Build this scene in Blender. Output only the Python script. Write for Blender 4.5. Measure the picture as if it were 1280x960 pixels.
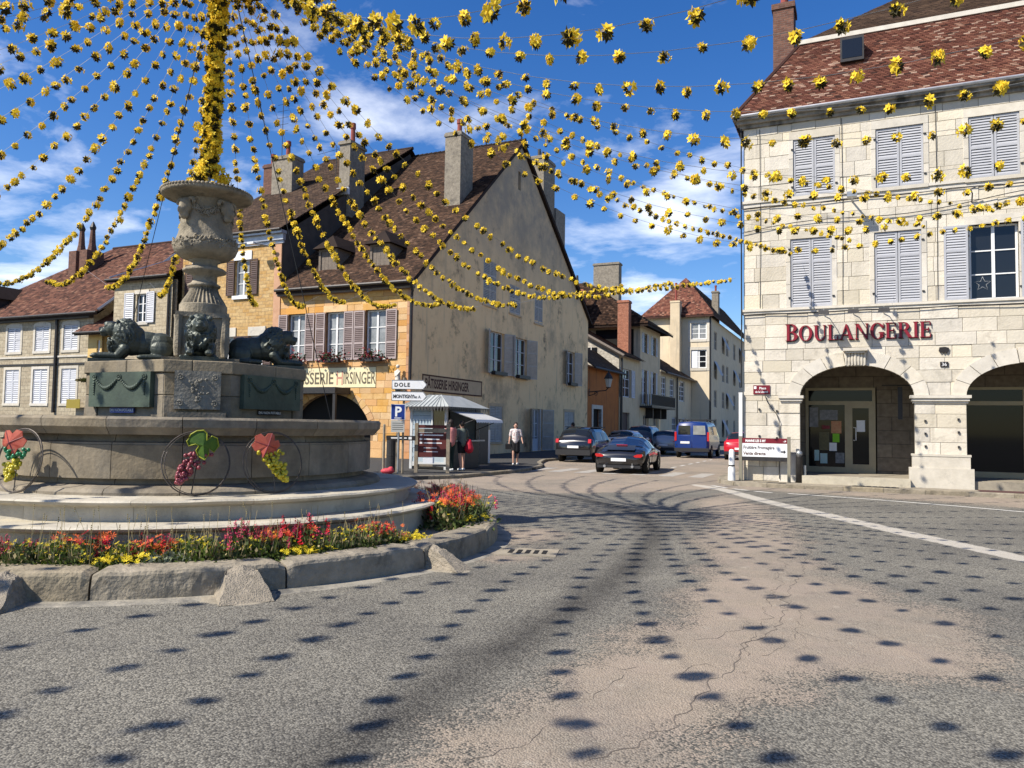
import bpy, bmesh, math, random
import numpy as np
from mathutils import Vector, Matrix, noise as mnoise
random.seed(7); RNG = np.random.default_rng(7)
for o in list(bpy.data.objects): bpy.data.objects.remove(o)
SC = bpy.context.scene; COL = SC.collection
rad = math.radians; PI = math.pi
# ------------------------------------------------------------------ camera, sun, sky, exposure
FPX, CH, ROLL = 970.0, 1.65, 0.015
PITCH = math.atan(52/FPX)
cF = Vector((0, math.cos(PITCH), math.sin(PITCH))); cU0 = Vector((0, -math.sin(PITCH), math.cos(PITCH))); cR0 = Vector((1, 0, 0))
cR = cR0*math.cos(ROLL) + cU0*math.sin(ROLL); cU = -cR0*math.sin(ROLL) + cU0*math.cos(ROLL)
cd = bpy.data.cameras.new('camera'); cam = bpy.data.objects.new('camera', cd); COL.objects.link(cam)
cd.sensor_width = 36; cd.lens = FPX/1280*36; cd.clip_start = .05; cd.clip_end = 3000
cam.matrix_world = Matrix(((cR.x, cU.x, -cF.x, 0), (cR.y, cU.y, -cF.y, 0), (cR.z, cU.z, -cF.z, CH), (0, 0, 0, 1)))
SC.camera = cam
def ray(x, y): return cF + cR*((x-640)/FPX) + cU*((480-y)/FPX)
def gp(x, y, z=0.0):                     # a photo position turned into a point on the ground
    d = ray(x, y); t = (z-CH)/d.z
    return Vector((d.x*t, d.y*t, z))
TH = rad(24.3)                           # all houses share one grid, turned by this angle
gv = Vector((math.sin(TH), math.cos(TH), 0)); rv = Vector((math.cos(TH), -math.sin(TH), 0))
SUN_EL = rad(45)
SH = Vector((-.889, -.457, 0)).normalized()
sd = SH*math.cos(SUN_EL) + Vector((0, 0, math.sin(SUN_EL)))
sl = bpy.data.lights.new('sun', 'SUN'); sl.energy = 5.0; sl.angle = rad(.53); sl.color = (1, .93, .82)
so = bpy.data.objects.new('sun', sl); COL.objects.link(so)
so.rotation_euler = (-sd).to_track_quat('-Z', 'Y').to_euler()
SC.view_settings.view_transform = 'Standard'; SC.view_settings.look = 'None'
SC.view_settings.exposure = 0.62; SC.view_settings.gamma = 1
W = bpy.data.worlds.new('World'); SC.world = W; W.use_nodes = True
def world():
    nt = W.node_tree; nt.nodes.clear(); N = nt.nodes.new; L = nt.links.new
    out = N('ShaderNodeOutputWorld'); bg = N('ShaderNodeBackground'); bg.inputs[1].default_value = .10
    sky = N('ShaderNodeTexSky'); sky.sky_type = 'NISHITA'; sky.sun_disc = False
    sky.sun_elevation = SUN_EL; sky.sun_rotation = math.atan2(SH.x, SH.y); sky.air_density = 1.0; sky.dust_density = .3; sky.ozone_density = 3.0
    hs = N('ShaderNodeHueSaturation'); hs.inputs['Saturation'].default_value = 1.34; hs.inputs['Hue'].default_value = .512; hs.inputs['Value'].default_value = 1.02
    L(sky.outputs[0], hs.inputs['Color'])
    tc = N('ShaderNodeTexCoord'); sep = N('ShaderNodeSeparateXYZ'); L(tc.outputs['Generated'], sep.inputs[0])
    zz = N('ShaderNodeMath'); zz.operation = 'MAXIMUM'; L(sep.outputs[2], zz.inputs[0]); zz.inputs[1].default_value = 0
    za = N('ShaderNodeMath'); za.operation = 'ADD'; L(zz.outputs[0], za.inputs[0]); za.inputs[1].default_value = .16
    dx = N('ShaderNodeMath'); dx.operation = 'DIVIDE'; L(sep.outputs[0], dx.inputs[0]); L(za.outputs[0], dx.inputs[1])
    dy = N('ShaderNodeMath'); dy.operation = 'DIVIDE'; L(sep.outputs[1], dy.inputs[0]); L(za.outputs[0], dy.inputs[1])
    cb = N('ShaderNodeCombineXYZ'); L(dx.outputs[0], cb.inputs[0]); L(dy.outputs[0], cb.inputs[1])
    n1 = N('ShaderNodeTexNoise'); n1.inputs['Scale'].default_value = 3.0; n1.inputs['Detail'].default_value = 9; n1.inputs['Roughness'].default_value = .58; n1.inputs['Distortion'].default_value = .25
    mp = N('ShaderNodeMapping'); mp.inputs['Scale'].default_value = (.8, 1.0, 1); mp.inputs['Rotation'].default_value = (0, 0, .5); mp.inputs['Location'].default_value = (7.3, 4.4, 0)
    L(cb.outputs[0], mp.inputs[0]); L(mp.outputs[0], n1.inputs['Vector'])
    acc = n1.outputs['Fac']
    for (px, py, sx, amt) in ((830, 300, .006, .10), (770, 315, .004, .06), (730, 170, .006, .05), (40, 320, .012, .15), (870, 235, .004, .13), (560, 100, .012, .03)):
        d = ray(px, py).normalized()
        vm = N('ShaderNodeVectorMath'); vm.operation = 'DOT_PRODUCT'; L(tc.outputs['Generated'], vm.inputs[0]); vm.inputs[1].default_value = d
        m1 = N('ShaderNodeMath'); m1.operation = 'SUBTRACT'; m1.inputs[0].default_value = 1; L(vm.outputs['Value'], m1.inputs[1])
        m2 = N('ShaderNodeMath'); m2.operation = 'DIVIDE'; L(m1.outputs[0], m2.inputs[0]); m2.inputs[1].default_value = -sx*.5
        m3 = N('ShaderNodeMath'); m3.operation = 'EXPONENT'; L(m2.outputs[0], m3.inputs[0])
        m4 = N('ShaderNodeMath'); m4.operation = 'MULTIPLY_ADD'; L(m3.outputs[0], m4.inputs[0]); m4.inputs[1].default_value = amt; L(acc, m4.inputs[2])
        acc = m4.outputs[0]
    cr = N('ShaderNodeValToRGB'); cr.color_ramp.elements[0].position = .545; cr.color_ramp.elements[1].position = .86
    cr.color_ramp.elements[1].color = (.85, .85, .85, 1)
    L(acc, cr.inputs[0])
    mx = N('ShaderNodeMixRGB'); L(cr.outputs[0], mx.inputs[0]); L(hs.outputs[0], mx.inputs[1]); mx.inputs[2].default_value = (9.5, 9.8, 10.4, 1)
    L(mx.outputs[0], bg.inputs[0]); L(bg.outputs[0], out.inputs[0])
world()

# ------------------------------------------------------------------ materials
def c3(c): return (c[0], c[1], c[2], 1)
def mat(name, col, col2=None, scale=6, rough=.8, metal=0, bump=0, bscale=40, rand=0, stain=None, attr=None, detail=6, spec=.3, streak=None, ramp=None, coat=0, trans=0, rcol=None, stain2=None, ztop=None):
    m = bpy.data.materials.new(name); m.use_nodes = True; nt = m.node_tree; N = nt.nodes.new; L = nt.links.new
    b = nt.nodes['Principled BSDF']; b.inputs['Roughness'].default_value = rough; b.inputs['Metallic'].default_value = metal
    b.inputs['Specular IOR Level'].default_value = spec; b.inputs['Coat Weight'].default_value = coat
    tc = N('ShaderNodeTexCoord'); vec = tc.outputs['Object']
    cur = None
    if ramp:
        src = N('ShaderNodeAttribute'); src.attribute_name = attr
        cr = N('ShaderNodeValToRGB'); cr.color_ramp.interpolation = 'LINEAR'
        els = cr.color_ramp.elements
        for i, (p, c) in enumerate(ramp):
            e = els[i] if i < 2 else els.new(p)
            e.position = p; e.color = c3(c)
        L(src.outputs['Fac'], cr.inputs[0]); cur = cr.outputs[0]
    if col2 is not None:
        n = N('ShaderNodeTexNoise'); n.inputs['Scale'].default_value = scale; n.inputs['Detail'].default_value = detail; n.inputs['Roughness'].default_value = .65
        L(vec, n.inputs['Vector'])
        r = N('ShaderNodeMapRange'); r.inputs[1].default_value = .32; r.inputs[2].default_value = .68; L(n.outputs['Fac'], r.inputs[0])
        mx = N('ShaderNodeMixRGB'); L(r.outputs[0], mx.inputs[0])
        if cur is None: mx.inputs[1].default_value = c3(col); mx.inputs[2].default_value = c3(col2)
        else:
            mx.blend_type = 'MULTIPLY'; L(cur, mx.inputs[1]); mx.inputs[2].default_value = c3(col2)
        cur = mx.outputs[0]
    for stain in [s_ for s_ in (stain, stain2) if s_]:
        scol, ssc, lo, hi = stain
        n = N('ShaderNodeTexNoise'); n.inputs['Scale'].default_value = ssc; n.inputs['Detail'].default_value = 8; n.inputs['Roughness'].default_value = .7
        L(vec, n.inputs['Vector'])
        r = N('ShaderNodeMapRange'); r.inputs[1].default_value = lo; r.inputs[2].default_value = hi; L(n.outputs['Fac'], r.inputs[0])
        mx = N('ShaderNodeMixRGB'); L(r.outputs[0], mx.inputs[0]); mx.inputs[2].default_value = c3(scol)
        if cur is None: mx.inputs[1].default_value = c3(col)
        else: L(cur, mx.inputs[1])
        cur = mx.outputs[0]
    if streak:
        scol, lo, hi = streak
        mp = N('ShaderNodeMapping'); mp.inputs['Scale'].default_value = (2.2, 2.2, .22); L(vec, mp.inputs[0])
        n = N('ShaderNodeTexNoise'); n.inputs['Scale'].default_value = 1.2; n.inputs['Detail'].default_value = 6; L(mp.outputs[0], n.inputs['Vector'])
        r = N('ShaderNodeMapRange'); r.inputs[1].default_value = lo; r.inputs[2].default_value = hi; L(n.outputs['Fac'], r.inputs[0])
        mx = N('ShaderNodeMixRGB'); L(r.outputs[0], mx.inputs[0]); mx.inputs[2].default_value = c3(scol)
        if cur is None: mx.inputs[1].default_value = c3(col)
        else: L(cur, mx.inputs[1])
        cur = mx.outputs[0]
    if ztop:
        sz = N('ShaderNodeSeparateXYZ'); L(vec, sz.inputs[0]); r = N('ShaderNodeMapRange'); r.interpolation_type = 'SMOOTHSTEP'; r.inputs[1].default_value = ztop[1]; r.inputs[2].default_value = ztop[2]; L(sz.outputs[2], r.inputs[0])
        n = N('ShaderNodeTexNoise'); n.inputs['Scale'].default_value = .8; n.inputs['Detail'].default_value = 8; n.inputs['Roughness'].default_value = .7; L(vec, n.inputs['Vector']); r2 = N('ShaderNodeMapRange'); r2.inputs[1].default_value = .3; r2.inputs[2].default_value = .6; r2.inputs[3].default_value = .35; L(n.outputs['Fac'], r2.inputs[0])
        mm = N('ShaderNodeMath'); mm.operation = 'MULTIPLY'; L(r.outputs[0], mm.inputs[0]); L(r2.outputs[0], mm.inputs[1]); mx = N('ShaderNodeMixRGB'); L(mm.outputs[0], mx.inputs[0]); mx.inputs[2].default_value = c3(ztop[0]); L(cur, mx.inputs[1]); cur = mx.outputs[0]
    if rcol:
        oi = N('ShaderNodeObjectInfo'); w = N('ShaderNodeMath'); w.operation = 'MULTIPLY'; L(oi.outputs['Random'], w.inputs[0]); w.inputs[1].default_value = 13.7
        f_ = N('ShaderNodeMath'); f_.operation = 'FRACT'; L(w.outputs[0], f_.inputs[0]); p_ = N('ShaderNodeMath'); p_.operation = 'POWER'; L(f_.outputs[0], p_.inputs[0]); p_.inputs[1].default_value = 1.6
        mx = N('ShaderNodeMixRGB'); L(p_.outputs[0], mx.inputs[0]); mx.inputs[2].default_value = c3(rcol); L(cur, mx.inputs[1]); cur = mx.outputs[0]
    if rand:
        oi = N('ShaderNodeObjectInfo'); r = N('ShaderNodeMapRange'); r.inputs[3].default_value = 1-rand; r.inputs[4].default_value = 1+rand*.6
        L(oi.outputs['Random'], r.inputs[0])
        hs = N('ShaderNodeHueSaturation'); L(r.outputs[0], hs.inputs['Value'])
        if cur is None: hs.inputs['Color'].default_value = c3(col)
        else: L(cur, hs.inputs['Color'])
        w = N('ShaderNodeMath'); w.operation = 'MULTIPLY'; L(oi.outputs['Random'], w.inputs[0]); w.inputs[1].default_value = 7.31
        fr = N('ShaderNodeMath'); fr.operation = 'FRACT'; L(w.outputs[0], fr.inputs[0])
        r2 = N('ShaderNodeMapRange'); r2.inputs[3].default_value = .86; r2.inputs[4].default_value = 1.14; L(fr.outputs[0], r2.inputs[0]); L(r2.outputs[0], hs.inputs['Saturation'])
        cur = hs.outputs[0]
    if cur is None: b.inputs['Base Color'].default_value = c3(col)
    else: L(cur, b.inputs['Base Color'])
    if bump:
        n = N('ShaderNodeTexNoise'); n.inputs['Scale'].default_value = bscale; n.inputs['Detail'].default_value = 5; L(vec, n.inputs['Vector'])
        bp = N('ShaderNodeBump'); bp.inputs['Strength'].default_value = bump; bp.inputs['Distance'].default_value = .02
        L(n.outputs['Fac'], bp.inputs['Height']); L(bp.outputs[0], b.inputs['Normal'])
    if trans:
        out = nt.nodes['Material Output']; tr = N('ShaderNodeBsdfTranslucent'); ms = N('ShaderNodeMixShader'); ms.inputs[0].default_value = trans
        if cur is None: tr.inputs[0].default_value = c3(col)
        else: L(cur, tr.inputs[0])
        L(b.outputs[0], ms.inputs[1]); L(tr.outputs[0], ms.inputs[2]); L(ms.outputs[0], out.inputs[0])
    return m
def brickmat(name, c1, c2, mortar, bw=.55, bh=.2, axis='x', bump=.5, mort=.014, noise=.5):
    m = bpy.data.materials.new(name); m.use_nodes = True; nt = m.node_tree; N = nt.nodes.new; L = nt.links.new
    b = nt.nodes['Principled BSDF']; b.inputs['Roughness'].default_value = .9; b.inputs['Specular IOR Level'].default_value = .15
    tc = N('ShaderNodeTexCoord'); sp = N('ShaderNodeSeparateXYZ'); L(tc.outputs['Object'], sp.inputs[0]); cb = N('ShaderNodeCombineXYZ')
    ad = N('ShaderNodeMath'); L(sp.outputs[0], ad.inputs[0]); L(sp.outputs[1], ad.inputs[1]); L(ad.outputs[0], cb.inputs[0]); L(sp.outputs[2], cb.inputs[1])
    n0 = N('ShaderNodeTexNoise'); n0.inputs['Scale'].default_value = 2.2; L(tc.outputs['Object'], n0.inputs['Vector'])
    vm = N('ShaderNodeMixRGB'); vm.blend_type = 'ADD'; vm.inputs[0].default_value = .12*noise; L(cb.outputs[0], vm.inputs[1]); L(n0.outputs['Color'], vm.inputs[2])
    bt = N('ShaderNodeTexBrick'); bt.inputs['Scale'].default_value = 1; bt.inputs['Brick Width'].default_value = bw; bt.inputs['Row Height'].default_value = bh
    bt.inputs['Mortar Size'].default_value = mort; bt.inputs['Mortar Smooth'].default_value = .4; bt.inputs['Bias'].default_value = 0
    bt.inputs['Color1'].default_value = c3(c1); bt.inputs['Color2'].default_value = c3(c2); bt.inputs['Mortar'].default_value = c3(mortar)
    L(vm.outputs[0], bt.inputs['Vector'])
    n = N('ShaderNodeTexNoise'); n.inputs['Scale'].default_value = 7; n.inputs['Detail'].default_value = 7; L(tc.outputs['Object'], n.inputs['Vector'])
    r = N('ShaderNodeMapRange'); r.inputs[1].default_value = .3; r.inputs[2].default_value = .75; r.inputs[3].default_value = .72; r.inputs[4].default_value = 1.15; L(n.outputs['Fac'], r.inputs[0])
    mx = N('ShaderNodeMixRGB'); mx.blend_type = 'MULTIPLY'; mx.inputs[0].default_value = 1; L(bt.outputs['Color'], mx.inputs[1]); L(r.outputs[0], mx.inputs[2])
    L(mx.outputs[0], b.inputs['Base Color'])
    bp = N('ShaderNodeBump'); bp.inputs['Strength'].default_value = bump; bp.inputs['Distance'].default_value = .03; bp.invert = True
    L(bt.outputs['Fac'], bp.inputs['Height']); L(bp.outputs[0], b.inputs['Normal'])
    return m
MT = {}
def defm():
    M = MT
    M['stone'] = mat('limestone_block', (.65, .595, .50), (.51, .468, .39), 2.0, .85, bump=.55, bscale=18, rand=.17, rcol=(.575, .52, .41), stain2=((.25, .23, .195), 1.1, .58, .72), stain=((.30, .27, .22), 2.6, .54, .82), spec=.2, streak=((.36, .33, .27), .58, .80))
    M['stone_light'] = mat('pale_dressed_stone', (.60, .555, .47), (.49, .45, .375), 4, .8, bump=.25, bscale=40, rand=.12, stain=((.2, .19, .17), 2.2, .60, .80), spec=.2)
    M['stone_stain'] = mat('blackened_cornice_stone', (.36, .33, .28), (.16, .15, .14), 2.5, .9, bump=.4, bscale=20, streak=((.06, .06, .055), .5, .68), spec=.15)
    M['mortar'] = mat('grey_mortar', (.20, .18, .145), (.14, .125, .10), 5, .95, bump=.3)
    M['ochre'] = mat('ochre_stone_block', (.66, .45, .22), (.55, .33, .13), 2.4, .88, bump=.6, bscale=20, rand=.12, rcol=(.55, .29, .10), stain=((.26, .16, .075), 2.0, .60, .80), spec=.15)
    M['ochre_mortar'] = mat('ochre_mortar', (.32, .21, .11), (.25, .16, .09), 5, .95, bump=.3)
    M['quoin'] = mat('orange_dressed_stone', (.50, .27, .14), (.42, .21, .10), 4, .85, bump=.3, rand=.15)
    M['tan'] = mat('stained_tan_render', (.90, .655, .37), (.83, .585, .32), .9, .92, ztop=((.36, .305, .235), 8.5, 14.5), bump=.25, bscale=14, stain=((.40, .31, .20), .38, .50, .70), stain2=((.16, .13, .095), .9, .57, .70), streak=((.46, .37, .255), .58, .80), spec=.1)
    M['tan_top'] = M['tan']
    M['cream'] = mat('cream_render', (.62, .51, .35), (.53, .43, .29), 1.2, .92, bump=.2, bscale=14, streak=((.30, .27, .21), .57, .74), spec=.1)
    M['cream2'] = mat('pale_cream_render', (.66, .56, .40), (.58, .49, .35), 1.2, .92, bump=.2, bscale=14, streak=((.40, .36, .29), .57, .74), spec=.1)
    M['orange'] = mat('terracotta_render', (.46, .17, .055), (.38, .14, .05), 1.6, .92, bump=.2, bscale=14, streak=((.22, .10, .05), .55, .75), spec=.1)
    M['yellow'] = mat('yellow_render', (.66, .47, .20), (.58, .40, .16), 1.5, .92, bump=.2, bscale=14, spec=.1)
    M['rubble_far'] = brickmat('pale_rubble_stone', (.45, .39, .28), (.36, .30, .21), (.30, .26, .19), .5, .21)
    M['rubble_warm'] = brickmat('warm_rubble_stone', (.54, .38, .18), (.47, .28, .10), (.40, .27, .14), .42, .17, noise=1)
    M['rubble_b3'] = brickmat('beige_rubble_stone', (.48, .41, .29), (.40, .33, .22), (.36, .30, .21), .45, .2, noise=1)
    M['white_rubble'] = brickmat('whitewashed_rubble', (.55, .51, .43), (.45, .41, .34), (.4, .36, .3), .5, .25, noise=1)
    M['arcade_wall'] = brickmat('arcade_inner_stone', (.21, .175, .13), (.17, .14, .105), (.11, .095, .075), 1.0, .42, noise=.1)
    T = [(.0, (.028, .017, .012)), (.3, (.056, .031, .020)), (.6, (.088, .048, .030)), (.85, (.125, .070, .043)), (1.0, (.22, .14, .095))]
    M['tile'] = mat('brown_clay_tile', (0, 0, 0), (.55, .52, .5), 1.1, .85, attr='tone', ramp=T, bump=.3, bscale=30, spec=.2)
    T2 = [(.0, (.07, .032, .024)), (.3, (.16, .058, .04)), (.6, (.22, .085, .055)), (.9, (.30, .14, .09)), (1.0, (.52, .36, .27))]
    M['tile_red'] = mat('red_clay_tile', (0, 0, 0), (.62, .6, .58), 1.1, .8, attr='tone', ramp=T2, bump=.3, bscale=30, spec=.2)
    T3 = [(.0, (.035, .022, .018)), (.5, (.07, .042, .03)), (1.0, (.12, .075, .05))]
    M['tile_dark'] = mat('weathered_dark_tile', (0, 0, 0), (.6, .6, .55), 1.1, .85, attr='tone', ramp=T3, bump=.3, bscale=30, spec=.2)
    T4 = [(.0, (.05, .024, .018)), (.3, (.11, .048, .034)), (.6, (.16, .07, .047)), (.85, (.20, .092, .06)), (1.0, (.33, .19, .13))]
    M['tile_mid'] = mat('red_brown_clay_tile', (0, 0, 0), (.6, .57, .55), 1.1, .85, attr='tone', ramp=T4, bump=.3, bscale=30, spec=.2)
    M['zinc'] = mat('grey_zinc', (.42, .43, .45), (.3, .31, .33), 3, .45, .6)
    M['gutter'] = mat('dark_gutter_metal', (.035, .034, .036), (.06, .055, .05), 6, .5, .4)
    M['chimney'] = mat('lichened_chimney_render', (.30, .265, .21), (.16, .14, .11), 7, .95, bump=.8, bscale=18, stain=((.10, .09, .08), 2, .55, .75))
    M['brick'] = brickmat('chimney_brick', (.42, .16, .09), (.34, .12, .07), (.36, .27, .2), .24, .08, mort=.008)
    M['darkbrick'] = brickmat('dark_chimney_brick', (.20, .10, .07), (.13, .065, .05), (.16, .12, .1), .24, .08, mort=.01)
    M['pot'] = mat('clay_chimney_pot', (.28, .07, .05), (.2, .05, .04), 8, .8)
    M['sh_blue'] = mat('pale_grey_blue_shutter_paint', (.40, .405, .425), (.36, .365, .385), 3, .6, rand=.06, spec=.3)
    M['sh_white'] = mat('white_shutter_paint', (.56, .57, .60), (.48, .49, .52), 3, .6, rand=.06)
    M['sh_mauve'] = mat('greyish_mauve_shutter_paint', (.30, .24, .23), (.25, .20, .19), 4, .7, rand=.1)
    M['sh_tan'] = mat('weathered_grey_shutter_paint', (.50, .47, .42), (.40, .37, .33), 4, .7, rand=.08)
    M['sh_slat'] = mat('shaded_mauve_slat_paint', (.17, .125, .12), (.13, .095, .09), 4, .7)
    M['sh_brown'] = mat('dark_brown_shutter_paint', (.085, .05, .045), (.06, .04, .035), 4, .7)
    M['white'] = mat('white_paint', (.76, .76, .74), (.68, .68, .66), 5, .5)
    M['glass'] = mat('window_glass', (.012, .014, .017), None, rough=.04, spec=.5)
    M['curtain_glass'] = mat('curtained_glass', (.30, .31, .31), (.16, .17, .17), 3, .12, spec=.5)
    M['dark'] = mat('unlit_interior', (.012, .011, .010), None, rough=.9)
    M['wood'] = mat('weathered_post_wood', (.30, .25, .18), (.20, .165, .12), 9, .85, bump=.3)
    M['dormer_wood'] = mat('grey_dormer_boards', (.20, .165, .13), (.13, .105, .085), 9, .85, bump=.3)
    M['metal_dark'] = mat('dark_painted_metal', (.03, .03, .032), (.045, .042, .04), 9, .5, .3)
    M['steel'] = mat('galvanised_steel', (.42, .43, .43), (.3, .31, .31), 8, .4, .7)
    M['sign_blue'] = mat('sign_blue', (.012, .035, .20), None, rough=.4)
    M['sign_white'] = mat('sign_white', (.74, .75, .76), (.68, .69, .70), 8, .45)
    M['sign_red'] = mat('sign_burgundy', (.17, .012, .022), (.14, .01, .02), 8, .5)
    M['sign_brown'] = mat('sign_brown', (.11, .025, .02), (.09, .02, .018), 8, .6)
    M['text_dark'] = mat('dark_lettering', (.018, .016, .016), None, rough=.6)
    M['text_white'] = mat('white_lettering', (.75, .75, .74), None, rough=.6)
    M['text_red'] = mat('burgundy_letter_paint', (.22, .015, .028), (.19, .012, .024), 6, .45)
    M['text_shadow'] = mat('dark_letter_shadow', (.07, .055, .045), None, rough=.6)
    M['text_painted'] = mat('faded_painted_lettering', (.10, .085, .06), (.15, .13, .09), 7, .9)
    M['text_brown'] = mat('brown_painted_lettering', (.07, .032, .024), (.12, .065, .045), 7, .9)
    M['paint_panel'] = mat('cream_painted_panel', (.74, .66, .42), (.68, .58, .35), 4, .85, bump=.1)
    M['panel_tan'] = mat('faded_sign_panel', (.60, .45, .28), (.50, .37, .23), 3, .9)
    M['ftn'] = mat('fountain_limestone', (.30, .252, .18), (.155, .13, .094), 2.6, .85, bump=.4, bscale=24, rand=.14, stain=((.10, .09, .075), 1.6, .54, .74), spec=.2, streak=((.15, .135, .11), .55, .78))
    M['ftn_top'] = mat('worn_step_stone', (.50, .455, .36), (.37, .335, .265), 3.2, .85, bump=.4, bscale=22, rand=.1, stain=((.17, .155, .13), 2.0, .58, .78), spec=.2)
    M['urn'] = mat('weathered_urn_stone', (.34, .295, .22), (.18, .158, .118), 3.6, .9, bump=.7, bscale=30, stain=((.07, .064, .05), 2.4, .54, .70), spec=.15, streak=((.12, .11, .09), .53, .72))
    M['kerb'] = mat('rough_kerb_stone', (.31, .265, .195), (.19, .165, .12), 5, .9, bump=.9, bscale=22, rand=.12, stain=((.10, .088, .068), 3.0, .52, .72), spec=.2)
    M['bronze'] = mat('dark_bronze', (.034, .042, .036), (.082, .094, .078), 5, .45, .3, bump=.25, bscale=40, spec=.4)
    M['verdigris'] = mat('green_bronze_plaque', (.085, .115, .085), (.045, .062, .048), 3, .6, .25, bump=.2, bscale=20, streak=((.05, .065, .052), .5, .7))
    M['grey_plaque'] = mat('lichened_stone_plaque', (.27, .25, .205), (.15, .14, .115), 6, .9, bump=.6, bscale=26)
    M['petal'] = mat('yellow_paper_petal', (.86, .60, .02), (.88, .68, .07), 45, .7, trans=.25)
    M['leaf_dark'] = mat('dark_paper_leaf', (.030, .026, .010), (.05, .045, .012), 30, .8, trans=.1)
    M['wire'] = mat('pale_wire', (.30, .31, .32), None, rough=.5)
    M['wire_dark'] = mat('black_cable', (.02, .02, .02), None, rough=.6)
    M['gravel'] = mat('sandy_bed_soil', (.36, .31, .23), (.22, .18, .13), 30, .95, bump=.8, bscale=60)
    M['pave'] = mat('beige_paving', (.33, .29, .22), (.24, .21, .165), 5, .95, bump=.4, bscale=60, stain=((.15, .135, .105), 1.2, .52, .75), spec=.15)
    M['asph_path'] = mat('dark_pavement_asphalt', (.075, .072, .068), (.055, .053, .05), 30, .95, bump=.4, bscale=80, spec=.15)
    M['line'] = mat('worn_road_paint', (.62, .60, .55), (.42, .40, .36), 9, .85, bump=.3, bscale=80)
    M['hoop'] = mat('dark_hoop_iron', (.05, .045, .04), (.12, .10, .085), 9, .5, .4)
    M['leaf_green'] = mat('green_vine_leaf', (.075, .15, .012), (.03, .075, .01), 8, .6)
    M['leaf_edge'] = mat('yellow_leaf_edge', (.24, .26, .02), None, rough=.6)
    M['leaf_red'] = mat('coral_vine_leaf', (.46, .12, .075), (.36, .055, .035), 12, .6)
    M['grape_red'] = mat('dark_red_grape', (.16, .018, .03), (.26, .06, .07), 40, .3, spec=.5)
    M['grape_yel'] = mat('yellow_grape', (.52, .42, .02), (.38, .34, .02), 30, .3, spec=.5)
    M['grape_grn'] = mat('teal_green_grape', (.02, .22, .09), (.02, .16, .07), 30, .3, spec=.5)
    M['fol'] = mat('bed_foliage', (.12, .16, .035), (.07, .105, .025), 10, .7, trans=.2, rand=.2)
    M['fol_silver'] = mat('silver_foliage', (.28, .31, .22), (.20, .23, .15), 10, .8, trans=.15)
    M['fol_dry'] = mat('dry_stalk', (.30, .25, .13), (.22, .18, .09), 10, .9)
    M['fol_dark'] = mat('dark_foliage', (.03, .055, .015), (.02, .035, .012), 10, .7, trans=.15)
    M['f_red'] = mat('red_bloom', (.62, .03, .035), (.50, .01, .05), 20, .6, trans=.15, rand=.1)
    M['f_pink'] = mat('crimson_bloom', (.50, .015, .10), (.62, .06, .14), 20, .6, trans=.15)
    M['f_orange'] = mat('orange_bloom', (.78, .19, .03), (.70, .10, .03), 20, .6, trans=.15)
    M['f_yellow'] = mat('yellow_bloom', (.78, .64, .02), (.70, .50, .02), 20, .6, trans=.15)
    M['skin'] = mat('skin', (.50, .29, .21), None, rough=.6)
    M['hair'] = mat('dark_hair', (.02, .014, .011), None, rough=.6)
    M['tyre'] = mat('tyre_rubber', (.014, .014, .014), None, rough=.85)
    M['rim'] = mat('alloy_rim', (.5, .5, .5), None, rough=.3, metal=.8)
    M['tail'] = mat('red_tail_lamp', (.45, .02, .02), None, rough=.15, spec=.5)
    M['plate'] = mat('white_number_plate', (.75, .75, .75), None, rough=.4)
    M['bumper'] = mat('dark_bumper_plastic', (.022, .022, .024), None, rough=.6)
    M['kiosk'] = mat('pale_blue_kiosk_boards', (.36, .43, .47), (.30, .36, .40), 4, .7)
    M['kiosk_white'] = mat('kiosk_white_trim', (.52, .53, .52), (.42, .43, .42), 4, .6)
    M['kiosk_roof'] = mat('kiosk_roof_metal', (.38, .40, .39), (.30, .32, .31), 3, .6)
    M['shop_glass'] = mat('dark_shop_glass', (.008, .009, .010), None, rough=.05, spec=.22)
    M['awn'] = mat('awning_canvas', (.62, .62, .60), (.52, .52, .50), 4, .8, trans=.2)
defm()

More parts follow.
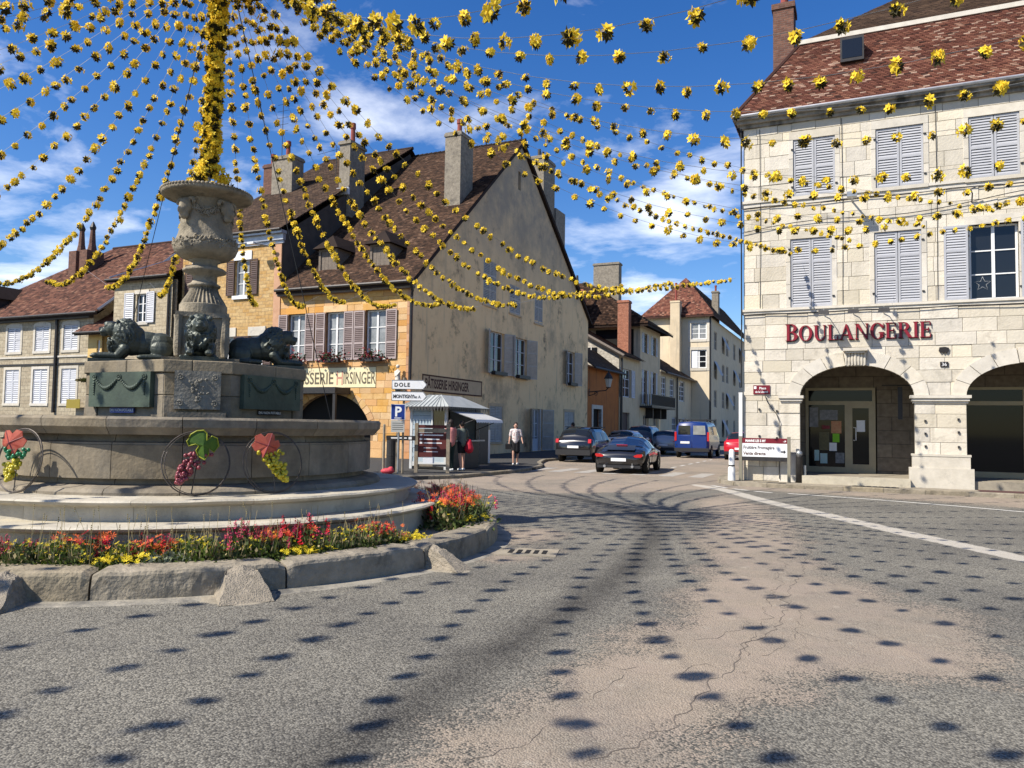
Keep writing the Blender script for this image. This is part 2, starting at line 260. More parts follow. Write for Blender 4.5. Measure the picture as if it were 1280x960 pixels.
# ------------------------------------------------------------------ mesh helpers
class MB:
    def __init__(s): s.v = []; s.f = []; s.m = []
    def add(s, vs, fs, m=0):
        k = len(s.v); s.v.extend([tuple(p) for p in vs]); s.f.extend([tuple(i+k for i in f) for f in fs]); s.m.extend([m]*len(fs)); return s
    def box(s, x0, x1, y0, y1, z0, z1, m=0):
        vs = [(x, y, z) for z in (z0, z1) for x, y in ((x0, y0), (x1, y0), (x1, y1), (x0, y1))]
        return s.add(vs, [(3, 2, 1, 0), (4, 5, 6, 7), (0, 1, 5, 4), (1, 2, 6, 5), (2, 3, 7, 6), (3, 0, 4, 7)], m)
    def fbox(s, fr, u0, u1, z0, z1, w0, w1, m=0):
        vs = [fr(u, z, w) for z in (z0, z1) for u, w in ((u0, w1), (u1, w1), (u1, w0), (u0, w0))]
        return s.add(vs, [(3, 2, 1, 0), (4, 5, 6, 7), (0, 1, 5, 4), (1, 2, 6, 5), (2, 3, 7, 6), (3, 0, 4, 7)], m)
    def fprism(s, fr, pts, w0, w1, m=0):           # polygon (u,z) extruded along w
        n = len(pts); vs = [fr(u, z, w1) for u, z in pts] + [fr(u, z, w0) for u, z in pts]
        fs = [tuple(range(n)), tuple(range(2*n-1, n-1, -1))] + [(i, i+n, (i+1) % n+n, (i+1) % n) for i in range(n)]
        return s.add(vs, fs, m)
    def prism(s, pts, z0, z1, m=0):
        n = len(pts); vs = [(x, y, z1) for x, y in pts] + [(x, y, z0) for x, y in pts]
        fs = [tuple(range(n)), tuple(range(2*n-1, n-1, -1))] + [(i, i+n, (i+1) % n+n, (i+1) % n) for i in range(n)]
        return s.add(vs, fs, m)
    def lathe(s, prof, n=24, c=(0, 0, 0), m=0, a0=0, a1=2*PI, cap=False):
        full = abs(a1-a0-2*PI) < 1e-6; k = n if full else n+1; vs = []; fs = []
        for r, z in prof:
            for i in range(k):
                a = a0+(a1-a0)*i/n; vs.append((c[0]+r*math.cos(a), c[1]+r*math.sin(a), c[2]+z))
        for j in range(len(prof)-1):
            for i in range(n):
                i2 = (i+1) % k; fs.append((j*k+i, j*k+i2, (j+1)*k+i2, (j+1)*k+i))
        if cap: fs.append(tuple(range(k-1, -1, -1))); fs.append(tuple((len(prof)-1)*k+i for i in range(k)))
        return s.add(vs, fs, m)
    def tube(s, pts, r, n=6, m=0, r1=None):
        pts = [Vector(p) for p in pts]; vs = []; fs = []; N = len(pts)
        for i, p in enumerate(pts):
            t = (pts[min(i+1, N-1)]-pts[max(i-1, 0)]).normalized()
            a = t.cross(Vector((0, 0, 1)) if abs(t.z) < .9 else Vector((1, 0, 0))).normalized(); b = t.cross(a)
            rr = r if r1 is None else r+(r1-r)*i/(N-1)
            for k in range(n):
                q = 2*PI*k/n; vs.append(p+a*(rr*math.cos(q))+b*(rr*math.sin(q)))
        for i in range(N-1):
            for k in range(n): fs.append((i*n+k, i*n+(k+1) % n, (i+1)*n+(k+1) % n, (i+1)*n+k))
        fs.append(tuple(range(n-1, -1, -1))); fs.append(tuple((N-1)*n+k for k in range(n)))
        return s.add(vs, fs, m)
    def ball(s, c, r, m=0, n=8, k=5, sc=(1, 1, 1), rot=None):
        vs = []; fs = []
        for j in range(1, k):
            t = PI*j/k
            for i in range(n):
                a = 2*PI*i/n; vs.append((math.sin(t)*math.cos(a), math.sin(t)*math.sin(a), math.cos(t)))
        vs.append((0, 0, 1)); vs.append((0, 0, -1)); T, B = len(vs)-2, len(vs)-1
        for j in range(k-2):
            for i in range(n): fs.append((j*n+i, (j+1)*n+i, (j+1)*n+(i+1) % n, j*n+(i+1) % n))
        for i in range(n): fs.append((T, i, (i+1) % n)); fs.append((B, (k-2)*n+(i+1) % n, (k-2)*n+i))
        out = []
        for p in vs:
            q = Vector((p[0]*r*sc[0], p[1]*r*sc[1], p[2]*r*sc[2]))
            if rot is not None: q = rot @ q
            out.append(q+Vector(c))
        return s.add(out, fs, m)
    def cap(s, p0, p1, r0, r1, n=10):                # tapered capsule
        s.tube([p0, p1], r0, n, 0, r1); s.ball(p0, r0, 0, n, 6); s.ball(p1, r1, 0, n, 6); return s
    def mesh(s, name, mats, smooth=False, fix=False):
        me = bpy.data.meshes.new(name); me.from_pydata(s.v, [], s.f)
        for x in (mats if isinstance(mats, (list, tuple)) else [mats]): me.materials.append(x)
        if len(me.materials) > 1: me.polygons.foreach_set('material_index', s.m)
        if fix:
            b = bmesh.new(); b.from_mesh(me); bmesh.ops.recalc_face_normals(b, faces=b.faces); b.to_mesh(me); b.free()
        if smooth: me.polygons.foreach_set('use_smooth', [True]*len(me.polygons))
        me.update(); return me
    def obj(s, name, mats, parent=None, smooth=False, fix=False): return link(name, s.mesh(name, mats, smooth, fix), parent)
def link(name, me, parent=None, loc=None, rot=None, scale=None):
    o = bpy.data.objects.new(name, me); COL.objects.link(o)
    if parent is not None: o.parent = parent
    if loc is not None: o.location = loc
    if rot is not None: o.rotation_euler = rot
    if scale is not None: o.scale = scale
    return o
def tag(o, label, cat=None, group=None, kind=None):
    if label: o['label'] = label
    if cat: o['category'] = cat
    if group: o['group'] = group
    if kind: o['kind'] = kind
    return o
def stuff(o): o['kind'] = 'stuff'; return o
def thing(name, loc, rz, label, cat, group=None):
    o = link(name, None, None, loc, (0, 0, rz)); tag(o, label, cat, group); return o
def FR(o, u, w):
    o = Vector(o); u = Vector(u); w = Vector(w)
    return lambda a, z, b=0.0: (o.x+u.x*a+w.x*b, o.y+u.y*a+w.y*b, o.z+z+u.z*a+w.z*b)
def remesh(mb, name, mats, parent, vox, smooth_it=4, disp=None):
    me = mb.mesh(name+'_raw', mats); o = bpy.data.objects.new(name+'_tmp', me); COL.objects.link(o)
    md = o.modifiers.new('r', 'REMESH'); md.mode = 'VOXEL'; md.voxel_size = vox
    if smooth_it:
        sm = o.modifiers.new('s', 'SMOOTH'); sm.iterations = smooth_it; sm.factor = .5
    dg = bpy.context.evaluated_depsgraph_get(); ev = o.evaluated_get(dg)
    m2 = bpy.data.meshes.new_from_object(ev); m2.name = name
    bpy.data.objects.remove(o); bpy.data.meshes.remove(me)
    m2.materials.clear()
    for x in (mats if isinstance(mats, (list, tuple)) else [mats]): m2.materials.append(x)
    m2.polygons.foreach_set('use_smooth', [True]*len(m2.polygons))
    return link(name, m2, parent) if parent is not False else m2
def txt(body, size, m, parent, fr, u, z, w, name='lettering', sx=1.0, ext=.004, align='LEFT', bold=0.0, spacing=1.0):
    cu = bpy.data.curves.new('t', 'FONT'); cu.body = body; cu.size = size; cu.extrude = ext; cu.offset = bold; cu.resolution_u = 3; cu.align_x = align; cu.space_character = spacing
    o = bpy.data.objects.new('t', cu); COL.objects.link(o)
    dg = bpy.context.evaluated_depsgraph_get(); me = bpy.data.meshes.new_from_object(o.evaluated_get(dg))
    bpy.data.objects.remove(o); bpy.data.curves.remove(cu)
    for v in me.vertices: v.co = fr(u+v.co.x*sx, z+v.co.y, w+v.co.z)
    me.materials.clear(); me.materials.append(m); me.name = name
    return link(name, me, parent)

def wall(fr, u0, u1, z0, z1, holes, depth, mb, m=0, arches=()):
    """flat wall with rectangular holes (u0,u1,z0,z1) and arched heads (uc, a, zs, b)"""
    hs = [h for h in holes] + [(a[0]-a[1], a[0]+a[1], z0, a[2]+a[3]) for a in arches]
    us = sorted({u0, u1, *[min(max(h[0], u0), u1) for h in hs], *[min(max(h[1], u0), u1) for h in hs]})
    zs = sorted({z0, z1, *[min(max(h[2], z0), z1) for h in hs], *[min(max(h[3], z0), z1) for h in hs]})
    for i in range(len(us)-1):
        for j in range(len(zs)-1):
            cu, cz = (us[i]+us[i+1])/2, (zs[j]+zs[j+1])/2
            if any(h[0] < cu < h[1] and h[2] < cz < h[3] for h in hs): continue
            mb.add([fr(us[i], zs[j]), fr(us[i+1], zs[j]), fr(us[i+1], zs[j+1]), fr(us[i], zs[j+1])], [(0, 1, 2, 3)], m)
    for h in holes:
        q = [(h[0], h[2]), (h[1], h[2]), (h[1], h[3]), (h[0], h[3])]
        for k in range(4):
            a, b = q[k], q[(k+1) % 4]
            mb.add([fr(*a), fr(*b), fr(*b, -depth), fr(*a, -depth)], [(0, 1, 2, 3)], m)
    for (uc, a, s, b) in arches:
        n = 24; pr = None
        for k in range(n+1):
            t = PI-PI*k/n; x = uc+a*math.cos(t); z = s+b*math.sin(t)
            if pr:
                mb.add([fr(pr[0], pr[1]), fr(x, z), fr(x, s+b), fr(pr[0], s+b)], [(0, 1, 2, 3)], m)
                mb.add([fr(pr[0], pr[1]), fr(x, z), fr(x, z, -depth), fr(pr[0], pr[1], -depth)], [(0, 1, 2, 3)], m)
            pr = (x, z)
        for x in (uc-a, uc+a): mb.add([fr(x, z0), fr(x, s), fr(x, s, -depth), fr(x, z0, -depth)], [(0, 1, 2, 3)], m)
def stone_mesh(fr, poly, w0, w1, ch=.008):
    n = len(poly); cx = sum(p[0] for p in poly)/n; cz = sum(p[1] for p in poly)/n
    def ins(p, d):
        dx, dz = cx-p[0], cz-p[1]; ax = min(d, abs(dx)*.5); az = min(d, abs(dz)*.5)
        return (p[0]+math.copysign(ax, dx), p[1]+math.copysign(az, dz))
    A = [fr(*p, w0) for p in poly]; B = [fr(*p, w1-ch*.8) for p in poly]; D = [fr(*ins(p, ch), w1) for p in poly]
    fs = [tuple(range(2*n, 3*n))]
    for i in range(n):
        j = (i+1) % n; fs += [(i, j, n+j, n+i), (n+i, n+j, 2*n+j, 2*n+i)]
    return A+B+D, fs
def stones(root, fr, u0, u1, levels, wid, holes, m, name='stone', proud=.03, gap=.004, arcs=(), lim=300, wj=.012, seed=1):
    rnd = random.Random(seed); made = 0; off = 0
    for j in range(len(levels)-1):
        za, zb = levels[j], levels[j+1]
        if zb-za < .05: continue
        iv = [(u0, u1)]
        for h in holes:
            if h[2] < zb-.02 and h[3] > za+.02:
                nv = []
                for a, b in iv:
                    if h[1] <= a or h[0] >= b: nv.append((a, b)); continue
                    if h[0] > a: nv.append((a, h[0]))
                    if h[1] < b: nv.append((h[1], b))
                iv = nv
        for a, b in iv:
            x = a; first = True
            while x < b-.04:
                w = rnd.uniform(*wid)
                if first: w *= rnd.uniform(.5, 1); first = False
                e = x+w
                if b-e < wid[0]*.6: e = b
                zs = [(za, zb)]
                for (p, q) in zs:
                    poly = [(x+gap, p+gap), (e-gap, p+gap), (e-gap, q-gap), (x+gap, q-gap)]
                    for (uc, aa, s, bb) in arcs:
                        cu, cz = (x+e)/2, (p+q)/2
                        if q < s or abs(cu-uc) > aa+.8 or not poly: continue
                        ang = math.atan2((cz-s)/bb, (cu-uc)/aa)
                        nx, nz = math.cos(ang)/aa, math.sin(ang)/bb; l = math.hypot(nx, nz); nx /= l; nz /= l
                        px, pz = uc+aa*math.cos(ang), s+bb*math.sin(ang); out = []
                        for i in range(len(poly)):
                            P, Q = poly[i], poly[(i+1) % len(poly)]
                            dp = (P[0]-px)*nx+(P[1]-pz)*nz; dq = (Q[0]-px)*nx+(Q[1]-pz)*nz
                            if dp >= 0: out.append(P)
                            if (dp >= 0) != (dq >= 0):
                                t = dp/(dp-dq); out.append((P[0]+(Q[0]-P[0])*t, P[1]+(Q[1]-P[1])*t))
                        poly = out
                    if len(poly) < 3 or made >= lim: continue
                    vs, fs = stone_mesh(fr, poly, -.02, proud+rnd.uniform(-wj, wj))
                    MB().add(vs, fs).obj(name, m, root); made += 1
                x = e
    return made
def shutter(root, fr, u0, u1, z0, z1, w, m, ms=None, rails=3, slat=.055, th=.035):
    mb = MB(); b = .055 if u1-u0 > .35 else .035
    mb.fbox(fr, u0, u0+b, z0, z1, w, w+th); mb.fbox(fr, u1-b, u1, z0, z1, w, w+th)
    zr = [z0+(z1-z0)*k/(rails-1) for k in range(rails)]
    for k, z in enumerate(zr):
        za = z if k == 0 else z-.07 if k == rails-1 else z-.035
        mb.fbox(fr, u0+b, u1-b, za, za+.07, w+.002, w+th-.002)
    o = mb.obj('shutter', m, root)
    sb = MB(); n = int((z1-z0-.14)/slat)
    for k in range(n):
        z = z0+.07+(k+.5)*(z1-z0-.14)/n
        a, c = fr(u0+b, z-slat*.42, w+th-.006), fr(u1-b, z-slat*.42, w+th-.006)
        d, e = fr(u1-b, z+slat*.36, w+.004), fr(u0+b, z+slat*.36, w+.004)
        a2, c2 = fr(u0+b, z-slat*.42-.012, w+th-.006), fr(u1-b, z-slat*.42-.012, w+th-.006)
        sb.add([a, c, d, e, a2, c2], [(0, 1, 2, 3), (4, 5, 1, 0), (5, 4, 3, 2)])
    stuff(sb.obj('slats', ms or m, o))
    return o
def hinge_fr(fr, u, left, ang):
    """frame for a leaf hinged at u, swung open by ang (0 closed .. pi flat on the wall)"""
    p0 = Vector(fr(u, 0, .02)); du = (Vector(fr(1, 0, 0))-Vector(fr(0, 0, 0))); dw = (Vector(fr(0, 0, 1))-Vector(fr(0, 0, 0)))
    sgn = 1 if left else -1
    d = du*(sgn*math.cos(ang)) + dw*math.sin(ang)
    nrm = dw*math.cos(ang) - du*(sgn*math.sin(ang))
    return lambda a, z, b=0.0: tuple(p0+d*a+nrm*b+Vector((0, 0, z)))
def window(root, fr, u0, u1, z0, z1, cols=2, rows=3, mf='white', mg='glass', depth=.2, bar=.05, sep=True, name='window', mid=None):
    mb = MB(); w0, w1 = -depth, -depth+.05
    mb.fbox(fr, u0, u0+bar, z0, z1, w0, w1); mb.fbox(fr, u1-bar, u1, z0, z1, w0, w1)
    mb.fbox(fr, u0+bar, u1-bar, z0, z0+bar, w0, w1); mb.fbox(fr, u0+bar, u1-bar, z1-bar, z1, w0, w1)
    cu = [u0+bar+(u1-u0-2*bar)*k/cols for k in range(cols+1)]; cz = [z0+bar+(z1-z0-2*bar)*k/rows for k in range(rows+1)]
    for k in range(1, cols): mb.fbox(fr, cu[k]-bar*.7, cu[k]+bar*.7, z0+bar, z1-bar, w0+.003, w1+.008)
    for k in range(1, rows):
        for c in range(cols):
            a = cu[c]+(bar*.7 if c else 0); b = cu[c+1]-(bar*.7 if c < cols-1 else 0)
            mb.fbox(fr, a, b, cz[k]-bar*.3, cz[k]+bar*.3, w0+.005, w1-.004)
    o = mb.obj(name, MT[mf], root)
    if sep:
        for c in range(cols):
            for k in range(rows): MB().fbox(fr, cu[c]+.006, cu[c+1]-.006, cz[k]+.004, cz[k+1]-.004, w0+.006, w0+.014).obj('pane', MT[mg], o)
    else:
        MB().fbox(fr, u0+bar*.5, u1-bar*.5, z0+bar*.5, z1-bar*.5, w0+.004, w0+.014).obj('pane', MT[mg], o)
    return o
def tiles(root, P0, U, V, ulo, uhi, vmax, tw, th, m, name='roof_tiles', seed=3, var=.30, rise=.025, light=0.0):
    """courses of tiles on a slope; ulo/uhi give the span of each course at height v"""
    P0 = np.array(P0, float); U = np.array(U, float); U /= np.linalg.norm(U); V = np.array(V, float); V /= np.linalg.norm(V)
    Nn = np.cross(U, V); Nn /= np.linalg.norm(Nn)
    if Nn[2] < 0: Nn = -Nn
    rg = np.random.default_rng(seed); vs = []; tone = []; nr = int(math.ceil(vmax/th))
    for j in range(nr):
        v0 = j*th; v1 = min(v0+th*1.25, vmax+th*.2); a, b = ulo(v0), uhi(v0)
        if b-a < tw*.3: continue
        n = max(1, int(round((b-a)/tw))); off = (j % 2)*.5*tw
        xs = np.arange(-1, n+1)*tw+a+off
        x0 = np.clip(xs+.004, a, b); x1 = np.clip(xs+tw-.004, a, b); k = (x1-x0) > .01; x0 = x0[k]; x1 = x1[k]; c = len(x0)
        if not c: continue
        jit = rg.uniform(-.012, .012, c)*th*6; h = rise*rg.uniform(.8, 1.35, c)
        def pt(x, v, hh): return P0+np.outer(x, U)+np.outer(v, V)+np.outer(hh, Nn)
        A = pt(x0, v0+jit, h); B = pt(x1, v0+jit, h*rg.uniform(.85, 1.15, c)); C_ = pt(x1, np.full(c, v1), np.full(c, .004)); D = pt(x0, np.full(c, v1), np.full(c, .004))
        E_ = pt(x0, v0+jit, np.full(c, -.005)); F_ = pt(x1, v0+jit, np.full(c, -.005))
        vs.append(np.stack([A, B, C_, D, E_, F_], 1).reshape(-1, 3))
        t = np.clip(rg.normal(.45, var, c), 0, .92); t = np.where(rg.random(c) < light, rg.uniform(.93, 1, c), t); tone.append(t)
    vs = np.concatenate(vs); tone = np.concatenate(tone); nt = len(tone)
    base = np.arange(nt)[:, None]*6
    f = np.concatenate([base+np.array([0, 1, 2, 3]), base+np.array([4, 5, 1, 0])], 1).reshape(-1, 4)
    me = bpy.data.meshes.new(name); me.vertices.add(len(vs)); me.vertices.foreach_set('co', vs.ravel())
    me.loops.add(f.size); me.loops.foreach_set('vertex_index', f.ravel().astype(np.int32))
    me.polygons.add(len(f)); me.polygons.foreach_set('loop_start', (np.arange(len(f))*4).astype(np.int32))
    me.update(calc_edges=True); at = me.attributes.new('tone', 'FLOAT', 'FACE'); at.data.foreach_set('value', np.repeat(tone, 2).astype(np.float32))
    me.materials.append(m); me.validate()
    o = link(name, me, root); stuff(o); return o
# ------------------------------------------------------------------ ground, road, pavements
def struct(o): o['kind'] = 'structure'; return o
Hc = Vector((-4.482, 34.5, 0)); B0 = Vector((7.034, 23.5, 0)); FC = Vector((-4.62, 11.5, 0))
def HP(x, y, z=0): return Hc+rv*x+gv*y+Vector((0, 0, z))
def BP(x, y, z=0): return B0+rv*x+gv*y+Vector((0, 0, z))
def sdpoly(X, Y, pts):
    d = np.full(X.shape, 1e9); ins = np.zeros(X.shape, bool); n = len(pts)
    for i in range(n):
        x0, y0 = pts[i]; x1, y1 = pts[(i+1) % n]; ex, ey = x1-x0, y1-y0; L2 = ex*ex+ey*ey+1e-9
        t = np.clip(((X-x0)*ex+(Y-y0)*ey)/L2, 0, 1); d = np.minimum(d, np.hypot(X-x0-t*ex, Y-y0-t*ey))
        c = ((y0 > Y) != (y1 > Y)) & (X < (x1-x0)*(Y-y0)/(y1-y0+1e-12)+x0); ins ^= c
    return np.where(ins, d, -d)
def dline(X, Y, pts):
    d = np.full(X.shape, 1e9)
    for i in range(len(pts)-1):
        x0, y0 = pts[i]; x1, y1 = pts[i+1]; ex, ey = x1-x0, y1-y0
        t = np.clip(((X-x0)*ex+(Y-y0)*ey)/(ex*ex+ey*ey), 0, 1); d = np.minimum(d, np.hypot(X-x0-t*ex, Y-y0-t*ey))
    return d
def pxl(l): return [(gp(*p).x, gp(*p).y) for p in l]
def road_mat():
    m = bpy.data.materials.new('patched_asphalt'); m.use_nodes = True; nt = m.node_tree; N = nt.nodes.new; L = nt.links.new
    b = nt.nodes['Principled BSDF']; b.inputs['Roughness'].default_value = .9; b.inputs['Specular IOR Level'].default_value = .2
    tc = N('ShaderNodeTexCoord'); vec = tc.outputs['Object']
    def noise(s, d=5, r=.6):
        n = N('ShaderNodeTexNoise'); n.inputs['Scale'].default_value = s; n.inputs['Detail'].default_value = d; n.inputs['Roughness'].default_value = r; L(vec, n.inputs['Vector']); return n.outputs['Fac']
    def mr(src, a, b_, c=0, d=1):
        r = N('ShaderNodeMapRange'); r.inputs[1].default_value = a; r.inputs[2].default_value = b_; r.inputs[3].default_value = c; r.inputs[4].default_value = d; L(src, r.inputs[0]); return r.outputs[0]
    def mix(f, a, c, mode='MIX'):
        x = N('ShaderNodeMixRGB'); x.blend_type = mode
        for i, s in ((0, f), (1, a), (2, c)):
            if isinstance(s, (int, float)): x.inputs[i].default_value = s
            elif isinstance(s, tuple): x.inputs[i].default_value = c3(s)
            else: L(s, x.inputs[i])
        return x.outputs[0]
    def math_(op, a, c):
        x = N('ShaderNodeMath'); x.operation = op
        for i, s in ((0, a), (1, c)):
            if isinstance(s, (int, float)): x.inputs[i].default_value = s
            else: L(s, x.inputs[i])
        return x.outputs[0]
    def attr(n): a = N('ShaderNodeAttribute'); a.attribute_name = n; return a.outputs['Fac']
    vo = N('ShaderNodeTexVoronoi'); vo.inputs['Scale'].default_value = 78; L(vec, vo.inputs['Vector'])
    sp = N('ShaderNodeSeparateXYZ'); L(vo.outputs['Color'], sp.inputs[0])
    agg = mix(mr(sp.outputs[0], .1, .95), (.085, .080, .070), (.285, .268, .228))
    agg = mix(mr(vo.outputs['Distance'], .45, .85, 0, .6), agg, (.085, .082, .075))
    big = mix(mr(noise(.5, 5), .35, .7), (.74, .74, .74), (1.14, 1.13, 1.08)); agg = mix(1.0, agg, big, 'MULTIPLY')
    agg = mix(mr(noise(2.5, 6), .62, .82), agg, (.115, .112, .105))
    dark = mr(math_('ADD', attr('wear_and_dark'), math_('MULTIPLY', math_('SUBTRACT', noise(1.6, 7, .7), .5), .9)), .25, .95)
    agg = mix(math_('MULTIPLY', dark, 1.0), agg, mix(mr(sp.outputs[0], .3, 1), (.034, .032, .029), (.088, .083, .073)))
    vo2 = N('ShaderNodeTexVoronoi'); vo2.inputs['Scale'].default_value = 150; L(vec, vo2.inputs['Vector'])
    s2 = N('ShaderNodeSeparateXYZ'); L(vo2.outputs['Color'], s2.inputs[0])
    pk = mix(mr(s2.outputs[1], .1, .9), (.225, .183, .139), (.345, .288, .222))
    pk = mix(mr(noise(1.3, 7, .7), .42, .72), pk, (.30, .242, .194)); pk = mix(mr(noise(.35, 6, .75), .44, .64, 0, .6), pk, agg); pk = mix(mr(noise(7, 6, .75), .60, .75), pk, (.13, .105, .085)); pk = mix(mr(noise(4, 6, .7), .60, .78), pk, (.40, .36, .29)); pk = mix(mr(noise(.9, 6, .7), .6, .78), pk, (.15, .12, .10))
    edge = math_('ADD', attr('patch'), math_('MULTIPLY', math_('SUBTRACT', noise(1.1, 9, .72), .5), 1.7))
    fine = math_('ADD', edge, math_('MULTIPLY', math_('SUBTRACT', sp.outputs[0], .5), .5))
    pm = mr(fine, -.10, .12)
    base = mix(pm, agg, pk)
    # cracks in the patch
    nv = N('ShaderNodeTexNoise'); nv.inputs['Scale'].default_value = 1.8; nv.inputs['Detail'].default_value = 6; L(vec, nv.inputs['Vector'])
    wv = N('ShaderNodeMixRGB'); wv.blend_type = 'ADD'; wv.inputs[0].default_value = .55; L(vec, wv.inputs[1]); L(nv.outputs['Color'], wv.inputs[2])
    vc = N('ShaderNodeTexVoronoi'); vc.feature = 'DISTANCE_TO_EDGE'; vc.inputs['Scale'].default_value = .85; L(wv.outputs[0], vc.inputs['Vector'])
    ck = mr(vc.outputs['Distance'], .002, .009, 1, 0)
    ck = math_('MULTIPLY', math_('MULTIPLY', ck, mr(noise(1.0, 3), .44, .60)), math_('MULTIPLY', pm, .22))
    base = mix(ck, base, (.05, .042, .036))
    # pale trench strip
    pl = mr(math_('ADD', attr('pale'), math_('MULTIPLY', math_('SUBTRACT', noise(5, 6, .7), .5), .22)), .0, .05)
    base = mix(math_('MULTIPLY', pl, .9), base, mix(mr(s2.outputs[1], .1, .9), (.36, .33, .275), (.52, .48, .41)))
    L(mix(math_('MULTIPLY', mr(noise(.8, 8, .75), .60, .72), .35), base, (.13, .12, .105)), b.inputs['Base Color'])
    bp = N('ShaderNodeBump'); bp.inputs['Strength'].default_value = .55; bp.inputs['Distance'].default_value = .012
    h = math_('ADD', math_('MULTIPLY', vo.outputs['Distance'], -1.0), math_('MULTIPLY', ck, -3)); L(h, bp.inputs['Height']); L(bp.outputs[0], b.inputs['Normal'])
    return m
def ground():
    struct(MB().add([(-600, -300, -.012), (600, -300, -.012), (600, 900, -.012), (-600, 900, -.012)], [(0, 1, 2, 3)]).obj('ground', mat('far_ground', (.17, .155, .13), (.12, .11, .095), .6, .95)))
    ys = [-6.0]; 
    while ys[-1] < 95: ys.append(ys[-1]+max(.10, .022*abs(ys[-1])))
    ys = np.array(ys); xs = np.concatenate([np.arange(-40, -12, .8), np.arange(-12, 15, .11), np.arange(15, 50, .8)])
    X, Y = np.meshgrid(xs, ys); nx, ny = len(xs), len(ys)
    P1 = pxl([(500, 959), (560, 925), (600, 895), (650, 865), (750, 815), (830, 770), (868, 735), (888, 712), (882, 690), (868, 664), (895, 652), (890, 640), (860, 628), (905, 616), (950, 632), (985, 652), (1012, 690), (1050, 722), (1110, 742), (1200, 768), (1250, 800), (1262, 822), (1220, 850), (1130, 852), (1050, 838), (1000, 852), (985, 868), (930, 888), (890, 920), (840, 950), (800, 1000), (480, 1000)])
    P2 = pxl([(420, 612), (520, 607), (600, 611), (700, 617), (780, 616), (840, 614), (905, 611), (930, 612), (1000, 616), (1100, 622), (1200, 629), (1290, 636), (1500, 640), (1500, 560), (300, 575), (300, 612)])
    P3 = pxl([(602, 668), (630, 660), (690, 664), (700, 672), (670, 680), (625, 680)]); P4 = pxl([(620, 688), (680, 686), (690, 694), (640, 702), (600, 700)]); P5 = pxl([(760, 792), (800, 786), (810, 796), (770, 804)])
    pt = np.maximum.reduce([np.clip(sdpoly(X, Y, P1), -1.2, .8), np.clip(sdpoly(X, Y, P2), -1.6, .8)*.8, np.clip(sdpoly(X, Y, P3)*1.0, -1.2, .3)+.05, np.clip(sdpoly(X, Y, P4), -1.2, .3), np.clip(sdpoly(X, Y, P5), -1.2, .3)])
    pale = .24-dline(X, Y, pxl([(870, 606), (905, 612), (960, 627), (1040, 645), (1140, 668), (1280, 698), (1500, 745)]))
    wr = np.clip(.85-dline(X, Y, pxl([(350, 990), (480, 905), (620, 815), (720, 755), (790, 705), (820, 668), (800, 640), (720, 622), (640, 612)]))/.6, -.4, 1)*1.0  # tyre wear band
    dark_band = np.clip(1-dline(X, Y, pxl([(640, 640), (830, 640), (900, 655)]))/1.2, -.4, 1)*.4  # broad, fainter dark band across the road
    v = np.stack([X, Y, np.full(X.shape, -.004)], -1).reshape(-1, 3)
    i = np.arange(ny-1)[:, None]*nx+np.arange(nx-1)[None, :]
    f = np.stack([i, i+1, i+1+nx, i+nx], -1).reshape(-1, 4)
    me = bpy.data.meshes.new('road'); me.vertices.add(len(v)); me.vertices.foreach_set('co', v.ravel())
    me.loops.add(f.size); me.loops.foreach_set('vertex_index', f.ravel().astype(np.int32)); me.polygons.add(len(f)); me.polygons.foreach_set('loop_start', (np.arange(len(f))*4).astype(np.int32)); me.update(calc_edges=True)
    for n, a in (('patch', pt), ('pale', np.clip(pale, -1, 1)), ('wear_and_dark', np.maximum(wr, dark_band))):
        at = me.attributes.new(n, 'FLOAT', 'POINT'); at.data.foreach_set('value', a.ravel().astype(np.float32))
    me.materials.append(road_mat()); struct(link('road', me))
ground()
def sheet(name, pts, z, m, kind='structure'):
    o = MB().add([(p[0], p[1], z) for p in pts], [tuple(range(len(pts)))]).obj(name, m); o['kind'] = kind; return o
def ribbon(name, pts, w, z, m):
    pts = [Vector((p[0], p[1], 0)) for p in pts]; mb = MB(); vs = []
    for i, p in enumerate(pts):
        t = (pts[min(i+1, len(pts)-1)]-pts[max(i-1, 0)]).normalized(); n = Vector((-t.y, t.x, 0))*(w/2)
        vs += [(p+n)[:2]+(z,), (p-n)[:2]+(z,)]
    mb.add(vs, [(2*i, 2*i+1, 2*i+3, 2*i+2) for i in range(len(pts)-1)]); return struct(mb.obj(name, m))
lm = MT['line']; zm = mat('worn_crossing_paint', (.42, .39, .345), (.27, .25, .22), 5, .9, bump=.3, bscale=80)
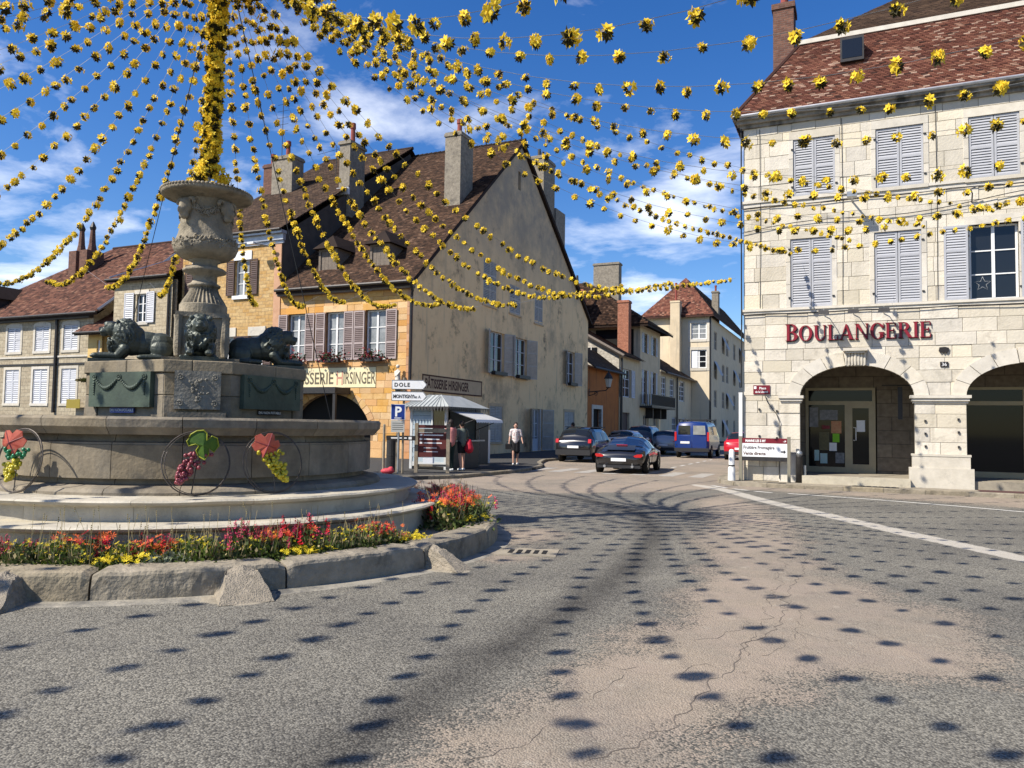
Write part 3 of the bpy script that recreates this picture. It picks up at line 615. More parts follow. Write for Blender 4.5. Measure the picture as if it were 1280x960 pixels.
# zebra crossing stripes, centre dashes, edge line
for k in range(7):
    c = Vector((1.15, 29.9, 0))+rv*(k*1.02); p = [c-gv*1.3-rv*.26, c-gv*1.3+rv*.26, c+gv*1.3+rv*.26, c+gv*1.3-rv*.26]
    sheet('crossing_stripe', [q.xy for q in p], .002, zm)
a, b = gp(838, 585), gp(893, 574)
for k in range(6):
    p0 = a.lerp(b, k/6+.02); p1 = a.lerp(b, k/6+.10); ribbon('centre_dash', [p0.xy, p1.xy], .13, .002, lm)
ribbon('edge_line', pxl([(985, 617), (1030, 620), (1100, 625), (1200, 633), (1280, 640), (1420, 651)]), .15, .002, lm)
for (p, q) in (((890, 607), (908, 610)), ((916, 611), (935, 613)), ((943, 614), (965, 616))): ribbon('edge_dash', pxl([p, q]), .15, .002, lm)
def crack(pts, w):
    P = [Vector((*p, 0)) for p in pxl(pts)]; out = [P[0]]; rr = random.Random(int(pts[0][0]))
    for a, b in zip(P, P[1:]):
        n = max(2, int((b-a).length/.07)); d = (b-a).normalized(); nn = Vector((-d.y, d.x, 0)); off = 0
        for k in range(1, n+1):
            off = off*.6+rr.gauss(0, .028); out.append(a.lerp(b, k/n)+nn*off)
    mb = MB(); vs = []
    for i, p in enumerate(out):
        t = (out[min(i+1, len(out)-1)]-out[max(i-1, 0)]).normalized(); nn = Vector((-t.y, t.x, 0))*w*.42*rr.uniform(.15, 1)*(.3 if i in (0, len(out)-1) else 1); vs += [(p.x+nn.x, p.y+nn.y, -.0022), (p.x-nn.x, p.y-nn.y, -.0022)]
    mb.add(vs, [(2*i, 2*i+1, 2*i+3, 2*i+2) for i in range(len(out)-1)]); struct(mb.obj('road_crack', MT['crack']))
MT['crack'] = mat('crack_filled_with_grit', (.10, .085, .07), (.15, .125, .105), 30, .95)
for pl_, w in (([(978, 690), (972, 735), (952, 772), (935, 800), (922, 818)], .010), ([(1000, 718), (960, 790), (905, 838), (868, 880), (812, 922), (735, 956)], .014), ([(948, 870), (900, 902), (868, 925)], .012), ([(800, 832), (765, 856), (700, 880)], .008), ([(862, 800), (905, 792), (945, 775)], .008), ([(1030, 650), (1012, 690), (1000, 718)], .010), ([(905, 838), (880, 830), (850, 842)], .007), ([(690, 905), (640, 930), (560, 958)], .008), ([(1010, 760), (985, 800), (960, 822)], .008)): crack(pl_, w)
# right pavement with kerb stones
def pavement(name, line, inner, top, m, kerb_m, kw=.16, seg=1.0, kerb=True):
    o = MB().prism([tuple(p) for p in line+inner], -.01, top-.006, 0).obj(name, m); struct(o)
    if not kerb: return o
    pts = [Vector((p[0], p[1], 0)) for p in line]; cum = [0]
    for i in range(1, len(pts)): cum.append(cum[-1]+(pts[i]-pts[i-1]).length)
    def at(s):
        for i in range(1, len(pts)):
            if s <= cum[i]+1e-6: return pts[i-1].lerp(pts[i], (s-cum[i-1])/(cum[i]-cum[i-1]))
        return pts[-1]
    n = int(cum[-1]/seg)
    for k in range(n):
        p, q = at(k*seg+.006), at((k+1)*seg-.006); t = (q-p).normalized(); nn = Vector((t.y, -t.x, 0)); zt = top+random.uniform(-.006, .006)
        a_, b_ = p+nn*.02, q+nn*.02; c_, d_ = q-nn*kw, p-nn*kw; mb = MB(); e = .02
        vs = [(a_.x, a_.y, -.02), (b_.x, b_.y, -.02), (c_.x, c_.y, -.02), (d_.x, d_.y, -.02), (a_.x, a_.y, zt-e), (b_.x, b_.y, zt-e), (c_.x, c_.y, zt), (d_.x, d_.y, zt)]
        a2, b2 = a_-nn*e, b_-nn*e; vs += [(a2.x, a2.y, zt), (b2.x, b2.y, zt)]
        mb.add(vs, [(0, 1, 5, 4), (4, 5, 9, 8), (8, 9, 6, 7), (1, 2, 6, 9, 5), (0, 4, 8, 7, 3), (2, 3, 7, 6)]); mb.obj('kerb_stone', kerb_m, o)
    return o
kl = [BP(*p).xy for p in ((-1.0, 26), (-1.0, 2.0), (-.9, .7), (-.55, -.45), (.0, -.92), (1.0, -1.0), (14, -1.0))]
pv = pavement('pavement', kl, [BP(14, .3).xy, BP(.1, .3).xy, BP(.1, 26).xy], .12, MT['pave'], MT['kerb'])
fB = FR(B0, rv, -gv)
MB().fbox(fB, 3.0, 4.15, .0, .128, .62, .92, 0).obj('kerb_drain', MT['metal_dark'], pv)
for k in range(7): MB().fbox(fB, 3.05+k*.155, 3.15+k*.155, .128, .136, .64, .90).obj('drain_bar', MT['bumper'], pv)
MB().fbox(fB, .35, 1.25, .117, .122, .55, .78).obj('utility_cover', MT['gutter'], pv)
MB().fbox(fB, 6.05, 7.6, .116, .121, .1, .8).obj('door_mat', mat('dark_red_mat', (.10, .05, .045), (.08, .04, .035), 20, .95), pv)
# left pavement round the kiosk
kl = [(-22, 21.5), (-6, 22.3), (-3.8, 22.7), (-2.76, 23.2), (-1.5, 24.2), (-.1, 26.8), (.9, 29.2), (1.35, 31.2), (1.25, 33.2), (1.6, 36.4), (6.4, 47), (14.5, 65), (28, 95)]
pavement('pavement', kl, [HP(.1, 70).xy, HP(.05, .05).xy, HP(-40, .1).xy], .11, MT['asph_path'], MT['kerb'])
# small square gully by the planter
g0 = gp(657, 690); gm = MB(); gm.box(-.42, .42, -.3, .3, -.02, .004); go = struct(gm.obj('gully_slab', MT['pave'])); go.location = (g0.x, g0.y, 0); go.rotation_euler = (0, 0, -.15)
for k in range(5): MB().box(-.22+k*.11, -.16+k*.11, -.14, .14, .003, .008).obj('drain_slot', MT['dark'], go)
# ------------------------------------------------------------------ bakery building on the right
def glyphs():
    S, T, F = .165, .06, .045     # thick stem, thin stroke, serif thickness
    def R(x0, x1, z0, z1): return [(x0, z0), (x1, z0), (x1, z1), (x0, z1)]
    def stem(x, w=S, lo=True, hi=True, z0=0, z1=1):
        o = [R(x, x+w, z0, z1)]
        if lo: o.append(R(x-.075, x+w+.075, z0, z0+F))
        if hi: o.append(R(x-.075, x+w+.075, z1-F, z1))
        return o
    def arc(cx, cz, rx, rz, tx, tz, a0, a1, n=20):
        o = []
        for i in range(n):
            a, b = a0+(a1-a0)*i/n, a0+(a1-a0)*(i+1)/n
            o.append([(cx+rx*math.cos(a), cz+rz*math.sin(a)), (cx+rx*math.cos(b), cz+rz*math.sin(b)), (cx+(rx-tx)*math.cos(b), cz+(rz-tz)*math.sin(b)), (cx+(rx-tx)*math.cos(a), cz+(rz-tz)*math.sin(a))])
        return o
    G = {}; h = PI/2
    G['B'] = (.78, stem(.09)+arc(.36, .76, .33, .24, .2, F, -h, h, 12)+arc(.36, .265, .38, .265, .21, F, -h, h, 12)+[R(.2, .37, 1-F, 1), R(.2, .37, 0, F), R(.2, .37, .49, .545)])
    G['O'] = (.98, arc(.48, .5, .45, .52, .2, T*.7, 0, 2*PI, 36))
    G['U'] = (.95, stem(.12, S, False, True, .33, 1)+stem(.72, T, False, True, .33, 1)+arc(.4575, .34, .3375, .36, .2, .09, PI, 1.62*PI, 12)+arc(.4575, .34, .3375, .36, T, .09, 1.62*PI, 2*PI, 8))
    G['L'] = (.74, stem(.09)+[R(.29, .66, 0, F), [(.60, F), (.66, F), (.66, .30), (.63, .30)]])
    G['A'] = (.98, [[(.10, 0), (.17, 0), (.47, .86), (.43, .98)], [(.43, 1.0), (.53, 1.0), (.90, 0), (.67, 0)], R(.22, .68, .28, .335), R(.0, .27, 0, F), R(.60, .98, 0, F)])
    G['N'] = (.98, stem(.12, T)+stem(.78, T, False)+[[(.06, 1), (.30, 1), (.855, 0), (.76, 0)]])
    G['G'] = (.96, arc(.48, .5, .45, .52, .2, T*.7, .32*h, 3.72*h, 32)+[R(.64, .84, .08, .42), R(.56, .92, .42-F, .42), [(.80, .68), (.87, .68), (.87, 1.0), (.84, 1.0)]])
    G['E'] = (.78, stem(.09)+[R(.29, .66, 0, F), R(.29, .64, 1-F, 1), R(.29, .52, .48, .53), [(.60, F), (.68, F), (.68, .28), (.65, .28)], [(.60, 1-F), (.65, 1-F), (.65, .74), (.62, .74)], R(.50, .55, .38, .63)])
    G['R'] = (.90, stem(.09)+arc(.36, .74, .35, .26, .2, F, -h, h, 12)+[R(.2, .37, 1-F, 1), R(.2, .37, .48, .53), [(.36, .50), (.56, .50), (.90, 0), (.66, 0)], R(.66, .94, 0, F)])
    G['I'] = (.42, stem(.11))
    return G
def bakery():
    rt = thing('bakery_building', B0, -TH, 'pale limestone house with an arcade and grey blue shutters at the right edge', 'building')
    fr = FR((0, 0, 0), (1, 0, 0), (0, -1, 0))
    wins = [(1.44, 2.60, 8.60, 10.34), (3.68, 4.90, 8.60, 10.34), (6.0, 7.20, 8.60, 10.34), (8.3, 9.5, 8.6, 10.34), (1.35, 2.50, 5.27, 7.33), (3.62, 4.82, 5.27, 7.33), (5.98, 7.13, 5.27, 7.33), (8.3, 9.5, 5.27, 7.33)]
    A1 = (3.095, 1.495, 2.65, .88); A2 = (7.35, 1.50, 2.65, .88); A3 = (11.6, 1.5, 2.65, .88)
    mb = MB(); wall(fr, 0, 14, 0.0, 11.0, wins, .24, mb, 0, (A1, A2, A3))
    mb.add([(0, 0, 0), (0, 12, 0), (0, 12, 11), (0, 0, 11)], [(3, 2, 1, 0)]); mb.add([(14, 0, 0), (14, 12, 0), (14, 12, 11), (14, 0, 11)], [(0, 1, 2, 3)]); mb.add([(0, 12, 0), (14, 12, 0), (14, 12, 11), (0, 12, 11)], [(0, 1, 2, 3)])
    mb.box(.02, 13.98, .5, 11.9, 4.3, 4.5); mb.box(.02, 13.98, .45, .5, 4.3, 10.98)
    mb.obj('wall', MT['mortar'], rt)
    L1 = [.12, .55, .95, 1.36, 1.76, 2.14, 2.50, 2.66, 3.02, 3.36, 3.70, 4.04, 4.40, 4.78, 5.12]
    L2 = [5.27, 5.70, 6.10, 6.52, 6.92, 7.33, 7.68, 8.02, 8.38]; L3 = [8.60, 9.04, 9.48, 9.91, 10.34, 10.60, 10.86]
    low = [(1.60, 4.59, 0, 2.65), (5.85, 8.85, 0, 2.65), (8.85, 14, 0, 2.65)]
    arcs = [(a[0], a[1]+.20, a[2], a[3]+.22) for a in (A1, A2)]
    n = stones(rt, fr, 0, 8.1, L1, (.45, 1.05), low, MT['stone'], arcs=arcs, lim=140, seed=11)
    n += stones(rt, fr, 0, 8.1, L2, (.4, .95), wins, MT['stone'], seed=12, lim=90); n += stones(rt, fr, 0, 8.1, L3, (.4, .95), wins, MT['stone'], seed=13, lim=70)
    plain = MB(); wall(FR((0, -.02, 0), (1, 0, 0), (0, -1, 0)), 8.12, 13.98, .1, 10.85, wins, .2, plain, 0, [(7.35, 1.5, 2.65, .88), A3]) if False else None
    # arch stones
    for (uc, a, s, b), k0 in ((A1, 9), (A2, 9)):
        for k in range(k0):
            if k == k0//2: continue
            q = []
            t0, t1 = PI-PI*k/k0-.006, PI-PI*(k+1)/k0+.006
            for i in range(4): t = t0+(t1-t0)*i/3; q.append((uc+a*math.cos(t), s+b*math.sin(t)))
            for i in range(4): t = t1+(t0-t1)*i/3; q.append((uc+(a+.36)*math.cos(t), s+(b+.40)*math.sin(t)))
            MB().fprism(fr, q, -.25, .055+random.uniform(0, .008)).obj('arch_stone', MT['stone_light'], rt)
        t0, t1 = PI-PI*(k0//2)/k0-.006, PI-PI*(k0//2+1)/k0+.006
        q = [(uc+a*math.cos(t0), s+b), (uc+a*math.cos(t1), s+b), (uc+(a+.36)*math.cos(t1), s+b+.40), (uc+(a+.36)*math.cos(t0), s+b+.40)]
        ks = MB().fprism(fr, q, -.25, .06).obj('arch_stone', MT['stone_light'], rt)
    # fluted keystone bracket
    kb = MB(); kb.fbox(fr, 2.78, 3.42, 3.92, 4.0, .05, .34); kb.fbox(fr, 2.84, 3.36, 3.86, 3.92, .05, .29)
    for k in range(7): kb.lathe([(.030, 0), (.040, .12), (.042, .3), (.03, .36)], 8, (2.86+k*.08, -.20+abs(k-3)*.016, 3.52), cap=True)
    kb.fbox(fr, 2.86, 3.34, 3.50, 3.86, .055, .165); kb.obj('keystone_bracket', MT['stone_light'], rt)
    # capitals and pier base
    for (a, b) in ((1.02, 1.68), (4.50, 5.94)):
        c = MB(); c.fbox(fr, a-.02, b+.02, 2.58, 2.66, -.24, .15); c.fbox(fr, a+.02, b-.02, 2.50, 2.58, -.24, .105); c.fbox(fr, a+.05, b-.05, 2.44, 2.50, -.24, .06); c.obj('capital', MT['stone_light'], rt)
    c = MB(); c.fbox(fr, 4.52, 5.92, .66, .98, -.24, .07); c.fbox(fr, 4.50, 5.94, .98, 1.04, -.24, .085); c.fbox(fr, 4.44, 6.0, .05, .66, -.24, .12); c.obj('pier_base', MT['stone_light'], rt)
    c = MB(); c.fbox(fr, 1.0, 1.60, .05, .9, -.24, .05); c.obj('pier_base', MT['stone_light'], rt)
    # ledges and cornice
    c = MB(); c.fbox(fr, -.05, 14, 5.12, 5.20, -.02, .06); c.fbox(fr, -.05, 14, 5.20, 5.27, -.02, .10); c.obj('string_course', MT['stone_light'], rt)
    c = MB(); c.fbox(fr, -.04, 14, 8.38, 8.52, -.02, .05); c.fbox(fr, -.04, 14, 8.52, 8.60, -.02, .09); c.obj('string_course', MT['stone_light'], rt)
    c = MB(); c.fbox(fr, -.10, 14, 10.86, 10.96, -.02, .12); c.fbox(fr, -.18, 14, 10.96, 11.06, -.02, .24); c.fbox(fr, -.26, 14, 11.06, 11.15, -.02, .36); c.obj('cornice', MT['stone_stain'], rt)
    for z, w in ((5.10, .065), (8.37, .055)): MB().tube([fr(-.02+x*.7, z+.02*math.sin(x*1.7), w+.03) for x in range(21)], .014, 5).obj('cable', MT['wire_dark'], rt)
    MB().tube([fr(x*.5-.03, 7.62+.06*(x*.5)+.10*math.sin(x*.5), .10) for x in range(28)], .012, 5).obj('cable', MT['wire_dark'], rt)
    MB().tube([fr(-.06, 11.0, .1), fr(-.06, 7.7, .1), fr(-.05, 5.0, .1), fr(-.06, 2.9, .1)], .022, 6).obj('cable', MT['wire_dark'], rt)
    for u in (.48, 2.78, 5.2): MB().tube([fr(u, 10.8, .05), fr(u+.02, 8.4, .05), fr(u, 5.3, .05)], .008, 4).obj('cable', MT['wire_dark'], rt)
    MB().tube([fr(.62, 2.65, .07), fr(.70, 2.45, .07), fr(.95, 2.1, .07), fr(1.02, 1.9, .08), fr(1.02, .2, .08)], .012, 5).obj('cable', MT['wire_dark'], rt)
    # windows, sills and shutters
    for i, (a, b, c_, d) in enumerate(wins):
        sill = MB(); sill.fbox(fr, a-.10, b+.10, c_-.10, c_, -.22, .06 if c_ < 6 else .10); 
        if c_ > 6: sill.obj('sill', MT['stone_light'], rt)
        lt = MB(); lt.fbox(fr, a-.12, b+.12, d, d+.24, -.2, .045); lt.obj('lintel', MT['stone_light'], rt)
        for (x, y) in ((a-.13, a), (b, b+.13)):
            nj = 3
            for k in range(nj):
                z0 = c_+(d-c_)*k/nj; z1 = c_+(d-c_)*(k+1)/nj; MB().add(*stone_mesh(fr, [(x, z0+.006), (y, z0+.006), (y, z1-.006), (x, z1-.006)], -.2, .043)).obj('jamb_stone', MT['stone_light'], rt)
        window(rt, fr, a, b, c_, d, 2, 3, 'white', 'glass', .2, .055, i == 6)
        mid = (a+b)/2
        if i == 6:
            shutter(rt, fr, 5.36, 5.94, c_, d, .05, MT['sh_blue'], None, 4, .072)
            shutter(rt, fr, 7.17, 7.75, c_, d, .05, MT['sh_blue'], None, 4, .072)
            st = MB(); pts = []
            for k in range(10):
                q = PI/2+k*PI/5; rr = .2 if k % 2 == 0 else .085; pts.append((6.30+rr*math.cos(q), 5.72+rr*math.sin(q), -.175))
            st.tube([fr(*p) for p in pts+pts[:1]], .0035, 4); st.obj('star_decoration', MT['white'], rt)
        else:
            shutter(rt, fr, a+.005, mid-.008, c_+.01, d-.01, -.03, MT['sh_blue'], None, 4 if i > 3 else 3, .072)
            shutter(rt, fr, mid+.008, b-.005, c_+.01, d-.01, -.03, MT['sh_blue'], None, 4 if i > 3 else 3, .072)
        for u in (a-.03, b+.03):
            for z in (c_+.3, d-.3): MB().fbox(fr, u-.03, u+.03, z-.02, z+.02, .04, .075).obj('hinge', MT['metal_dark'], rt)
    # mansard roof
    up = Vector((0, 1.85, 2.85)).normalized(); vm = 3.35
    tiles(rt, (0, -.30, 11.17), (1, 0, 0), up, lambda v: -.28+v*.545, lambda v: 14.4-v*.545, vm, .17, .072, MT['tile_red'], seed=5, var=.22, light=.13)
    y1 = -.30+up.y*vm; z1 = 11.17+up.z*vm; u1 = -.28+vm*.545
    rb = MB(); rb.add([(-.28, -.28, 11.15), (14.4, -.28, 11.15), (14.4-1.8, y1, z1-.01), (u1, y1, z1-.01)], [(0, 1, 2, 3)]); rb.add([(-.28, -.28, 11.15), (u1, y1, z1-.01), (u1, 10.5, z1), (-.28, 12.2, 11.15)], [(0, 1, 2, 3)])
    rb.obj('roof_deck', MT['tile_dark'], rt)
    ss = Vector((1.85, 0, 2.85)).normalized()
    tiles(rt, (-.30, 12.2, 11.17), (0, -1, 0), ss, lambda v: v*.545, lambda v: 12.48-v*.545, vm, .17, .072, MT['tile_red'], seed=6, var=.22, light=.13)
    rg = MB(); rg.tube([(-.28, -.28, 11.2), (u1, y1, z1)], .07, 6); rg.obj('hip_ridge', MT['tile_red'], rt)
    rg = MB(); rg.box(u1-.05, 14, y1-.10, y1+.04, z1-.04, z1+.10); rg.box(u1-.05, u1+.1, y1, 10.5, z1-.04, z1+.1); rg.obj('roof_flashing', MT['stone_light'], rt)
    up2 = Vector((0, 1, .80)).normalized()
    tiles(rt, (0, y1, z1+.06), (1, 0, 0), up2, lambda v: u1+v*.78, lambda v: 14-v*.2, 5.6, .17, .075, MT['tile_dark'], seed=7)
    rb = MB(); e = up2*5.6; rb.add([(u1, y1, z1+.05), (14, y1, z1+.05), (13, y1+e.y, z1+e.z+.04), (u1+4.37, y1+e.y, z1+e.z+.04)], [(0, 1, 2, 3)]); rb.add([(u1, y1, z1+.05), (u1+4.37, y1+e.y, z1+e.z+.04), (u1+4.4, 10, z1+e.z), (u1, 10.5, z1)], [(0, 1, 2, 3)]); rb.add([(u1, 10.5, z1), (u1+4.4, 10, z1+e.z), (13, y1+e.y, z1+e.z+.04), (14, 10.5, z1)], [(0, 1, 2, 3)]); rb.obj('roof_deck', MT['tile_dark'], rt)
    gt = MB(); gt.tube([(-.3, -.38, 11.16), (14.4, -.38, 11.16)], .05, 8); gt.obj('gutter', MT['zinc'], rt)
    ch = MB(); ch.box(.45, 1.15, 4.3, 5.3, 12.2, 16.75); ch.box(.40, 1.20, 4.25, 5.35, 16.75, 16.95); co = ch.obj('chimney', MT['darkbrick'], rt)
    for y in (4.6, 5.0): MB().lathe([(.14, 0), (.11, .3), (.13, .55), (.11, .56)], 10, (.8, y, 16.95), cap=True).obj('chimney_pot', MT['pot'], co)
    sk = MB(); sk.box(2.75, 3.4, .55, 1.35, 12.75, 13.5); so_ = sk.obj('skylight', MT['gutter'], rt); MB().add([(2.8, .54, 12.85), (3.35, .54, 12.85), (3.35, .54, 13.42), (2.8, .54, 13.42)], [(0, 1, 2, 3)]).obj('pane', MT['glass'], so_)
    # arcade interior
    fa = FR((0, 2.4, 0), (1, 0, 0), (0, -1, 0))
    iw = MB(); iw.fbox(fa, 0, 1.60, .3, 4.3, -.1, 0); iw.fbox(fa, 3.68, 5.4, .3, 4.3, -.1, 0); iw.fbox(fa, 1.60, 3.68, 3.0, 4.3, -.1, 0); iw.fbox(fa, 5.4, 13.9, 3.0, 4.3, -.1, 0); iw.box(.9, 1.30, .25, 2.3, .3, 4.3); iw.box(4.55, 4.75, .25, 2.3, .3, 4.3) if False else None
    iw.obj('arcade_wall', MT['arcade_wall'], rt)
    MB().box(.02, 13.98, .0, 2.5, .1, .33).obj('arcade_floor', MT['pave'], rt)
    MB().fbox(fr, 1.66, 4.46, .1, .335, -.03, .30).obj('step', MT['ftn_top'], rt)
    # shop fronts
    gold = mat('beige_shopfront_metal', (.36, .30, .19), (.30, .25, .16), 4, .5, .2)
    for (a, b, d) in ((1.60, 3.64, 2.86), (5.4, 7.62, 0)):
        s = MB(); s.fbox(fa, a, a+.09, .33, 3.0, -.05, .03); s.fbox(fa, b-.09, b, .33, 3.0, -.05, .03); s.fbox(fa, a+.09, b-.09, 2.92, 3.0, -.05, .03); s.fbox(fa, a+.09, b-.09, 2.46, 2.58, -.05, .03); s.fbox(fa, a+.09, b-.09, .33, .50, -.05, .03)
        if d: s.fbox(fa, d-.10, d+.02, .50, 2.46, -.05, .035); s.fbox(fa, d+.02, b-.09, 2.36, 2.46, -.04, .028); s.fbox(fa, d+.02, d+.12, .5, 2.36, -.04, .028); s.fbox(fa, b-.19, b-.09, .5, 2.36, -.04, .028); s.fbox(fa, d+.12, b-.19, .5, .6, -.04, .028)
        so2 = s.obj('shop_front', gold, rt)
        MB().fbox(fa, a+.09, b-.09, 2.58, 2.92, -.03, -.01).obj('fascia_panel', MT['shop_glass'], so2); MB().fbox(fa, a+.09, b-.09, .5, 2.46, -.04, -.03).obj('pane', MT['shop_glass'], so2)
        if d: MB().tube([fa(d+.16, 1.35, .03), fa(d+.16, 1.35, .09), fa(d+.22, 1.35, .09), fa(d+.22, 1.75, .09), fa(d+.16, 1.75, .09), fa(d+.16, 1.75, .03)], .016, 6).obj('door_handle', MT['white'], so2)
    MB().box(13.9, 13.98, .3, 2.5, .3, 4.3).obj('arcade_wall', MT['arcade_wall'], rt)
    pm = {'w': MT['sign_white'], 'g': mat('green_notice_paper', (.20, .50, .03), None, rough=.7), 'o': mat('orange_poster_paper', (.55, .34, .18), (.45, .16, .08), 14, .7), 'k': mat('olive_poster_paper', (.16, .14, .07), (.10, .09, .05), 14, .7), 't': mat('teal_leaflet_paper', (.35, .55, .52), (.5, .6, .6), 9, .7), 'b': mat('grey_poster_paper', (.13, .13, .13), (.28, .28, .28), 9, .7), 'r': MT['text_red']}
    for (u0, u1, z0, z1, k) in ((1.72, 1.98, 1.75, 2.38, 'b'), (2.02, 2.55, 1.98, 2.30, 'b'), (2.36, 2.66, 1.56, 1.95, 'o'), (2.40, 2.60, 1.28, 1.55, 'g'), (2.0, 2.30, 1.02, 1.60, 'k'), (1.86, 2.0, .68, 1.02, 't'), (2.03, 2.24, .60, .92, 't'), (2.30, 2.52, 1.0, 1.26, 'w'), (2.48, 2.74, .62, .95, 'b'), (3.10, 3.34, 1.62, 1.98, 'w'), (2.1, 2.32, 1.70, 1.80, 'r')):
        MB().fbox(fa, u0, u1, z0, z1, -.028, -.024).obj('poster', pm[k], rt)
    rl = MB(); rl.tube([fa(2.12+.06*math.cos(k*PI/8), 1.75+.06*math.sin(k*PI/8), -.02) for k in range(17)], .008, 5); rl.obj('round_emblem', MT['text_red'], rt)
    hb = MB(); hb.tube([fr(3.8, 3.0, -1.1), fr(4.55, 3.0, -1.1)], .02, 6); hb.fbox(fr, 4.22, 4.34, 2.0, 2.95, -1.16, -1.04); hb.obj('hanging_pendant', MT['metal_dark'], rt)
    # drain pipes and wall bits beside the arch
    MB().tube([fr(1.72, .33, .08), fr(1.72, .62, .08)], .05, 8).obj('pipe_stub', MT['steel'], rt)
    for u, z in ((.45, 2.25), (.95, 2.2), (.45, 1.45), (.95, 1.4), (4.85, 1.95), (5.65, 2.0), (4.85, 1.6), (5.65, 1.65), (4.85, 1.25), (5.65, 1.25), (5.3, 2.55)): MB().fbox(fr, u-.025, u+.025, z-.03, z+.03, .03, .075).obj('iron_fixing', MT['metal_dark'], rt)
    MB().tube([fr(6.05, 7.95, .05), fr(6.05, 8.15, .2), fr(6.0, 8.25, .3), fr(6.12, 8.3, .3)], .018, 6).obj('wall_hook', MT['metal_dark'], rt)
    fl = MB(); fl.tube([fr(3.05, 8.3, .02), fr(3.05, 8.36, .5)], .03, 6); fl.fbox(fr, 2.92, 3.18, 8.26, 8.40, .5, .75); fl.obj('flood_lamp', MT['steel'], rt)
    return rt, fr
BK, fBl = bakery()
def on_bakery(u, z, w): return BP(u, -w, z)
def wall_thing(name, label, cat, u, z, w, base=B0, group=None, mapper=None):
    p = (mapper or on_bakery)(u, z, w); return thing(name, p, -TH, label, cat, group)
F0 = FR((0, 0, 0), (1, 0, 0), (0, -1, 0))
# shop sign letters
sg = wall_thing('shop_sign', 'raised dark red BOULANGERIE lettering on the stone wall above the arch', 'shop sign', 1.20, 4.27, .045)
G = glyphs(); x = 0.0
word = 'BOULANGERIE'; tot = sum(G[c][0]*(1.14 if i == 0 else 1) for i, c in enumerate(word)); H0 = .445; sx = 3.86/(tot*H0)
for i, c in enumerate(word):
    k = 1.13 if i == 0 else 1.0; a, polys = G[c]; mb = MB(); eb = MB()
    for q in polys:
        mb.fprism(F0, [((x+p[0]*H0*k*sx), p[1]*H0*k) for p in q], .03, .052)
        eb.fprism(F0, [((x+p[0]*H0*k*sx+.022), p[1]*H0*k-.020) for p in q], 0, .027)  # offset dark layer stands in for the letter's cast shadow
    lo = mb.obj('letter', MT['text_red'], sg); eb.obj('letter_shadow', MT['text_shadow'], lo); x += a*k*H0*sx
for i, u in enumerate((2.28, 3.06, 3.84)):
    l = wall_thing('sign_lamp', 'small steel gooseneck floodlight above the bakery lettering, %s of three' % ('leftmost', 'middle one', 'rightmost')[i], 'lamp', u, 5.0, .05, group='floodlights above the bakery lettering')
    MB().tube([F0(0, 0, 0), F0(0, .14, .18), F0(0, .12, .45), F0(0, .02, .6)], .014, 6).obj('arm', MT['steel'], l)
    MB().add([F0(-.13, .03, .72), F0(.13, .03, .72), F0(.13, .09, .5), F0(-.13, .09, .5), F0(-.15, -.07, .74), F0(.15, -.07, .74), F0(.15, -.02, .48), F0(-.15, -.02, .48)], [(0, 1, 2, 3), (4, 7, 6, 5), (0, 4, 5, 1), (1, 5, 6, 2), (2, 6, 7, 3), (3, 7, 4, 0)]).obj('lamp_head', MT['gutter'], l)
s = wall_thing('street_name_sign', 'small burgundy street name plate on the bakery corner', 'sign', .28, 2.70, .045)
MB().fbox(F0, 0, .48, 0, .27, 0, .012).obj('plate', MT['sign_red'], s); MB().fbox(F0, .02, .09, .16, .24, .012, .015).obj('emblem', MT['text_white'], s)
txt('Place', .095, MT['text_white'], s, F0, .27, .15, .013, align='CENTER', bold=.002); txt('de la Liberté', .085, MT['text_white'], s, F0, .24, .045, .013, align='CENTER', bold=.002, sx=.85)
s = wall_thing('house_number', 'dark house number plate 36 on the pier between the arches', 'house number', 5.23, 3.44, .045)
MB().fbox(F0, 0, .2, 0, .14, 0, .01).obj('plate', MT['text_dark'], s); txt('36', .13, MT['text_white'], s, F0, .1, .025, .011, align='CENTER')
s = wall_thing('wall_plaque', 'ragged black iron silhouette fixed above the house number', 'plaque', 5.20, 3.80, .045)
MB().fprism(F0, [(0, .08), (.04, .02), (.08, .06), (.12, .0), (.15, .05), (.19, .01), (.24, .06), (.25, .16), (.16, .19), (.02, .18)], 0, .03).obj('silhouette', MT['text_dark'], s)
# sign board in front of the corner pier
s = thing('sign_board', BP(-.05, -.34, .12), -TH, 'white and burgundy cheese dairy board on two metal posts by the bakery corner', 'sign')
for u in (0, 1.36): MB().fbox(F0, u-.045, u+.045, 0, 1.32, -.04, .04).obj('post', MT['wood'] if False else mat('olive_post_metal', (.20, .185, .14), None, rough=.6), s)
MB().fbox(F0, .045, 1.315, 1.12, 1.27, .0, .03).obj('header_strip', MT['sign_red'], s); MB().fbox(F0, .045, 1.315, .72, 1.115, .0, .03).obj('panel', MT['sign_white'], s); MB().fbox(F0, .045, 1.315, .60, .715, -.01, .02).obj('lower_rail', MT['metal_dark'], s)
txt('MANNE LES 5 MY', .10, MT['text_white'], s, F0, .14, 1.155, .031, sx=.75, bold=.004); txt('Fruitière Fromagère', .135, mat('grey_lettering', (.12, .10, .10), None, rough=.6), s, F0, .08, .95, .031, sx=.80, bold=.003); txt('Vente directe', .135, MT['text_brown'], s, F0, .08, .775, .031, sx=.85, bold=.003)
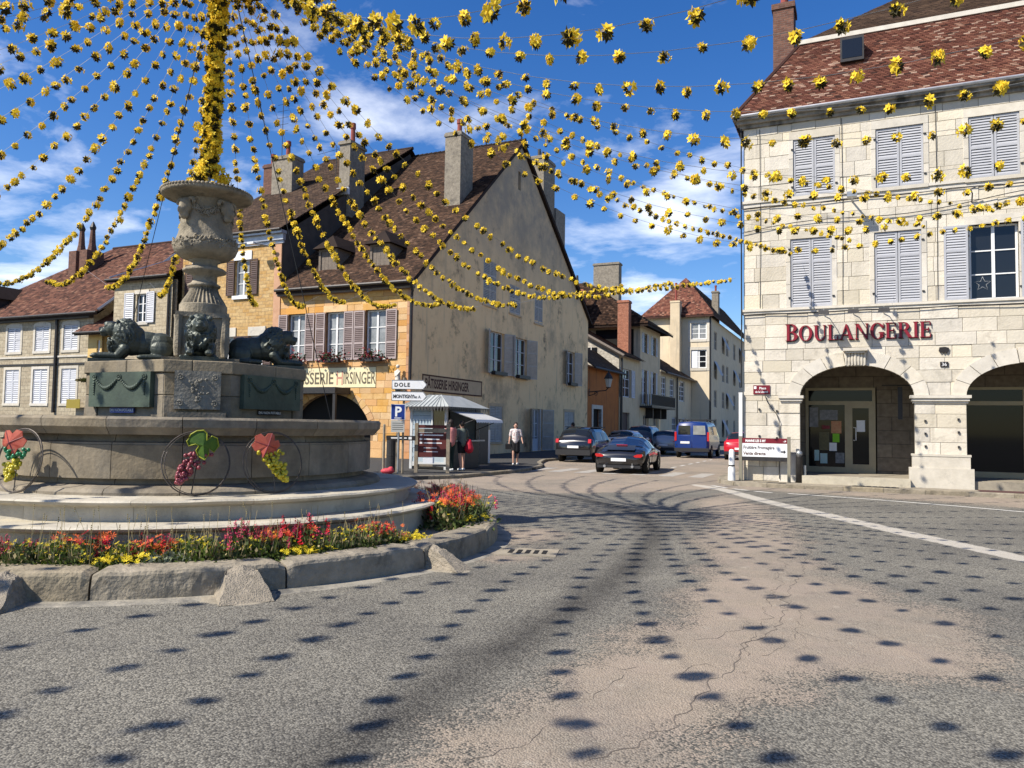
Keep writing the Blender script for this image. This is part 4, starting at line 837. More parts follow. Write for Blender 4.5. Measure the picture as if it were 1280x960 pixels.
MB().fprism(F0, [(1.14, .90), (1.22, .90), (1.22, .94), (1.28, .88), (1.22, .82), (1.22, .86), (1.14, .86)], .03, .034).obj('arrow', MT['text_dark'], s); MB().fprism(F0, [(1.2, 1.18), (1.25, 1.18), (1.25, 1.22), (1.29, 1.195), (1.25, 1.15), (1.25, 1.17), (1.2, 1.17)], .03, .034).obj('arrow', MT['text_white'], s)
s = thing('white_post', BP(-.08, -.10, .12), -TH, 'tall square white post standing against the bakery corner', 'post'); MB().fbox(F0, -.05, .05, 0, 2.6, -.05, .05).obj('shaft', MT['white'], s); MB().fbox(F0, -.056, .056, 2.6, 2.63, -.056, .056).obj('cap', MT['white'], s)
s = thing('white_bollard', BP(-.30, -.42, .12), -TH, 'short white plastic bollard left of the sign board', 'bollard'); MB().lathe([(.11, 0), (.105, .35), (.085, .40), (.085, .86), (.05, .92), (.0, .93)], 14).obj('body', MT['white'], s, True); MB().lathe([(.092, .42), (.092, .46)], 14).obj('band', MT['metal_dark'], s)
s = thing('grey_bollard', BP(1.58, -.16, .12), -TH, 'squat dark bollard with a rounded silver head beside the arch step', 'bollard'); MB().lathe([(.10, 0), (.09, .75), (.1, .78)], 12, cap=True).obj('body', MT['gutter'], s, True); MB().ball((0, 0, .84), .1).obj('head', MT['steel'], s, True)
# ------------------------------------------------------------------ pastry shop house (gable to the street)
def gable_fn(u): return 8.15+.864*u if u < 11.75 else 18.30-.70*(u-11.75)
def chimney(root, x0, x1, y0, y1, z0, z1, m, cap=.06, pots=1, pot_h=.7, capm=None):
    c = MB(); c.box(x0, x1, y0, y1, z0, z1-.22); c.box(x0-cap, x1+cap, y0-cap, y1+cap, z1-.22, z1-.08); c.box(x0-cap*.3, x1+cap*.3, y0-cap*.3, y1+cap*.3, z1-.08, z1)
    o = c.obj('chimney', m, root)
    for k in range(pots):
        t = (k+.5)/pots; MB().lathe([(.17, 0), (.13, .08), (.12, pot_h*.7), (.16, pot_h*.75), (.15, pot_h), (.1, pot_h)], 10, (x0+(x1-x0)*.5, y0+(y1-y0)*t, z1), cap=True).obj('chimney_pot', MT['pot'], o)
    return o
def pastry():
    rt = thing('pastry_shop_house', Hc, -TH, 'ochre stone pastry shop with a tall stained tan gable wall facing the street', 'building')
    fr = FR((0, 0, 0), (1, 0, 0), (0, -1, 0)); ga = FR((0, 0, 0), (0, 1, 0), (1, 0, 0))
    fw = [(-2.52, -1.38, 4.56, 6.86), (-4.76, -3.70, 4.56, 6.86), (-7.0, -5.95, 4.56, 6.86)]
    arch = (-4.35, 2.25, 1.15, 1.85)
    mb = MB(); wall(fr, -7.5, 0, -.2, 8.15, fw, .25, mb, 0, (arch,)); mb.obj('front_wall', MT['ochre_mortar'], rt)
    lv = [.1, .5, .85, 1.2, 1.52, 1.85, 2.15, 2.45, 2.75, 3.02, 3.27]; lv2 = [4.26, 4.56, 4.85, 5.15, 5.45, 5.76, 6.05, 6.32, 6.59, 6.86, 7.15, 7.45, 7.78, 8.05]
    ar = [(arch[0], arch[1]+.15, arch[2], arch[3]+.15)]
    stones(rt, fr, -7.5, -.28, lv, (.35, .8), [(arch[0]-arch[1], arch[0]+arch[1], 0, arch[2])], MT['ochre'], arcs=ar, lim=110, seed=21, gap=.004, proud=.02, wj=.008)
    stones(rt, fr, -7.5, -.28, [3.27, 3.6, 3.95, 4.26], (.4, .8), [(-7.5, -1.86, 3.2, 4.27)], MT['ochre'], seed=22, gap=.004, proud=.02)
    stones(rt, fr, -7.5, -.28, lv2, (.4, .95), [(a-.14, b+.14, 4.4, d+.3) for a, b, c, d in fw], MT['ochre'], lim=130, seed=23, gap=.004, proud=.02, wj=.008)
    for k in range(19):
        t0, t1 = PI-PI*k/19-.006, PI-PI*(k+1)/19+.006; q = []
        for i in range(3): t = t0+(t1-t0)*i/2; q.append((arch[0]+arch[1]*math.cos(t), arch[2]+arch[3]*math.sin(t)))
        for i in range(3): t = t1+(t0-t1)*i/2; q.append((arch[0]+(arch[1]+.32)*math.cos(t), arch[2]+(arch[3]+.32)*math.sin(t)))
        MB().fprism(fr, q, -.2, .045).obj('arch_stone', MT['ochre'], rt)
    z = .1
    while z < 8.0:
        h = random.uniform(.28, .42); MB().add(*stone_mesh(fr, [(-.27, z+.005), (.0, z+.005), (.0, z+h-.005), (-.27, z+h-.005)], -.02, .05)).obj('quoin_stone', MT['quoin'], rt); z += h
    for a, b, c, d in fw:
        MB().fbox(fr, a-.14, b+.14, d, d+.30, -.2, .04).obj('lintel', MT['quoin'] if a > -2 else MT['ochre'], rt)
        MB().fbox(fr, a-.2, b+.2, c-.14, c, -.2, .10).obj('sill', MT['quoin'], rt)
        for x in (a-.14, b): MB().fbox(fr, x, x+.14, c, d, -.2, .035).obj('jamb', MT['quoin'], rt)
        window(rt, fr, a, b, c, d, 2, 3, 'white', 'curtain_glass', .2, .07)
        hw = (b-a)/2
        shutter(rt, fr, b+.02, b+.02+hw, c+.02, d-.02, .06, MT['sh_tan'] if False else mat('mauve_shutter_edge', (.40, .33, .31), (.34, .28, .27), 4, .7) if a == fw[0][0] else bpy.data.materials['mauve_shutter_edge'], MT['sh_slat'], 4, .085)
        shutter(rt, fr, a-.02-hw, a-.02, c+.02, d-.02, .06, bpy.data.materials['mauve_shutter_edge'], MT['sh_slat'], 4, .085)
    # painted panel above the arch
    MB().fbox(fr, -7.4, -1.88, 3.30, 4.22, -.02, .035).obj('painted_panel', MT['paint_panel'], rt)
    p = txt('PÂTISSERIE', .78, MT['text_painted'], rt, fr, -7.12, 3.47, .036, sx=.775, ext=.001, bold=.014); p2 = txt('H', .95, mat('rose_painted_letter', (.48, .24, .17), None, rough=.9), rt, fr, -4.08, 3.42, .036, sx=.62, ext=.001, bold=.01); txt('IRSINGER', .78, MT['text_painted'], rt, fr, -3.68, 3.47, .036, sx=.55, ext=.001, bold=.012)
    # flat metal awning frame in front of the arch
    aw = MB(); aw.fbox(fr, -7.2, -3.2, 2.98, 3.26, .1, 1.25); aw.fbox(fr, -3.34, -3.2, -.0, 3.10, 1.1, 1.22); aw.fbox(fr, -7.2, -7.06, 0, 3.1, 1.1, 1.22); aw.obj('shop_canopy', MT['metal_dark'], rt)
    # tan gable wall
    gw = [(7.95, 9.75, 4.45, 6.78), (11.2, 13.0, 4.45, 6.78), (19.9, 21.5, 4.5, 6.8), (7.0, 8.6, 8.1, 10.55), (10.4, 11.9, 8.1, 9.75), (14.1, 15.4, 8.0, 9.95), (8.0, 9.6, .73, 2.70), (13.7, 15.6, .12, 2.70), (19.5, 21.4, .73, 2.66), (11.35, 11.75, 15.5, 16.6)]
    mb = MB(); wall(ga, 0, 24.3, -.2, 8.15, [h for h in gw if h[3] < 8.1], .25, mb)
    up = [h for h in gw if h[3] > 8.1]; us = sorted({0, 24.3, 11.75, *[x for h in up for x in h[:2]], *np.arange(0, 24.3, .8).tolist()})
    for i in range(len(us)-1):
        a, b = us[i], us[i+1]; m_ = (a+b)/2; cuts = sorted([(max(h[2], 8.15), h[3]) for h in up if h[0] <= m_ <= h[1]]); lo = 8.15
        for (c, d) in cuts:
            if c > lo+.001: mb.add([ga(a, lo), ga(b, lo), ga(b, c), ga(a, c)], [(0, 1, 2, 3)])
            lo = d
        ta, tb = gable_fn(a)-.1, gable_fn(b)-.1
        if min(ta, tb) > lo-.2: mb.add([ga(a, lo), ga(b, lo), ga(b, max(tb, lo)), ga(a, max(ta, lo))], [(0, 1, 2, 3)])
    for h in up:
        q = [(h[0], h[2]), (h[1], h[2]), (h[1], h[3]), (h[0], h[3])]
        for k in range(4): a, b = q[k], q[(k+1) % 4]; mb.add([ga(*a), ga(*b), ga(*b, -.25), ga(*a, -.25)], [(0, 1, 2, 3)])
    mb.obj('gable_wall', MT['tan'], rt)
    core = MB(); core.box(-7.48, -.27, .3, 24, -.2, 8.0); core.add([(-.27, .3, 8), (-.27, 24, 8), (-.27, 11.75, 18)], [(0, 1, 2)]); core.add([(-7.5, 24.3, 0), (0, 24.3, 0), (0, 24.3, 9.4), (-7.5, 24.3, 9.4)], [(0, 1, 2, 3)]); core.obj('inner_wall', MT['dark'], rt)
    for k, (a, b, c, d) in enumerate(gw):
        if k == 9: MB().fbox(ga, a, b, c, d, -.25, -.2).obj('pane', MT['dark'], rt); continue
        MB().fbox(ga, a-.12, b+.12, c-.10, c, -.2, .06).obj('sill', MT['panel_tan'], rt) if k != 7 else None
        hw = (b-a)/2
        if k in (3, 4, 5, 6, 8):
            shutter(rt, ga, a+.01, (a+b)/2-.01, c+.01, d-.01, -.03, MT['sh_tan'], None, 4 if d-c > 2 else 3, .085); shutter(rt, ga, (a+b)/2+.01, b-.01, c+.01, d-.01, -.03, MT['sh_tan'], None, 4 if d-c > 2 else 3, .085)
            MB().fbox(ga, a, b, c, d, -.24, -.2).obj('pane', MT['glass'], rt)
            if k in (6, 8):
                s = MB(); s.fbox(ga, a-.16, a, c, d+.16, -.2, .03); s.fbox(ga, b, b+.16, c, d+.16, -.2, .03); s.fbox(ga, a, b, d, d+.16, -.2, .032); s.obj('door_surround', MT['panel_tan'], rt)
        elif k == 7:
            window(rt, ga, a+.35, b-.35, c, d, 2, 3, 'sh_white', 'curtain_glass', .2, .08); MB().fbox(ga, a+.35, b-.35, c, c+.75, -.16, -.13).obj('door_panel', MT['sh_white'], rt)
            for left, u in ((True, a+.02), (False, b-.02)): shutter(rt, hinge_fr(ga, u, left, rad(150)), .02, .92, c+.02, d-.02, 0, MT['sh_tan'], None, 4, .085)
            s = MB(); s.fbox(ga, a+.2, a+.35, c, d, -.2, .0); s.fbox(ga, b-.35, b-.2, c, d, -.2, .0); s.obj('door_frame', MT['sh_tan'], rt)
        else:
            window(rt, ga, a, b, c, d, 2, 3, 'sh_white', 'glass', .2, .07)
            for left, u in ((True, a), (False, b)): shutter(rt, hinge_fr(ga, u, left, rad(158)), .01, hw-.02, c, d, 0, MT['sh_tan'], None, 4, .085)
            bx = MB(); bx.fbox(ga, a+.1, b-.1, c-.05, c+.14, .05, .3); bx.obj('window_box', MT['metal_dark'], rt)
    # faded sign painted on the gable and small arch
    sgn = MB(); sgn.fbox(ga, .9, 7.0, 3.14, 3.95, -.02, .02); so_ = sgn.obj('painted_sign', MT['panel_tan'], rt)
    b_ = MB(); b_.fbox(ga, .9, 7.0, 3.88, 3.95, .02, .028); b_.fbox(ga, .9, 7.0, 3.14, 3.21, .02, .028); b_.fbox(ga, .9, .98, 3.21, 3.88, .02, .028); b_.fbox(ga, 6.92, 7.0, 3.21, 3.88, .02, .028); b_.obj('painted_border', MT['text_brown'], so_)
    txt('PÂTISSERIE HIRSINGER', .62, MT['text_brown'], so_, ga, 1.15, 3.34, .022, sx=.70, ext=.001, bold=.018)
    for k in range(11):
        t0, t1 = PI-PI*k/11-.01, PI-PI*(k+1)/11+.01; c0 = (4.0, 1.6)
        MB().fprism(ga, [(c0[0]+1.7*math.cos(t0), c0[1]+1.0*math.sin(t0)), (c0[0]+1.7*math.cos(t1), c0[1]+1.0*math.sin(t1)), (c0[0]+2.2*math.cos(t1), c0[1]+1.45*math.sin(t1)), (c0[0]+2.2*math.cos(t0), c0[1]+1.45*math.sin(t0))], -.05, .03).obj('arch_stone', MT['panel_tan'], rt)
    MB().fprism(ga, [(2.3, .1)]+[(4.0+1.7*math.cos(PI-PI*k/12), 1.6+1.0*math.sin(PI*k/12)) for k in range(13)]+[(5.7, .1)], -.02, .008).obj('blocked_arch', MT['dark'], rt)
    # roof
    s1 = Vector((0, 1, .864)).normalized(); L1 = math.hypot(12.15, .864*12.15); s2 = Vector((0, -1, .70)).normalized(); L2 = math.hypot(12.95, .7*12.95)
    tiles(rt, (0, -.40, 8.15-.864*.4+.24), (1, 0, 0), s1, lambda v: -7.5, lambda v: .22, L1, .18, .115, MT['tile'], seed=31, var=.26)
    tiles(rt, (0, 24.7, 9.4-.28+.24), (1, 0, 0), s2, lambda v: -7.5, lambda v: .22, L2, .18, .13, MT['tile'], seed=32)
    d = MB(); d.add([(-7.5, -.4, 7.80), (.2, -.4, 7.80), (.2, 11.75, 18.28), (-7.5, 11.75, 18.28), (-7.5, -.4, 8.02), (.2, -.4, 8.02), (.2, 11.75, 18.5), (-7.5, 11.75, 18.5)], [(0, 1, 2, 3), (4, 5, 6, 7), (0, 1, 5, 4), (1, 2, 6, 5)]); d.add([(-7.5, 24.7, 9.10), (.2, 24.7, 9.10), (.2, 11.75, 18.28), (-7.5, 11.75, 18.28), (-7.5, 24.7, 9.3), (.2, 24.7, 9.3), (.2, 11.75, 18.49), (-7.5, 11.75, 18.49)], [(0, 1, 2, 3), (4, 5, 6, 7), (0, 1, 5, 4), (1, 2, 6, 5)]); d.obj('roof_deck', MT['tile_dark'], rt)
    n = 24
    for k in range(n): MB().tube([(-7.4+k*.32, 11.75, 18.52), (-7.4+k*.32+.33, 11.75, 18.56)], .10, 8).obj('ridge_tile', MT['tile'], rt)
    MB().tube([(-7.5, -.48, 7.98), (.25, -.48, 7.98)], .075, 8).obj('gutter', MT['gutter'], rt)
    MB().tube([(.12, -.45, 7.95), (.08, -.2, 7.6), (-.02, -.12, 7.3), (-.02, -.12, 3.3)], .07, 8).obj('downpipe', MT['gutter'], rt)
    c = MB(); c.box(-7.5, .1, -.32, 0.0, 7.72, 7.84); c.obj('eaves_board', MT['dormer_wood'], rt)
    # dormers
    for xc in (-5.35, -2.35):
        w = .55; y0 = .75; zb = 8.55
        b = MB(); b.box(xc-w, xc-w+.12, y0, 3.0, zb, 10.15); b.box(xc+w-.12, xc+w, y0, 3.0, zb, 10.15); b.box(xc-w+.12, xc+w-.12, y0, y0+.1, 10.0, 10.15); b.box(xc-w+.12, xc+w-.12, y0, y0+.1, zb, zb+.12); do = b.obj('dormer', MT['dormer_wood'], rt)
        for k in range(4): x0 = xc-w+.12+k*(2*w-.24)/4; MB().box(x0+.005, x0+(2*w-.24)/4-.005, y0+.05, y0+.09, zb+.12, 10.0).obj('board', MT['dormer_wood'], do)
        q = [(xc-w-.2, y0-.25, 10.10), (xc+w+.2, y0-.25, 10.10), (xc, y0+.35, 10.85), (xc, 3.4, 10.9), (xc-w-.2, 3.0, 10.1), (xc+w+.2, 3.0, 10.1)]
        r_ = MB(); r_.add(q, [(0, 1, 2), (1, 5, 3, 2), (0, 2, 3, 4), (0, 4, 5, 1)]); r_.obj('dormer_roof', MT['tile'], do)
    chimney(rt, -1.55, -.62, 5.35, 6.75, 12.2, 16.95, MT['chimney'], .05, 1, .9); MB().box(-1.6, -.56, 5.25, 5.34, 12.3, 12.85).obj('chimney_flashing', MT['sign_white'], rt)
    c2 = chimney(rt, -1.35, -.45, 16.4, 18.4, 12.5, 19.3, MT['chimney'], .05, 0); c = MB(); c.box(-1.45, -.35, 18.42, 20.2, 11.5, 16.3); c.obj('chimney_shoulder', MT['chimney'], rt)
    for k in range(3): MB().tube([(-.9, 16.7+k*.6, 19.3), (-.9, 16.7+k*.6, 19.8)], .11, 7).obj('chimney_pot', MT['metal_dark'], c2)
    MB().tube([(.0, 11.75, 18.5), (.0, 11.75, 19.6)], .05, 6).obj('roof_finial', MT['metal_dark'], rt)
    return rt
pastry()
HF = FR((0, 0, 0), (1, 0, 0), (0, -1, 0))
def on_house(u, z, w): return HP(u, -w, z)
# window flower boxes of the pastry shop
def flower_mass(name, rx, ry, rz, n, m, leafm, seed, petal=.05):
    r = random.Random(seed); mb = MB()
    for k in range(n):
        p = Vector((r.gauss(0, .45)*rx, r.gauss(0, .4)*ry, abs(r.gauss(0, .5))*rz)); mm = 0 if r.random() < .5 else 1
        a = Vector((r.uniform(-1, 1), r.uniform(-1, 1), r.uniform(-1, 1))).normalized(); b = a.orthogonal().normalized(); s = petal*r.uniform(.6, 1.4)
        mb.add([p-a*s, p+b*s*.7, p+a*s, p-b*s*.7], [(0, 1, 2, 3)], mm)
    return mb
for i, u in enumerate((-1.95, -4.23, -6.5)):
    b = thing('flower_box', HP(u, -.30, 4.50), -TH, 'window box of dark red geraniums under the pastry shop window, %s' % ('nearest the drainpipe', 'middle of three', 'farthest left of three')[i], 'flower box', 'geranium boxes on the pastry shop sills')
    MB().box(-.5, .5, -.1, .12, -.04, .14).obj('trough', MT['metal_dark'], b); stuff(flower_mass('g', .75, .22, .42, 340, 0, 0, 40+i, .055).obj('geraniums', [mat('dark_red_geranium', (.22, .02, .03), (.14, .015, .02), 20, .7) if i == 0 else bpy.data.materials['dark_red_geranium'], MT['fol_dark']], b))
s = thing('corner_statue', HP(-.55, -.25, 3.35), -TH, 'small pale stone saint figure on a dark bracket at the pastry shop corner', 'statue')
st = MB(); st.cap((0, 0, .28), (0, 0, .62), .13, .11); st.ball((0, -.02, .86), .09, 0, 10, 8); st.cap((-.12, -.04, .62), (-.05, -.12, .42), .045, .04); st.cap((.12, -.04, .62), (.05, -.12, .48), .045, .04); st.cap((0, 0, .18), (0, .0, .3), .15, .13)
remesh(st, 'figure', MT['stone_light'], s, .02, 3); MB().lathe([(.03, -.45), (.12, -.2), (.20, .02), (.20, .10), (.0, .10)], 10).obj('bracket', MT['bronze'], s)
s = thing('hanging_plant', HP(-.02, -.22, 3.05), -TH, 'small round yellow and brown plaque hung low on the drainpipe', 'plaque'); MB().lathe([(.0, -.02), (.28, -.02), (.30, .0), (.28, .03), (.0, .03)], 16).obj('disc', mat('gilded_plaque', (.42, .24, .05), (.2, .1, .03), 14, .6), s)
s = thing('direction_plate', HP(-.55, -.06, 2.05), -TH, 'small dark red plate on the ochre stone corner below the figure', 'sign'); MB().fbox(HF, -.2, .2, 0, .42, 0, .02).obj('plate', MT['sign_red'], s); MB().fbox(HF, -.14, .14, .08, .14, .02, .024).obj('stripe', MT['sign_white'], s); MB().fbox(HF, -.04, .04, .14, .36, .02, .024).obj('mark', MT['sign_white'], s)

# ------------------------------------------------------------------ houses to the left
def simple_roof(rt, x0, x1, y0, yr, yb, ze, zr, m, tw=.2, th=.15, seed=1, ov=.3, deckm='tile_dark', hip=0):
    sl = (zr-ze)/(yr-y0); V = Vector((0, 1, sl)).normalized(); L = math.hypot(yr-y0+ov, (yr-y0+ov)*sl)
    tiles(rt, (0, y0-ov, ze-sl*ov+.06), (1, 0, 0), V, lambda v: x0+hip*v/L, lambda v: x1, L, tw, th, m, seed=seed)
    d = MB(); d.add([(x0, y0-ov, ze-sl*ov), (x1, y0-ov, ze-sl*ov), (x1, yr, zr), (x0+hip, yr, zr), (x0, yb, ze), (x1, yb, ze)], [(0, 1, 2, 3), (3, 2, 5, 4)]+([(0, 3, 4)] if hip else []))
    d.add([(x0, y0-ov, ze-sl*ov-.14), (x1, y0-ov, ze-sl*ov-.14), (x1, y0-ov, ze-sl*ov-.002), (x0, y0-ov, ze-sl*ov-.002), (x0, y0+.1, ze-.1), (x1, y0+.1, ze-.1)], [(0, 1, 2, 3), (0, 1, 5, 4)]); d.obj('roof_deck', MT[deckm], rt)
    MB().tube([(x0+hip-.05, yr, zr+.05), (x1+.05, yr, zr+.05)], .11, 7).obj('roof_ridge', m, rt)
    MB().tube([(x0, y0-ov-.06, ze-sl*ov), (x1, y0-ov-.06, ze-sl*ov)], .07, 7).obj('gutter', MT['gutter'], rt)
def gable_end(mb, x, y0, yr, yb, ze, zr, z0=0): mb.add([(x, y0, z0), (x, yb, z0), (x, yb, ze), (x, yr, zr), (x, y0, ze)], [(0, 1, 2, 3, 4)])
def neighbour():
    rt = thing('stone_townhouse', Hc, -TH, 'taller warm stone house with a grey cornice just left of the pastry shop', 'building')
    fr = FR((0, 0, 0), (1, 0, 0), (0, -1, 0)); h = [(-10.48, -9.52, 7.95, 9.75), (-13.3, -12.3, 7.95, 9.75), (-9.4, -8.5, 4.2, 5.9), (-11.4, -10.4, 4.2, 5.9), (-13.3, -12.4, 4.2, 5.9)]
    mb = MB(); wall(fr, -14.1, -7.52, -.2, 11.0, h, .2, mb); mb.obj('front_wall', MT['rubble_warm'], rt)
    g = MB(); gable_end(g, -7.51, .02, 11.4, 22, 10.9, 18.6); gable_end(g, -14.1, .02, 11.4, 22, 10.9, 18.6); g.box(-14.0, -7.6, .25, .35, 0, 10.9); g.obj('side_wall', mat('shaded_party_wall', (.10, .085, .07), (.06, .052, .045), 2, .95), rt)  # right gable lies in shade; that darkness is put into the colour
    MB().fbox(fr, -7.95, -7.53, 5.0, 10.4, -.02, .05).obj('corner_pilaster', MT['quoin'], rt)
    simple_roof(rt, -14.1, -7.35, 0, 11.4, 22.8, 11.25, 18.9, MT['tile_dark'], .2, .14, 41, .35)
    c = MB(); c.fbox(fr, -14.2, -7.4, 10.4, 10.55, -.02, .08); c.fbox(fr, -14.25, -7.35, 10.55, 10.85, -.02, .18); c.fbox(fr, -14.3, -7.3, 10.85, 11.0, -.02, .36); c.obj('cornice', MT['zinc'], rt)
    for i, (a, b, c_, d) in enumerate(h):
        window(rt, fr, a, b, c_, d, 2, 3, 'white', 'curtain_glass', .16, .06, i == 0)
        MB().fbox(fr, a-.1, b+.1, c_-.18, c_, -.1, .10).obj('sill', MT['sign_white'] if i < 2 else MT['stone_light'], rt); MB().fbox(fr, a-.1, b+.1, d, d+.45, -.1, .05).obj('lintel', MT['sign_white'] if i < 2 else MT['stone_light'], rt)
        hw = (b-a)/2; shutter(rt, fr, b+.02, b+.05+hw, c_+.02, d, .05, MT['sh_brown'], None, 3, .1); shutter(rt, fr, a-.05-hw, a-.02, c_+.02, d, .05, MT['sh_brown'], None, 3, .1)
        if i == 2: MB().fbox(fr, a+.1, b-.1, c_+.05, d-.8, -.14, -.12).obj('blind', MT['sign_white'], rt)
    MB().tube([fr(-7.9, 9.9, .05), fr(-7.9, 10.2, .3), fr(-8.6, 10.35, .75)], .05, 6).obj('lamp_arm', MT['steel'], rt); MB().fbox(fr, -8.95, -8.55, 10.28, 10.38, .6, .9).obj('street_lamp_head', MT['sign_white'], rt)
    chimney(rt, -8.05, -7.35, 5.0, 6.4, 13, 17.3, MT['chimney'], .08, 1, 1.2); MB().box(-8.1, -7.3, 4.85, 4.99, 14.2, 14.6).obj('chimney_flashing', MT['sign_white'], rt)
    c = chimney(rt, -13.2, -11.7, 5.4, 6.4, 14, 17.2, MT['chimney'], .06, 1, 1.0); chimney(rt, -14.0, -13.3, 5.6, 6.4, 14, 16.9, MT['darkbrick'], .06, 1, .7)
    a = MB(); a.tube([(-12.4, 5.3, 17), (-12.4, 5.3, 20.3)], .02, 5)
    for k in range(5): a.tube([(-12.8, 5.3, 18.6+k*.4), (-12.0, 5.3, 18.6+k*.4)], .012, 4)
    a.obj('aerial', MT['metal_dark'], rt); a = MB(); a.tube([(-9.8, 7, 15), (-9.8, 7, 18.0)], .02, 5); a.tube([(-11.2, 7, 17.6), (-9.0, 7, 17.8)], .012, 4); a.obj('aerial', MT['metal_dark'], rt)
neighbour()
def far_left():
    rt = thing('low_stone_house', Hc, -TH, 'beige rubble house with one white shuttered window behind the urn', 'building'); fr = FR((0, -.6, 0), (1, 0, 0), (0, -1, 0))
    h = [(-16.68, -15.92, 6.8, 8.3)]; mb = MB(); wall(fr, -18.4, -14.12, -.2, 9.2, h, .2, mb); gable_end(mb, -18.39, -.58, 5, 10, 9.1, 11.2); mb.box(-18.3, -14.2, -.3, -.2, 0, 9); mb.obj('wall', MT['rubble_b3'], rt)
    simple_roof(rt, -18.7, -14.12, -.6, 5.2, 11, 9.25, 11.9, MT['tile_mid'], .2, .14, 51, .3)
    MB().tube([(-18.7, -.7, 9.3), (-18.6, 4.0, 11.4)], .06, 5).obj('verge_flashing', MT['zinc'], rt)
    for a, b, c, d in h:
        window(rt, fr, a, b, c, d, 2, 3, 'white', 'glass', .14, .06); shutter(rt, fr, b+.03, b+.60, c-.05, d+.08, .05, MT['sh_white'], None, 3, .1); shutter(rt, fr, a-.85, a-.16, c-.05, d+.08, .05, MT['sh_white'], None, 3, .1)
        MB().fbox(fr, a-.15, b+.15, c-.15, c, -.1, .07).obj('sill', MT['stone_light'], rt); MB().fbox(fr, a-.15, b+.15, d, d+.2, -.1, .04).obj('lintel', MT['stone_light'], rt)
    MB().tube([fr(-14.3, 9.2, .08), fr(-14.3, 2, .08)], .06, 6).obj('downpipe', MT['gutter'], rt)
    # small yellow annexe
    rt = thing('yellow_annexe', Hc, -TH, 'narrow yellow annexe with a projecting dark tiled roof behind the left lion', 'building'); fr = FR((0, -.3, 0), (1, 0, 0), (0, -1, 0))
    h = [(-20.0, -19.75, 4.4, 6.0)]; mb = MB(); wall(fr, -20.7, -19.6, -.2, 6.5, h, .2, mb); mb.box(-20.68, -19.62, -.1, .5, 0, 6.45); mb.obj('wall', MT['yellow'], rt); window(rt, fr, *h[0], 2, 3, 'white', 'glass', .15, .06, False)
    simple_roof(rt, -21.2, -18.45, -.3, 1.2, 2.0, 6.7, 7.7, MT['tile_mid'], .2, .14, 53, .5); MB().box(-21.1, -18.5, -.7, -.32, 6.36, 6.48).obj('eaves_board', MT['gutter'], rt)
    # long far left house
    rt = thing('long_stone_house', Hc, -TH, 'long beige stone house with white arched shutters and a brown roof at the far left', 'building'); fr = FR((0, 0, 0), (1, 0, 0), (0, -1, 0))
    ups = [-22.6, -26.3-.0, -29.9, -33.5, -37.0]; ups = [-22.55, -24.9-.1+.55-.0, -27.55, -30.6, -33.6, -36.6]
    ups = [-22.55, -25.0, -27.5, -30.2]
    h = []
    for u in ups: h += [(u-.6, u+.6, 5.55, 7.0), (u-.62, u+.62, 2.52, 4.5)]
    mb = MB(); wall(fr, -33, -20.72, -.2, 7.65, h, .12, mb); mb.box(-32.9, -20.8, .2, .3, 0, 7.6); mb.add([(-33, .02, 0), (-33, 12, 0), (-33, 12, 7.6), (-33, .02, 7.6)], [(0, 1, 2, 3)]); gable_end(mb, -20.73, .02, 6.2, 12, 7.6, 12.5); mb.obj('wall', MT['rubble_far'], rt)
    for a, b, c, d in h:
        m_ = (a+b)/2; w0 = -.05
        shutter(rt, fr, a+.01, m_-.005, c, d, w0, MT['sh_white'], None, 3 if c > 5 else 4, .11); shutter(rt, fr, m_+.005, b-.01, c, d, w0, MT['sh_white'], None, 3 if c > 5 else 4, .11); MB().fbox(fr, a, b, c, d, -.12, -.08).obj('pane', MT['glass'], rt)
        s = MB(); s.fbox(fr, a-.16, a, c, d, -.1, .03); s.fbox(fr, b, b+.16, c, d, -.1, .03); s.fbox(fr, a-.16, b+.16, c-.14, c, -.1, .05)
        if c > 5: s.fprism(fr, [(a-.16, d), (b+.16, d), (b+.1, d+.16), (m_+.25, d+.26), (m_-.25, d+.26), (a-.1, d+.16)], -.1, .03)
        else: s.fbox(fr, a-.16, b+.16, d, d+.16, -.1, .03)
        s.obj('window_surround', MT['stone_light'], rt)
    for z in (5.15, 4.72): MB().fbox(fr, -33, -20.75, z, z+.1, -.02, .06).obj('string_course', MT['stone_light'] if z > 5 else MT['gutter'], rt)
    MB().tube([fr(-24.0+.35, 7.5, .1), fr(-24.0+.35, 2, .1)], .09, 6).obj('downpipe', MT['gutter'], rt)
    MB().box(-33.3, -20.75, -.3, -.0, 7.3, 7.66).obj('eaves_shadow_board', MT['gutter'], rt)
    simple_roof(rt, -33.4, -19.9, 0, 6.2, 12.4, 7.9, 13.0, MT['tile_mid'], .22, .15, 57, .45, hip=6.2); 
    V = Vector((0, 1, .8226)).normalized(); MB().tube([(-19.9, -.4, 7.65), (-19.9, 6.2, 13.05)], .1, 5).obj('verge_flashing', MT['zinc'], rt); MB().tube([(-19.9, 6.2, 13.0), (-19.9, 6.2, 13.7)], .05, 5).obj('roof_finial', MT['metal_dark'], rt)
    for k, x in enumerate((-27.3, -26.3)):
        c = MB(); c.box(x-.34, x+.34, 3.3, 4.5, 10.2, 12.3); c.lathe([(.3, 0), (.2, .5), (.14, 1.4)], 8, (x, 3.9, 12.3)); co = c.obj('chimney', MT['darkbrick'], rt); MB().lathe([(.16, 0), (.20, .15), (.05, .5), (.0, .55)], 8, (x, 3.9, 13.7)).obj('cowl', MT['metal_dark'], co)
